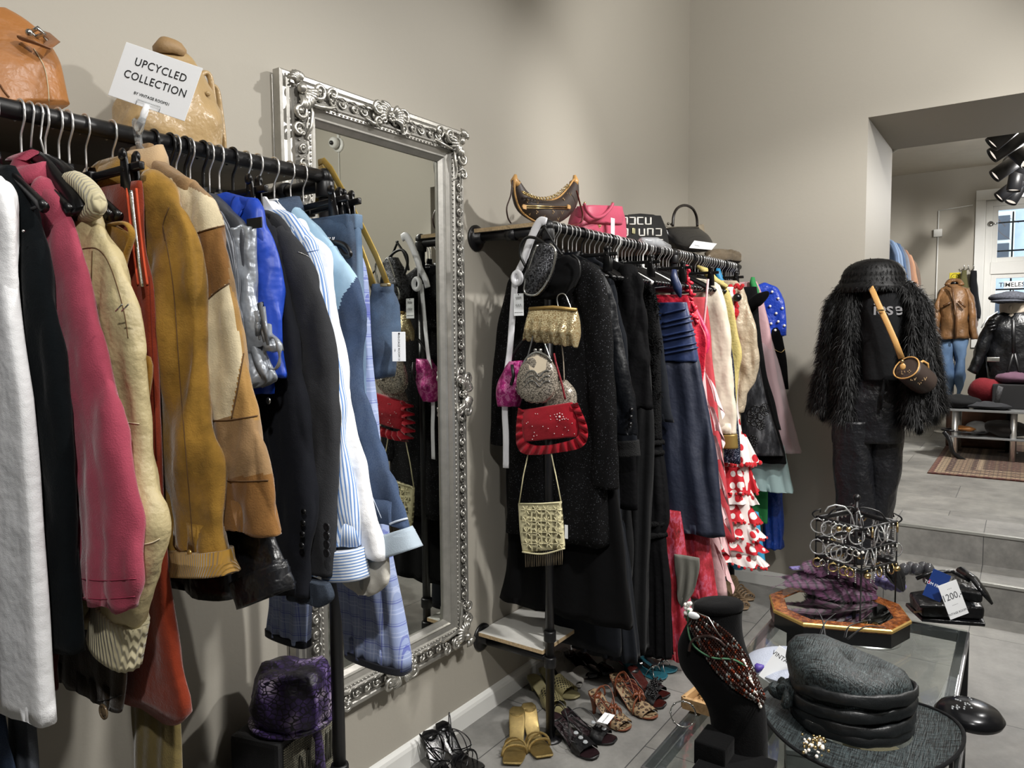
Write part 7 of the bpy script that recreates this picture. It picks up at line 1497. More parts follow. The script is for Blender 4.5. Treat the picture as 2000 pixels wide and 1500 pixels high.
bm = B(); c = V((SC.x, SC.y, zr[0]+.012)); tube(bm, [sp(1611, 1000), sp(1618, 990), sp(1632, 986), sp(1650, 990), sp(1662, 1003), sp(1668, 1022), sp(1668, 1035)], .0028, 6); tag(obj('rhinestone_bangle', bm, RHS), 'big open rhinestone bangle arching over the stand top', 'bangle')
bm = B(); tube(bm, [sp(1672, 1003, -.04), sp(1677, 997, -.04), sp(1681, 1008, -.04), sp(1681, 1032, -.04)], .0028, 6); tag(obj('rhinestone_bar', bm, RHS), 'long narrow rhinestone earring right of the stand pole', 'earring')
for k, (a, b) in enumerate(((1677, 1081), (1685, 1079))): bm = B(); ball(bm, sp(a, b, -.09), .0048, 10); tag(obj('pearl_stud', bm, M('pearl_white', 'efeae2', .2, 0, 0, var=0)), 'white pearl stud, %s of two on the middle tier' % ('left' if k == 0 else 'right'), 'earring', 'pearl studs')
for k, (a, b) in enumerate(((1638, 1033), (1657, 1034))): bm = B(); ball(bm, sp(a, b, -.105), .0075, 12); tag(obj('gold_bead_earring', bm, GOLD), 'round polished gold bead earring, %s of two' % ('left' if k == 0 else 'right'), 'earring', 'gold bead earrings')
# black display bust with bead strands
xb = 1.50; BUV = suede('bust_velvet', '070708', sheen=.04); r = thing('display_bust', 'black velvet necklace display bust on the glass table', 'display bust', V((xb, .42, ZG)))
bm = B(); pbag(bm, xb, [(1358, 1178), (1353, 1200), (1338, 1225), (1327, 1255), (1333, 1295), (1362, 1335), (1385, 1375), (1393, 1430), (1391, 1494)], [(1450, 1184), (1447, 1215), (1450, 1250), (1462, 1290), (1478, 1330), (1490, 1375), (1497, 1430), (1498, 1502)], [.038, .044, .05, .055, .05, .045, .045, .045], 50, pw=.9, n=48)
reg(r, bm); obj('neck_form', bm, BUV, r)
bm = B(); c = (onx(1358, 1178, xb)+onx(1450, 1184, xb))/2; hw = (onx(1358, 1178, xb)-onx(1450, 1184, xb))/2; loft(bm, [[c+hw*(s_*cos(a))+V((.042*s_*sin(a), 0, z)) for a in [2*pi*k/40 for k in range(40)]] for s_, z in ((1.0, -.012), (1.03, -.004), (1.0, .004), (.9, .008), (.4, .009))]); obj('neck_cap', bm, BUV, r)
bp = onz(1430, 1500, ZG); bm = B(); box(bm, V((bp.x-.10, bp.y-.075, ZG)), V((bp.x+.055, bp.y+.06, ZG+.014)), .003); obj('base', bm, BUV, r)
bm = B(); cb_ = onz(1362, 1437, ZG+.05); box(bm, V((cb_.x-.02, cb_.y-.065, ZG)), V((cb_.x+.06, cb_.y, ZG+.05)), .004); tag(obj('display_block', bm, BUV), 'small black velvet display block beside the bust', 'display block')
r2 = thing('bead_necklace', 'many strand necklace of brown, red and silver seed beads slung on the bust', 'necklace', onx(1420, 1300, xb-.06)); mats_ = [M('brown_bead', '2a120c', .15, 0, 0, 200, .3, 90), M('silver_bead', '8c8b88', .15, .6, 0), M('copper_bead', '6a2a14', .2, .4, 0)]
for k in range(15):
    q = k/14; P = []
    for j in range(44):
        t_ = j/43; px = 1338+6*q+(150)*t_+(-14+34*q)*sin(t_*pi)*.75; py = 1190+24*(1-q)*.6+(172)*t_+(30-62*q)*sin(t_*pi)*.8
        p = hit(r, px, py, .006+.003*(k % 3)); P.append(p if p is not None else onx(px, py, xb-.05))
    bm = B(); tube(bm, P, .0012, 4); rn = random.Random(k)
    for i, p in enumerate(P):
        mi = rn.choice((0, 0, 0, 0, 0, 1, 2) if k % 5 else (0, 0, 1, 1, 2)); ball(bm, p, rn.uniform(.0024, .0034), 6, mi=mi, s=(1, 1, 1.3))
    obj('bead_strand', bm, mats_, r2)
bm = B(); tube(bm, [hit(r, a, b, .012) or onx(a, b, xb-.06) for a, b in spline([(1345, 1192), (1344, 1230), (1356, 1262), (1390, 1284), (1430, 1288), (1455, 1300)], 6)], .0022, 6); obj('green_cord', bm, M('green_cord', '2f5a3c', .6), r2)
bm = B(); tube(bm, [hit(r, a, b, .014) or onx(a, b, xb-.06) for a, b in spline([(1346, 1272), (1352, 1252), (1375, 1242), (1400, 1248), (1416, 1262)], 6)], .003, 6); obj('brown_cord', bm, leather('brown_cord', '2f1f1a'), r2)
bm = B(); tube(bm, [onx(1360, 1196, xb-.05), onx(1384, 1206, xb-.06), onx(1398, 1230, xb-.06), onx(1410, 1246, xb-.06)], .0012, 5); obj('clear_thread', bm, SILV, r2)
bm = B(); rn = random.Random(5)
for k in range(14): ball(bm, onx(1343+rn.uniform(-4, 6), 1188+rn.uniform(-12, 12), xb-.05), .005, 7)
for k in range(16): ball(bm, hit(r, 1452+k*2.2, 1290+k*6, .008) or onx(1452+k*2.2, 1290+k*6, xb-.05), .004, 7)
obj('white_beads', bm, M('pearl_white', 'efeae2', .2), r2)
bm = B(); ball(bm, onx(1354, 1202, xb-.06), .011, 10, s=(.3, 1.3, .7)); obj('white_label', bm, WHT, r2)
# wooden tray with gold jewellery
tc = [onz(a, b, ZG+.02) for a, b in ((1334, 1366), (1384, 1328), (1440, 1345), (1396, 1384))]; WOOD = NT('pale_tray_wood'); co = WOOD.co((4, 40, 40)); WOOD.set(Base_Color=WOOD.ramp(WOOD.noise(co, 2, 4), [(.3, '8f6f4a'), (.7, 'c09c6e')]), Roughness=.5); WOOD = WOOD.m
r = thing('wooden_tray', 'small pale wooden tray of gold trinkets behind the display bust', 'tray', V((sum(p.x for p in tc)/4, sum(p.y for p in tc)/4, ZG)))
for i in range(4):
    a, b = tc[i], tc[(i+1) % 4]; bm = B(); d = (b-a).normalized(); n2 = V((-d.y, d.x, 0))*.005; prism(bm, [(0, 0), (1, 0), (1, 1), (0, 1)], -.004, .004, lambda u_, v_, dd, a=a, b=b, n2=n2: V((a.x+(b.x-a.x)*u_, a.y+(b.y-a.y)*u_, ZG+.026*v_))+n2*(dd/.004)); obj('side', bm, WOOD, r, False)
bm = B(); vs = [bm.verts.new(V((p.x, p.y, ZG+.003))) for p in tc]; vt = [bm.verts.new(V((p.x, p.y, ZG+.006))) for p in tc]; bm.faces.new(vs[::-1]); bm.faces.new(vt); [bm.faces.new((vs[i], vs[(i+1) % 4], vt[(i+1) % 4], vt[i])) for i in range(4)]; obj('bottom', bm, WOOD, r, False)
rn = random.Random(3); mid = sum(tc, V())/4
for k in range(14):
    bm = B(); c = mid+V((rn.uniform(-.028, .028), rn.uniform(-.025, .025), -.008+rn.uniform(0, .012))); s_ = rn.uniform(.005, .010); tube(bm, [c+V((cos(a)*s_, sin(a)*s_*rn.uniform(.6, 1), sin(a+k)*s_*.5)) for a in [q*pi/6 for q in range(12)]], .0016, 5, True); tag(obj('gold_trinket', bm, GOLD), 'small gold trinket in the wooden tray', 'trinket', 'gold trinkets in the tray')
bm = B(); bc = onz(1334, 1420, ZG); tube(bm, [bc+V((cos(a)*.010, -cos(a)*.026, .03+sin(a)*.03)) for a in [q*pi/12 for q in range(24)]], .0016, 6, True)
for q in range(0, 24, 3): ball(bm, bc+V((cos(q*pi/12)*.010, -cos(q*pi/12)*.026, .03+sin(q*pi/12)*.03)), .003, 6)
tag(obj('wire_bracelet', bm, SILV), 'thin silver bead bracelet standing on the table corner frame', 'bracelet')
# black straw hat
SIN = NT('black_sinamay'); co = SIN.co(); wv = SIN.ramp(SIN.math('MULTIPLY', SIN.noise(SIN.co((420, 30, 60)), 1, 2), SIN.noise(SIN.co((30, 420, 200)), 1, 2)), [(.16, 0.0), (.36, 1.0)]); SIN.set(Base_Color=SIN.mix(wv, lin('0a0d0e'), lin('3a4446')), Roughness=.5, Normal=SIN.bump(wv, .6, .0015)); SIN = SIN.m
hc = onz(1676, 1402, ZT+.03); r = thing('black_straw_hat', 'wide brimmed black straw hat with draped band and a side flower on the table', 'hat', V((hc.x, hc.y, ZG)))
lf, rt_ = onz(1487, 1395, ZT+.03), onz(1868, 1420, ZT+.03); RB2 = (rt_-lf).length/2; hc = (lf+rt_)/2; hc.z = ZT+.02; hx = (rt_-lf).normalized(); hy = V((-hx.y, hx.x, 0))
def HP_(rx, a, z, ox=0, oy=0): return hc+hx*(rx*cos(a)+ox)+hy*(rx*sin(a)*.93+oy)+V((0, 0, z))
bm = B(); rings = []; N = 72
for i in range(20):
    q = i/19; rr_ = RB2*(1-.46*q); rings.append([HP_(rr_, a, .018*(1-q)*cos(a*2+.6)*.9+.012*(1-q)**2-.004+.004*q) for a in [2*pi*k/N for k in range(N)]])
loft(bm, rings, cap0=False, cap1=False); rings2 = [[p+V((0, 0, -.003)) for p in q] for q in rings]; loft(bm, rings2, cap0=False, cap1=False); obj('brim', bm, SIN, r)
bm = B(); tube(bm, rings[0], .004, 6, True); obj('brim_binding', bm, BWL, r)
zc = onz(1676, 1402, ZT+.03).z; HT = .165; bm = B(); rings = []
for q, rr_, z in ((0, .118, .0), (0, .112, .03), (0, .114, .06), (0, .120, .09), (0, .124, .115), (0, .122, .135), (0, .108, .152), (0, .08, .16), (0, .045, .158), (0, .01, .152)):
    rings.append([HP_(rr_*(1+.05*cos(2*a+.4)), a, z+.016*cos(a-2.4)*(z/HT)-(.03*max(0, cos(a-.7))*max(0, z-.08)/.08), -.008-.012*z/HT, .018) for a in [2*pi*k/N for k in range(N)]])
loft(bm, rings, cap0=False); crumple(bm, .008, (14, 14, 14), 6, oct=2, fn=lambda p: min(1, max(0, (p.z-hc.z-.03)*10))); obj('crown', bm, SIN, r)
for k, (z0, sh) in enumerate(((.012, .0), (.034, .006), (.058, .012), (.08, .02))):
    bm = B(); tube(bm, [HP_(.122+.002*k, a, z0+sh*sin(a*1+k)+.004, -.008, .018) for a in [2*pi*q/48 for q in range(48)]], .0055, 8, True, flat=2.6, up=(0, 0, 1)); crumple(bm, .006, (22, 22, 30), k, oct=2); obj('draped_band', bm, M('black_organza_band', '131618', .45, 0, .3, 300, .1, wr=.5), r)
bm = B(); fc = onz(1540, 1350, ZT+.075)
for k in range(8): a = k*2.4; ball(bm, fc+V((cos(a)*.004*k, sin(a)*.003*k, .01*sin(k))), .026, 10, s=(1, .5, .8), rot=Matrix.Rotation(a, 3, 'Z'))
crumple(bm, .010, (50, 50, 50), 4, oct=2); obj('side_flower', bm, SIN, r)
r = thing('pearl_brooch', 'cluster of pearls and gold beads at the front of the hat brim', 'brooch', onz(1590, 1455, ZT+.04)); rn = random.Random(8)
for m_, nn_ in ((MC['pearl_white'], 22), (GOLD, 30)):
    bm = B()
    for k in range(nn_): p = onz(1590+rn.gauss(0, 13), 1452+rn.gauss(0, 10), ZT+.045+rn.uniform(0, .014)); ball(bm, p, rn.uniform(.002, .0045), 7)
    obj('pearls' if m_ is not GOLD else 'gold_beads', bm, m_, r)
# white hat, tag, beret, boxes
WSI = M('pale_blue_sinamay', 'aab0bf', .6, 0, .8, 300, .08); bm = B(); wc = onz(1540, 1298, ZG+.02); lathe(bm, [(0, .03), (.05, .028), (.085, .012), (.105, .0), (.107, -.003), (.085, .008), (.05, .022), (0, .025)], wc, 40); tag(obj('pale_blue_hat', bm, WSI), 'pale blue straw saucer hat half hidden behind the black hat', 'hat')
r = thing('lilac_trim', 'small violet crumpled ribbon at the edge of the pale hat', 'ribbon', onz(1480, 1315, ZG)); bm = B(); ball(bm, onz(1482, 1305, ZG+.03), .012, 10); crumple(bm, .008, (60, 60, 60), 1); obj('ribbon', bm, M('violet_ribbon', '4c3a8c', .5), r)
quadcard('hat_tag', 'white card tag printed vintage propped on the pale blue hat', ((1524, 1262), (1562, 1288), (1512, 1340), (1480, 1318)), 1.84, WHT, (('VINTAGE', .17, .0, .25, 1.0, INK),))
SBQ = NT('black_sequin_rows'); co = SBQ.co(); v = SBQ.n('ShaderNodeTexVoronoi', {'Vector': co, 'Scale': 130, 'Randomness': .15}); SBQ.set(Base_Color=lin('17181b'), Metallic=.4, Roughness=.22, Normal=SBQ.bump(v.outputs['Distance'], -1, .005)); SBQ = SBQ.m
bc = onz(1893, 1392, ZT+.03); r = thing('sequin_beret', 'round black sequin beret hanging over the right table edge', 'hat', bc); bm = B(); ex = (onz(1960, 1392, ZT+.03)-onz(1828, 1380, ZT+.03)).length/2; lathe(bm, [(0, .022), (ex*.5, .02), (ex*.85, .01), (ex, -.004), (ex*.95, -.014), (ex*.5, -.018), (0, -.018)], bc, 40, sy=1.0); reg(r, bm); crumple(bm, .003, (14, 14, 14), 3); obj('crown', bm, SBQ, r)
rn = random.Random(2); bm = B()
for k in range(30):
    p = hit(r, rn.uniform(1838, 1900), rn.uniform(1345, 1385), .002)
    if p is not None: ball(bm, p, .0024, 6)
obj('crystals', bm, GEM, r)
r = thing('orange_leather_box', 'open orange leather box at the bottom edge of the photo', 'box', onz(1590, 1510, ZG)); ORL = leather('orange_leather', 'a85a1e', rough=.4); a_, b_ = onz(1540, 1502, ZG+.05), onz(1602, 1530, ZG+.05)
for (dx0, dy0, dx1, dy1) in ((-.0, -.10, .004, .0), (-.1, -.10, -.096, .0), (-.1, -.004, .004, .0), (-.1, -.10, .004, -.096)): bm = B(); box(bm, (a_.x+dx0, a_.y+dy0, ZG), (a_.x+dx1, a_.y+dy1, ZG+.05), .001); obj('side', bm, ORL, r, False)
# things seen through the glass on the lower shelf
for k, (x, y, sx, sy, h_, m_, lb) in enumerate(((1.75, .5, .14, .1, .05, WHT, 'white gift box on the glass shelf inside the table'), (2.05, .45, .12, .12, .07, M('smoky_grey_box', '6b6b6b', .4), 'grey box on the glass shelf inside the table'), (1.55, .48, .1, .08, .04, M('cream_card', 'c9c4b8', .6), 'cream card box on the glass shelf inside the table'), (2.2, .3, .16, .1, .03, M('dull_brass_box', '8b8068', .4, .5), 'flat brass coloured box on the glass shelf inside the table'))):
    r = thing('gift_box', lb, 'box', (x, y, .334)); bm = B(); obox(bm, (x, y, .334+h_/2-.004), sx, sy, h_-.008, .3*k, .003); obj('base', bm, m_, r, False); bm = B(); obox(bm, (x, y, .334+h_-.004), sx+.004, sy+.004, .012, .3*k, .002); obj('lid', bm, m_, r, False)
# ================================================================ MANNEQUIN
xm = 3.92; MB = M('mannequin_black', '121214', .5, 0, .05)
r = thing('mannequin', 'black shop mannequin on a stand beside the doorway, dressed in black', 'mannequin', onx(1700, 1000, xm)); r.location.z = 0
c0 = onx(1706, 700, xm); bm = B(); tube(bm, [V((xm+.02, c0.y, .02)), V((xm+.02, c0.y, .95))], .016, 12); obj('pole', bm, CHR, r); bm = B(); lathe(bm, [(0, 0), (.16, 0), (.16, .008), (.03, .014), (0, .014)], (xm+.02, c0.y, 0), 32); obj('base_plate', bm, CHR, r)
bm = B(); pbag(bm, xm, [(1690, 552), (1668, 575), (1640, 590), (1668, 680), (1682, 740), (1660, 800), (1664, 850)], [(1716, 552), (1745, 575), (1782, 590), (1762, 680), (1748, 740), (1766, 800), (1752, 850)], [.05, .08, .11, .10, .10, .12, .08], 40); obj('torso', bm, MB, r)
bm = B(); tube(bm, [onx(1704, 575, xm), onx(1705, 520, xm)], [.055, .05], 16); obj('neck', bm, MB, r)
r = thing('black_tee', 'black t-shirt with faded silver lettering worn by the mannequin', 't-shirt', onx(1720, 740, xm)); BT = fabric('black_jersey', '0e0f11', wr=.5); bm = B(); pbag(bm, xm-.015, [(1690, 558), (1680, 590), (1684, 680), (1688, 742)], [(1745, 556), (1770, 590), (1764, 680), (1766, 742)], [.09, .12, .125, .125], 40); crumple(bm, .006, (12, 12, 5), 3, oct=2); reg(r, bm); obj('shirt', bm, BT, r)
FS = M('faded_silver_print', 'a9a9ac', .5, .4, 0, var=0)
for k, (ch, px) in enumerate((('i', 1709), ('e', 1722), ('s', 1738), ('e', 1754))):
    p = hit(r, px, 604, .004)
    if p is not None: text('lettering', ch, .085, FS, r, p, (0, -1, 0), (0, 0, 1), .002, bold=.0008)
PTR = leather('black_coated_trouser', '15161a', rough=.42, wr=.9, ws=22)
r = thing('black_trousers', 'wide black coated trousers with creases worn by the mannequin', 'trousers', onx(1700, 1085, xm))
bm = B(); pbag(bm, xm, [(1670, 738), (1650, 770), (1630, 820), (1628, 860)], [(1765, 738), (1768, 770), (1766, 820), (1765, 862)], [.10, .12, .125, .12], 26); crumple(bm, .008, (12, 12, 6), 4, oct=2); obj('hips', bm, PTR, r)
bm = B(); pbag(bm, xm-.03, [(1628, 820), (1630, 900), (1634, 980), (1642, 1040), (1650, 1092)], [(1706, 820), (1708, 900), (1714, 980), (1716, 1040), (1714, 1096)], [.11, .10, .09, .09], 50); crumple(bm, .010, (14, 14, 7), 5, oct=2); obj('leg', bm, PTR, r)
bm = B(); pbag(bm, xm+.03, [(1696, 820), (1698, 900), (1700, 980), (1702, 1040), (1704, 1085)], [(1765, 820), (1763, 880), (1758, 940), (1742, 1000), (1746, 1092)], [.11, .10, .09, .09], 50); crumple(bm, .010, (14, 14, 7), 6, oct=2); obj('leg', bm, PTR, r)
bm = B(); tube(bm, [onx(1728, 742, xm-.14), onx(1724, 765, xm-.15), onx(1720, 800, xm-.14)], .006, 6); tube(bm, [onx(1732, 742, xm-.14), onx(1740, 770, xm-.15)], .006, 6); obj('drawstring', bm, BT, r)
# fur coat
FUR = M('black_faux_fur', '050506', .55, 0, 0, var=.3, vs=30, spec=.3)
def furry(bm, n, Lh, seed=1, droop=V((0, 0, -1)), wd=.0015):
    """many tapering tufts growing out of the surface"""
    bm.normal_update(); rn = random.Random(seed); fs = list(bm.faces); ar = [f.calc_area() for f in fs]; tot = sum(ar); acc = 0; cum = []
    for a in ar: acc += a; cum.append(acc)
    import bisect
    base = [([v.co.copy() for v in fs[i].verts], fs[i].normal.copy()) for i in range(len(fs))]; nb = bmesh.new()
    for k in range(n):
        i = min(len(fs)-1, bisect.bisect(cum, rn.random()*tot)); vs, nr = base[i]; w_ = [rn.random()+.01 for _ in vs]; sw = sum(w_); p = sum((v*(q/sw) for v, q in zip(vs, w_)), V())
        d = (nr*.42+droop*.8+V((rn.gauss(0, .26), rn.gauss(0, .26), rn.gauss(0, .2)))).normalized(); L = Lh*rn.uniform(.6, 1.2); s = d.cross(nr); s = s.normalized()*wd if s.length > 1e-4 else V((wd, 0, 0)); m = p+d*(L*.5)+nr*(L*.12); t = p+d*L+droop*(L*.25)
        a = nb.verts.new(p-s); b = nb.verts.new(p+s); c = nb.verts.new(m+s*.8); e = nb.verts.new(m-s*.8); g = nb.verts.new(t); nb.faces.new((a, b, c, e)); nb.faces.new((e, c, g))
    return nb
r = thing('fur_coat', 'shaggy black faux fur jacket draped on the mannequin', 'coat', onx(1700, 820, xm))
parts_ = [('front_panel', [(1690, 556), (1648, 565), (1640, 640), (1632, 740), (1622, 812)], [(1698, 556), (1694, 600), (1686, 680), (1686, 760), (1686, 820)], [.10, .15, .15, .15]),
          ('front_panel', [(1752, 556), (1776, 600), (1766, 680), (1756, 760), (1762, 826)], [(1765, 556), (1796, 580), (1806, 680), (1816, 760), (1826, 818)], [.10, .15, .15, .15]),
          ('sleeve', [(1652, 548), (1622, 585), (1606, 660), (1596, 730), (1586, 792)], [(1672, 552), (1660, 590), (1650, 660), (1640, 740), (1634, 804)], [.05, .08, .075, .06]),
          ('sleeve', [(1772, 552), (1776, 590), (1784, 660), (1796, 740), (1806, 806)], [(1782, 548), (1806, 580), (1826, 660), (1838, 740), (1842, 800)], [.05, .08, .075, .06])]
for k, (nm, L, R_, ts) in enumerate(parts_):
    bm = B(); pbag(bm, xm+(.02 if k < 2 else -.01), L, R_, ts, 30); crumple(bm, .012, (9, 9, 9), k+1, oct=2); nb = furry(bm, 15000 if k < 2 else 12000, .05, k); o = obj(nm, bm, FUR, r); tag(obj('fur', nb, FUR, o), kind='stuff')
# felt cloche
hc_ = onx(1705, 560, xm); r = thing('felt_hat', 'black fuzzy felt bucket hat sitting on top of the mannequin', 'hat', hc_); tz = onx(1705, 506, xm).z; bz = onx(1705, 552, xm).z; H_ = tz-bz
bm = B(); lathe(bm, [(.172, -.045), (.165, -.015), (.148, .0), (.142, H_*.25), (.135, H_*.5), (.115, H_*.75), (.08, H_*.92), (.04, H_*.99), (0, H_)], (hc_.x, hc_.y, bz), 40, sx=.85); lathe(bm, [(.168, -.047), (.135, .0), (.13, .03), (0, .05)], (hc_.x, hc_.y, bz), 30, sx=.85); crumple(bm, .006, (10, 10, 10), 3); nb = furry(bm, 14000, .016, 9, wd=.0011); o = obj('crown', bm, FUR, r); tag(obj('felt_fuzz', nb, FUR, o), kind='stuff')
# crossbody bag
xbg = 3.70; r = thing('crossbody_bag', 'small brown monogram barrel bag with a tan strap worn across the mannequin', 'bag', onx(1785, 740, xbg))
a = onx(1770, 722, xbg); b = onx(1806, 752, xbg+.10); ax = (b-a).normalized(); bm = B(); up_ = V((0, 0, 1)); s1 = ax.cross(up_).normalized(); s2 = s1.cross(ax).normalized()
if s2.z < 0: s2 = -s2
rings = []
for i, (t_, k_) in enumerate(((0, .0), (0, .8), (.03, .97), (.1, 1), (.5, 1.02), (.9, 1), (.97, .97), (1, .8), (1, 0))): c = a+(b-a)*t_; rings.append([c+(s1*cos(u)*.062+s2*(sin(u)*.066*(1 if sin(u) > 0 else .75)))*max(k_, .02) for u in [2*pi*k/30 for k in range(30)]])
loft(bm, rings); reg(r, bm); obj('barrel', bm, MONO, r)
bm = B(); tube(bm, [a-ax*.003+s1*cos(u)*.060+s2*(sin(u)*.064*(1 if sin(u) > 0 else .75)) for u in [2*pi*k/24 for k in range(24)]], .0035, 6, True); obj('piping', bm, VACH, r)
bm = B(); P = [onx(p, q, xb_) for p, q, xb_ in ((1703, 566, 3.74), (1716, 596, 3.72), (1733, 632, 3.70), (1748, 666, 3.68), (1761, 700, 3.68))]; tube(bm, P, .013, 8, flat=.25, up=(1, 0, 0)); obj('strap', bm, VACH, r); 
bm = B(); tube(bm, [onx(1703, 566, 3.74), onx(1700, 560, 3.80), onx(1698, 556, 3.9)], .013, 8, flat=.25, up=(1, 0, 0)); obj('strap', bm, VACH, r)
bm = B(); ball(bm, onx(1762, 706, 3.67), .009, 8); box(bm, onx(1719, 606, 3.70)-V((0.002, .016, .004)), onx(1719, 606, 3.70)+V((.002, .016, .004)), .001); obj('metal_ring', bm, GOLD, r)
bm = B(); tube(bm, [a+s2*.06+ax*.05, a+s2*.085+ax*.07, a+s2*.09+ax*.1, a+s2*.06+ax*.13], .006, 8); tube(bm, [a+s2*.05-s1*.03+ax*.05, a+s2*.085-s1*.04+ax*.08, a+s2*.05-s1*.03+ax*.12], .006, 8); obj('handle', bm, VACH, r)
bm = B(); ball(bm, onx(1763, 716, 3.67), .016, 8, s=(.3, .8, 1)); obj('leather_patch', bm, VACH, r)
monogram(r, [(1766, 728), (1776, 726), (1784, 740), (1796, 748), (1804, 740)], .016)
# ================================================================ FAR ROOM
# shirts on the left rail of the far room
SHB = [('slate_shirt', '4c5f7c'), ('dusty_blue_shirt', '6a80a0'), ('pale_blue_shirt', '7f92ad'), ('denim_shirt', '4f6688'), ('grey_shirt', '6b717c'), ('brown_shirt', '6b4f40'), ('rust_shirt', '86654f'), ('taupe_shirt', '5a4c42')]
r = thing('far_rail', 'black clothes rail holding shirts in the far room', 'clothes rack', (7.2, 1.62, Z2)); zr_ = onx(1744, 452, 6.4).z
bm = B(); tube(bm, [(6.2, 1.62, zr_+.02), (8.8, 1.62, zr_+.02)], .015, 10); obj('rail', bm, BLK, r)
for x_ in (6.2, 8.8): bm = B(); tube(bm, [(x_, 1.62, Z2), (x_, 1.62, zr_+.02)], .015, 10); obj('post', bm, BLK, r)
ends = [(1752, 468, 1768), (1757, 466, 1776), (1762, 468, 1782), (1768, 472, 1788), (1774, 476, 1792), (1782, 484, 1797), (1790, 494, 1803), (1797, 505, 1809)]
for k, (nm, cl) in enumerate(SHB):
    x_ = 6.5+.28*k; m_ = fabric(nm, cl, wr=.4); px, py, p2 = ends[k]; sh = onx(px, py, x_); hm = onx(p2, 640, x_)
    rr_ = thing('hanging_shirt', ['dark slate blue shirt first on the far rail', 'dusty blue shirt second on the far rail', 'pale blue shirt third on the far rail', 'denim blue shirt fourth on the far rail', 'grey shirt in the middle of the far rail', 'dark brown shirt near the end of the far rail', 'rusty tan patterned shirt near the end of the far rail', 'taupe shirt last on the far rail'][k], 'shirt', (x_, 1.62, hm.z))
    N = [(sh.z+.05, 1.58, 1.66), (sh.z+.02, sh.y+.12, 1.7), (sh.z-.02, sh.y+.04, 1.8), (sh.z-.12, sh.y, 1.85), (sh.z-.5, (sh.y+hm.y)/2-.01, 1.88), (hm.z, hm.y, 1.9)]
    bm = B(); body(bm, x_, N, (.03, .06), seed=k, fold=.01, nf=4, n=30, m=26); crumple(bm, .012, (10, 10, 4), k); obj('cloth', bm, m_, rr_)
    bm = B(); tube(bm, [V((x_, 1.62, sh.z+.04)), V((x_, 1.62, zr_+.036)), V((x_, 1.64, zr_+.03))], .003, 6); tag(obj('hook', bm, CHR, rr_), 'chrome hook')
# poster
r = thing('smiley_poster', 'small yellow poster with a smiley face on the far wall', 'poster', (XF, onx(1864, 540, XF).y, onx(1864, 552, XF).z)); a = onx(1855, 533, XF-.004); b = onx(1875, 552, XF-.004)
bm = B(); box(bm, (XF-.006, b.y, b.z), (XF-.001, a.y, a.z)); obj('sheet', bm, M('yellow_paper', 'd6c41c', .6, 0, 0, var=0), r, False)
cy, cz = (a.y+b.y)/2, a.z-.055; bm = B(); tube(bm, [V((XF-.008, cy+cos(u)*.04, cz+sin(u)*.04)) for u in [k*pi/12 for k in range(24)]], .0028, 5, True); tube(bm, [V((XF-.008, cy+cos(u)*.024, cz+sin(u)*.024)) for u in [pi+k*pi/8 for k in range(9)]], .0026, 5); ball(bm, (XF-.008, cy-.012, cz+.012), .004, 6); ball(bm, (XF-.008, cy+.012, cz+.012), .004, 6); obj('smiley_face', bm, INK, r)
text('lettering', 'SMILE!', .03, INK, r, (XF-.007, cy, b.z+.018), (0, -1, 0), (0, 0, 1), .0005)
# mannequin in brown jacket and jeans
xj = 9.7; r = thing('mannequin', 'headless mannequin against the far wall in a brown jacket and jeans', 'mannequin', onx(1862, 800, xj)); r.location.z = Z2
bm = B(); pbag(bm, xj, [(1856, 552), (1842, 580), (1846, 660)], [(1872, 552), (1888, 580), (1884, 660)], [.05, .1, .1], 12); obj('torso', bm, MB, r); bm = B(); cc_ = onx(1862, 700, xj); tube(bm, [(cc_.x, cc_.y, Z2+.02), (cc_.x, cc_.y, 1.4)], .015); lathe(bm, [(0, 0), (.17, 0), (.17, .01), (0, .014)], (cc_.x, cc_.y, Z2), 24); obj('stand', bm, CHR, r)
bm = B(); tube(bm, [onx(1864, 560, xj), onx(1864, 546, xj)], [.06, .055], 14); obj('neck', bm, BLKP, r)
BJ = leather('distressed_brown_leather', '7d5b3a', var=.35, wr=.9, rough=.45); r = thing('brown_leather_jacket', 'distressed light brown leather bomber jacket on the far mannequin', 'jacket', onx(1864, 664, xj-.1))
bm = B(); pbag(bm, xj-.03, [(1852, 556), (1832, 572), (1836, 620), (1833, 662)], [(1876, 556), (1896, 575), (1892, 620), (1896, 660)], [.10, .16, .18, .16], 24); crumple(bm, .02, (8, 8, 8), 3, oct=2); obj('body', bm, BJ, r)
for L, R_ in (([(1840, 562), (1826, 590), (1822, 630), (1824, 672)], [(1850, 566), (1840, 590), (1836, 630), (1834, 676)]), ([(1882, 566), (1890, 590), (1892, 630), (1896, 664)], [(1892, 562), (1904, 590), (1908, 630), (1910, 662)])): bm = B(); pbag(bm, xj-.08, L, R_, [.06, .08, .07], 20); crumple(bm, .018, (10, 10, 10), 5, oct=2); obj('sleeve', bm, BJ, r)
bm = B(); tube(bm, [onx(1852, 558, xj-.2), onx(1860, 562, xj-.23), onx(1868, 620, xj-.25), onx(1866, 662, xj-.22)], .012, 6); tube(bm, [onx(1842, 598, xj-.24), onx(1858, 590, xj-.24)], .012, 6); tube(bm, [onx(1872, 588, xj-.24), onx(1886, 600, xj-.24)], .012, 6); obj('flap_trim', bm, leather('darker_brown_leather', '5e4026'), r)
bm = B(); tube(bm, spline([onx(1850, 556, xj-.12), onx(1856, 548, xj-.05), onx(1872, 548, xj-.05), onx(1878, 556, xj-.12)], 5), .03, 8, flat=.6); obj('collar', bm, BJ, r)
r = thing('blue_jeans', 'wide faded blue jeans on the far mannequin', 'jeans', onx(1860, 800, xj)); 
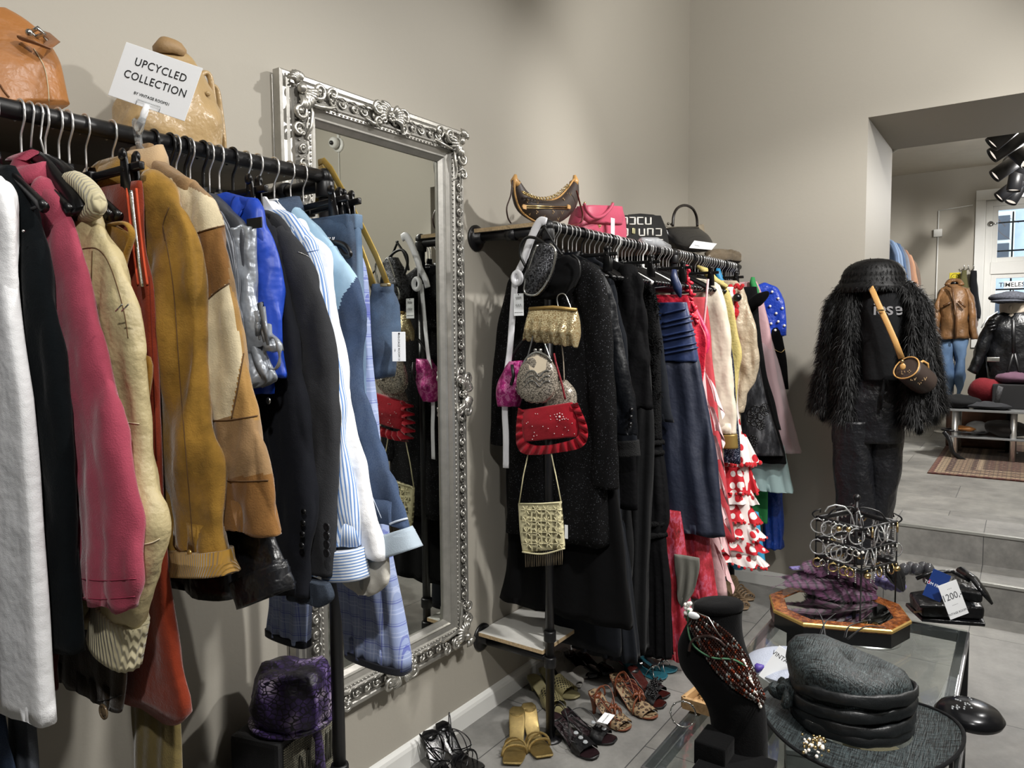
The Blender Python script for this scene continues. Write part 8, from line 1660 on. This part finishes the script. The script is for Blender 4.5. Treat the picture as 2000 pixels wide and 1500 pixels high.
for L, R_ in (([(1834, 655), (1834, 720), (1842, 790)], [(1864, 655), (1864, 720), (1862, 790)]), ([(1858, 655), (1866, 720), (1868, 770)], [(1890, 655), (1886, 720), (1876, 772)])): bm = B(); pbag(bm, xj, L, R_, [.13, .12, .11], 24); crumple(bm, .025, (7, 7, 5), 5, oct=2); obj('leg', bm, denim('far_blue_denim', '3c5a80', '6785a8', 3), r)
for k, (px, py) in enumerate(((1845, 818), (1872, 816))): bm = B(); p = onz(px, py, Z2); ball(bm, p+V((-.05, 0, .045)), .06, 12, s=(2.0, .8, .7)); tag(obj('brown_boot', bm, leather('boot_leather', '4a2a1c')), ('left' if k == 0 else 'right')+' brown boot under the far jeans', 'shoe', 'brown boots')
# coats hung beside the window
for k, (px, c_, lb) in enumerate(((1884, '5d5a3c', 'olive green jacket hung on the far wall beside the window'), (1902, '15161a', 'black lace scarf hung on the far wall beside the window'))):
    bm = B(); pbag(bm, XF-.12, [(px-5, 528), (px-8, 560), (px-5, 600), (px, 618 if k else 560)], [(px+5, 528), (px+8, 560), (px+13, 600), (px+12, 622 if k else 562)], [.03, .07, .06], 20); crumple(bm, .02, (10, 10, 3), k, oct=2); tag(obj('hanging_coat', bm, fabric('far_coat_%d' % k, c_)), lb, 'coat')
r = thing('coat_hook', 'small metal coat hooks on the wall beside the window', 'hooks', onx(1892, 520, XF)); 
for px in (1884, 1892, 1903): bm = B(); p = onx(px, 524, XF-.02); tube(bm, [p+V((.02, 0, 0)), p+V((-.08, 0, 0)), p+V((-.1, 0, .03))], .007, 6); obj('hook', bm, CHR, r)
# biker jacket figure with a cap
xk = 8.3; r = thing('mannequin', 'mannequin head and bust with a pale face on a forked stand in the far room', 'mannequin', onx(1985, 800, xk)); r.location.z = Z2
bm = B(); cc_ = onx(1978, 620, xk); tube(bm, [onx(1979, 625, xk-.3), onx(1980, 690, xk-.3)], .016); tube(bm, [onx(1980, 685, xk-.3), onx(1962, 750, xk-.3)], .012); tube(bm, [onx(1980, 685, xk-.3), onx(1997, 750, xk-.3)], .012); tube(bm, [(cc_.x, cc_.y, Z2), (cc_.x, cc_.y, cc_.z)], .02); lathe(bm, [(0, 0), (.17, 0), (.17, .01), (0, .014)], (cc_.x, cc_.y, Z2), 24); obj('forked_stand', bm, BLK, r)
bm = B(); hc2 = onx(1980, 600, xk); ball(bm, hc2, .125, 20, s=(.95, .9, 1.2)); ball(bm, hc2+V((-.11, .02, -.01)), .022, 8, s=(1, .8, 1.4)); ball(bm, hc2+V((-.09, 0, -.10)), .05, 10); crumple(bm, .003, (20, 20, 20), 1); obj('head', bm, M('mannequin_face', 'b9ae9f', .4), r)
r = thing('flat_cap', 'dark grey flat cap on the far mannequin head', 'hat', onx(1978, 576, xk)); bm = B(); p = onx(1978, 582, xk); ball(bm, p+V((-.03, .02, 0)), .17, 20, s=(1.15, 1.05, .33)); crumple(bm, .02, (10, 10, 10), 2); obj('crown', bm, fabric('grey_tweed', '3b3d44', var=.4, vs=60), r); bm = B(); ball(bm, p+V((-.19, .04, -.035)), .1, 14, s=(1, 1.3, .18)); obj('peak', bm, MC['grey_tweed'], r)
r = thing('timeless_sign', 'white card sign reading timeless above the flat cap', 'sign', onx(1978, 560, xk+.25)); a = onx(1961, 550, xk+.25); b = onx(1998, 562, xk+.25); bm = B(); box(bm, (a.x-.004, b.y, b.z), (a.x, a.y, a.z), .001); obj('card', bm, WHT, r, False)
text('lettering', 'TIMELESS', .058, INK, r, ((a.x-.006), (a.y+b.y)/2, (a.z+b.z)/2), (0, -1, 0), (0, 0, 1), .001, bold=.001); bm = B(); tube(bm, [((a.x), (a.y+b.y)/2, b.z), ((a.x), (a.y+b.y)/2, b.z-.2), ((a.x), (a.y+b.y)/2, Z2)], .006); obj('stem', bm, BLK, r)
BKL = leather('biker_black_leather', '101114', rough=.35, wr=.9)
r = thing('biker_jacket', 'black leather biker jacket with quilted shoulders in the far room', 'jacket', onx(1950, 740, xk)); bm = B(); pbag(bm, xk, [(1955, 610), (1930, 625), (1925, 680), (1930, 740)], [(1990, 606), (2030, 625), (2034, 680), (2030, 740)], [.08, .18, .18, .16], 26); crumple(bm, .02, (8, 8, 8), 3, oct=2); obj('body', bm, BKL, r)
bm = B(); pbag(bm, xk-.1, [(1944, 612), (1920, 640), (1902, 690), (1888, 722)], [(1962, 618), (1944, 650), (1928, 690), (1910, 732)], [.08, .1, .08], 24); crumple(bm, .016, (10, 10, 10), 4, oct=2); reg(r, bm); obj('sleeve', bm, BKL, r)
for k in range(5): 
    P = [hit(r, 1926+k*2+q*5, 628+k*6-q*1.5, .004) for q in range(4)]; P = [p for p in P if p]
    if len(P) > 2: bm = B(); tube(bm, P, .012, 6); obj('quilted_ridge', bm, BKL, r)
bm = B(); tube(bm, [onx(1917, 640, xk-.26), onx(1930, 620, xk-.24), onx(1948, 609, xk-.2)], .014, 6, flat=.4); obj('white_strap', bm, WHT, r)
bm = B(); box(bm, onx(1940, 702, xk-.24)-V((.005, .05, .02)), onx(1940, 702, xk-.24)+V((.005, .05, .02)), .004); obj('belt_buckle', bm, SILV, r)
r = thing('black_coat', 'long dark coat hanging behind the biker jacket', 'coat', onx(1915, 800, xk+.7)); bm = B(); pbag(bm, xk+.6, [(1930, 620), (1912, 680), (1896, 832)], [(1990, 620), (1990, 700), (1985, 832)], [.06, .1, .1], 24); crumple(bm, .03, (6, 6, 3), 4); obj('cloth', bm, BWL, r)
# bench with hats on a rug
RUG = NT('oriental_rug'); co = RUG.co(); sp_ = RUG.n('ShaderNodeSeparateXYZ', {0: co}); ax_ = RUG.math('SUBTRACT', 1.25, RUG.math('ABSOLUTE', sp_.outputs[0])); ay_ = RUG.math('SUBTRACT', 1.05, RUG.math('ABSOLUTE', sp_.outputs[1])); dd = RUG.math('MINIMUM', ax_, ay_)
band = RUG.ramp(dd, [(0, '5d2620'), (.035, '5d2620'), (.04, '9a8a70'), (.10, '8c7a60'), (.11, '2a201c'), (.16, '7a6a55'), (.27, '6b5a48'), (.28, '2a201c'), (.32, 'a08f76'), (.36, '2a201c'), (.40, '3f2a24')], 'CONSTANT'); v = RUG.n('ShaderNodeTexVoronoi', {'Vector': co, 'Scale': 11, 'Randomness': .1}, distance='MANHATTAN'); v2 = RUG.n('ShaderNodeTexVoronoi', {'Vector': co, 'Scale': 34, 'Randomness': .1}, distance='CHEBYCHEV'); pat = RUG.ramp(v.outputs['Distance'], [(0, 'b59f80'), (.22, '6a2a22'), (.4, '241c1c'), (.6, '8c7358')], 'CONSTANT'); pat2 = RUG.ramp(v2.outputs['Distance'], [(0, 0.0), (.35, 0.0), (.36, .55)], 'CONSTANT')
RUG.set(Base_Color=RUG.mix(pat2, RUG.mix(.4, band, pat), lin('3a2a26')), Roughness=.95, Sheen_Weight=.1); RUG = RUG.m
a = onz(1811, 925, Z2); bm = B(); box(bm, (a.x, a.y-2.1, Z2), (a.x+2.5, a.y, Z2+.012), .003); o = obj('oriental_rug', bm, RUG, None, False); tag(o, 'brown patterned oriental rug under the hat bench in the far room', 'rug')
me = o.data; off = V((a.x+1.25, a.y-1.05, Z2+.006)); d_ = o.location-off
for v in me.vertices: v.co += d_
o.location = off
zb_ = Z2+.46; p1 = onz(1852, 796, zb_); xs0 = p1.x-.1; r = thing('display_bench', 'low chrome legged display bench covered with hats and bags on the rug', 'bench', (xs0+.3, p1.y-.7, Z2)); GLS = M('grey_glass_board', '8b8d8e', .2, .2, 0, var=0)
bm = B(); box(bm, (xs0, p1.y-1.5, zb_-.02), (xs0+.6, p1.y, zb_), .003); obj('top', bm, GLS, r, False); bm = B(); box(bm, (xs0, p1.y-1.5, Z2+.2), (xs0+.6, p1.y, Z2+.215), .003); obj('lower_shelf', bm, GLS, r, False)
for x_ in (xs0+.06, xs0+.54):
    for y_ in (p1.y-.06, p1.y-.5, p1.y-.95, p1.y-1.42): bm = B(); tube(bm, [(x_, y_, Z2+.01), (x_, y_, zb_-.015)], .025, 12); obj('leg', bm, CHR, r)
def blob(name, label, cat, px, py, dz, s, m, seed=0, amp=.02, grp=None, surf=zb_, dx=.3):
    p = onx(px, py, xs0+dx); c = V((xs0+dx, p.y, surf+s[2]+dz)); bm = B(); ball(bm, c, 1, 22, s=s); crumple(bm, amp, (9, 9, 9), seed, oct=2); return tag(obj(name, bm, m), label, cat, grp)
blob('black_beret', 'black wool beret lying at the left end of the hat bench', 'hat', 1874, 780, 0, (.15, .17, .055), BWL, 1, dx=.15)
blob('grey_beanie', 'folded dark grey knit hat in the middle of the bench', 'hat', 1926, 800, 0, (.13, .2, .03), fabric('dark_grey_knit', '2d2e31'), 2, dx=.12)
blob('red_beret', 'dark red wool beret heaped on the hat bench', 'hat', 1930, 765, .03, (.15, .16, .12), fabric('dark_red_wool', '5e1018'), 3, dx=.38)
blob('mauve_scarf', 'mauve crumpled scarf on top of the black case', 'scarf', 1985, 770, .22, (.12, .16, .05), fabric('mauve_wool', '5a4150'), 4, dx=.35)
bm = B(); p = onx(1990, 790, xs0+.35); box(bm, (xs0+.2, p.y-.3, zb_), (xs0+.52, p.y+.2, zb_+.22), .01); tag(obj('black_case', bm, VIN, None, False), 'boxy black case standing on the hat bench at the right edge', 'case')
bm = B(); q = onx(1954, 770, xs0+.1); tube(bm, [q+V((0, 0, .07)), q+V((0, .02, 0)), q+V((0, .03, -.12))], .02, 8); crumple(bm, .01, (30, 30, 30), 1); tag(obj('fringed_scarf', bm, fabric('black_white_check', '4a4a4c', var=.6, vs=60)), 'black and white fringed scarf end hanging from the bench', 'scarf')
blob('brown_fur_beret', 'dark brown fur beret on the lower bench shelf', 'hat', 1968, 840, 0, (.16, .2, .07), FURB, 6, surf=Z2+.216, dx=.2); blob('grey_pompom_hat', 'pale grey pompom hat on the lower bench shelf', 'hat', 1908, 838, 0, (.1, .1, .06), fabric('pale_grey_wool', '7d7d7c'), 7, surf=Z2+.216, dx=.2)
r = thing('leather_belt', 'coiled black leather belt looping down from the lower bench shelf', 'belt', onx(1880, 850, xs0+.05)); q = onx(1880, 848, xs0+.1); q.z = Z2+.25; bm = B(); tube(bm, [q+V((cos(u)*.1, sin(u)*.16, .01*k/20)) for k, u in enumerate([k*pi/8 for k in range(24)])], .018, 8, flat=.3, up=(0, 0, 1)); tube(bm, spline([q+V((-.12, .14, 0)), onx(1855, 860, xs0-.05), onx(1862, 885, xs0-.05), onx(1888, 902, xs0-.02)], 6), .018, 8, flat=.3, up=(1, 0, 0)); obj('coil', bm, BL2, r)
blob('tan_belt', 'coiled tan belt on the lower bench shelf', 'belt', 1882, 843, .02, (.07, .1, .015), TAN, 8, surf=Z2+.24, dx=.12)
bm = B(); p = onx(1915, 815, xs0+.5); box(bm, (xs0+.75, p.y-.25, Z2+.013), (xs0+.95, p.y+.3, Z2+.42), .03); tag(obj('brown_suitcase', bm, leather('suitcase_leather', '4a2f20')), 'brown leather case standing behind the hat bench', 'suitcase')
# track lights of the far room
r = thing('track_rail', 'black ceiling light track in the far room', 'light track', (6.4, -.2, ZC2-.04)); tl0 = onx(1988, 262, 6.0); bm = B(); box(bm, (5.6, tl0.y-.02, ZC2-.035), (9.6, tl0.y+.02, ZC2), .004); obj('track', bm, BLK, r, False)
for k, (px, py, x_, d) in enumerate(((1966, 258, 5.9, (-.1, .5, -.45)), (1968, 285, 6.2, (-.2, .75, -.5)), (1989, 300, 6.5, (-.3, -.4, -.5)), (1968, 326, 6.9, (-.2, .7, -.55)), (1990, 322, 7.2, (-.3, -.5, -.3)), (1984, 348, 7.6, (-.1, .1, -.8)), (1972, 370, 8.1, (-.2, .7, -.6)), (1986, 376, 8.6, (-.2, .3, -.6)), (1998, 372, 8.9, (-1, -.1, -.3)))):
    c = onx(px, py, x_); dv = V(d).normalized(); r = thing('spotlight', 'black cylinder spotlight, number %s from the doorway on the ceiling track' % ('one two three four five six seven eight nine'.split()[k]), 'spotlight', c, group='cylinder track spotlights'); q = dv.orthogonal().normalized(); w2_ = dv.cross(q)
    bm = B(); rad = .055; Lh = .11; loft(bm, [[c+dv*z+(q*cos(u)+w2_*sin(u))*rr_ for u in [2*pi*j/24 for j in range(24)]] for rr_, z in ((rad*.9, -Lh), (rad, -Lh+.006), (rad, Lh), (rad*.9, Lh), (rad*.88, Lh-.03))]); obj('housing', bm, BLK, r)
    bm = B(); loft(bm, [[c+dv*z+(q*cos(u)+w2_*sin(u))*rad*.87 for u in [2*pi*j/20 for j in range(20)]] for z in (Lh-.022, Lh-.018)]); obj('lens', bm, M('lit_lens', 'ffffff', .5, 0, 0, var=0, emit='fff4e4', es=14 if k == 8 else .8), r)
    bm = B(); tube(bm, [c, V((c.x, tl0.y, ZC2-.02))], .008, 6); obj('arm', bm, BLK, r)
# ================================================================ SUB-PARTS: pieces that sit on a part
ON = {'eyelet': ('card',), 'lettering': ('card', 'shirt', 'sheet'), 'handwriting': ('card',), 'monogram_letters': ('body', 'barrel'), 'monogram_flower': ('body', 'barrel'), 'leather_patch': ('barrel',), 'cuff_buttons': ('sleeve',), 'button': ('sleeve', 'cloth'), 'snap_button': ('sleeve',), 'pick_stitching': ('sleeve',), 'sleeve_tab': ('sleeve',),
      'zip_end': ('zip',), 'pearl': ('cloth',), 'bead_trim': ('body',), 'gem': ('upper',), 'knot': ('strap',), 'rosette': ('upper',), 'leather_bow': ('upper',), 'crystals': ('crown', 'strap'), 'smiley_face': ('sheet',), 'script_emblem': ('grille',), 'lens': ('housing', 'head'), 'clasp_knob': ('body',), 'braid_embroidery': ('skirt',), 'flower_applique': ('bodice',),
      'woven_letter': ('body',), 'pleat': ('bodice',), 'satin_panel': ('body',), 'bead_swag': ('body',), 'crochet_flower': ('body',), 'lid_mirror': ('lid_frame',), 'brim_binding': ('brim',), 'corner_ornament': ('frame',), 'crest_ornament': ('frame',), 'beading': ('frame',), 'gold_trim': ('cloth',), 'board_edge': ('board',), 'size_mark': ('insole',), 'metal_ring': ('strap',), 'buckle': ('strap_tab', 'sleeve'), 'quilted_ridge': ('sleeve',), 'belt_buckle': ('body',), 'pompom_trim': ('ruffle',), 'holder_slot': ('clip',), 'white_seam': ('sleeve',)}
for root in [o for o in scene.objects if o.parent is None and o.type == 'EMPTY']:
    kids = list(root.children); by = {}
    for c in kids: by.setdefault(c.name.split('.')[0], c)
    for c in kids:
        for host in ON.get(c.name.split('.')[0], ()):
            if host in by and by[host] is not c and not c.children: c.parent = by[host]; break
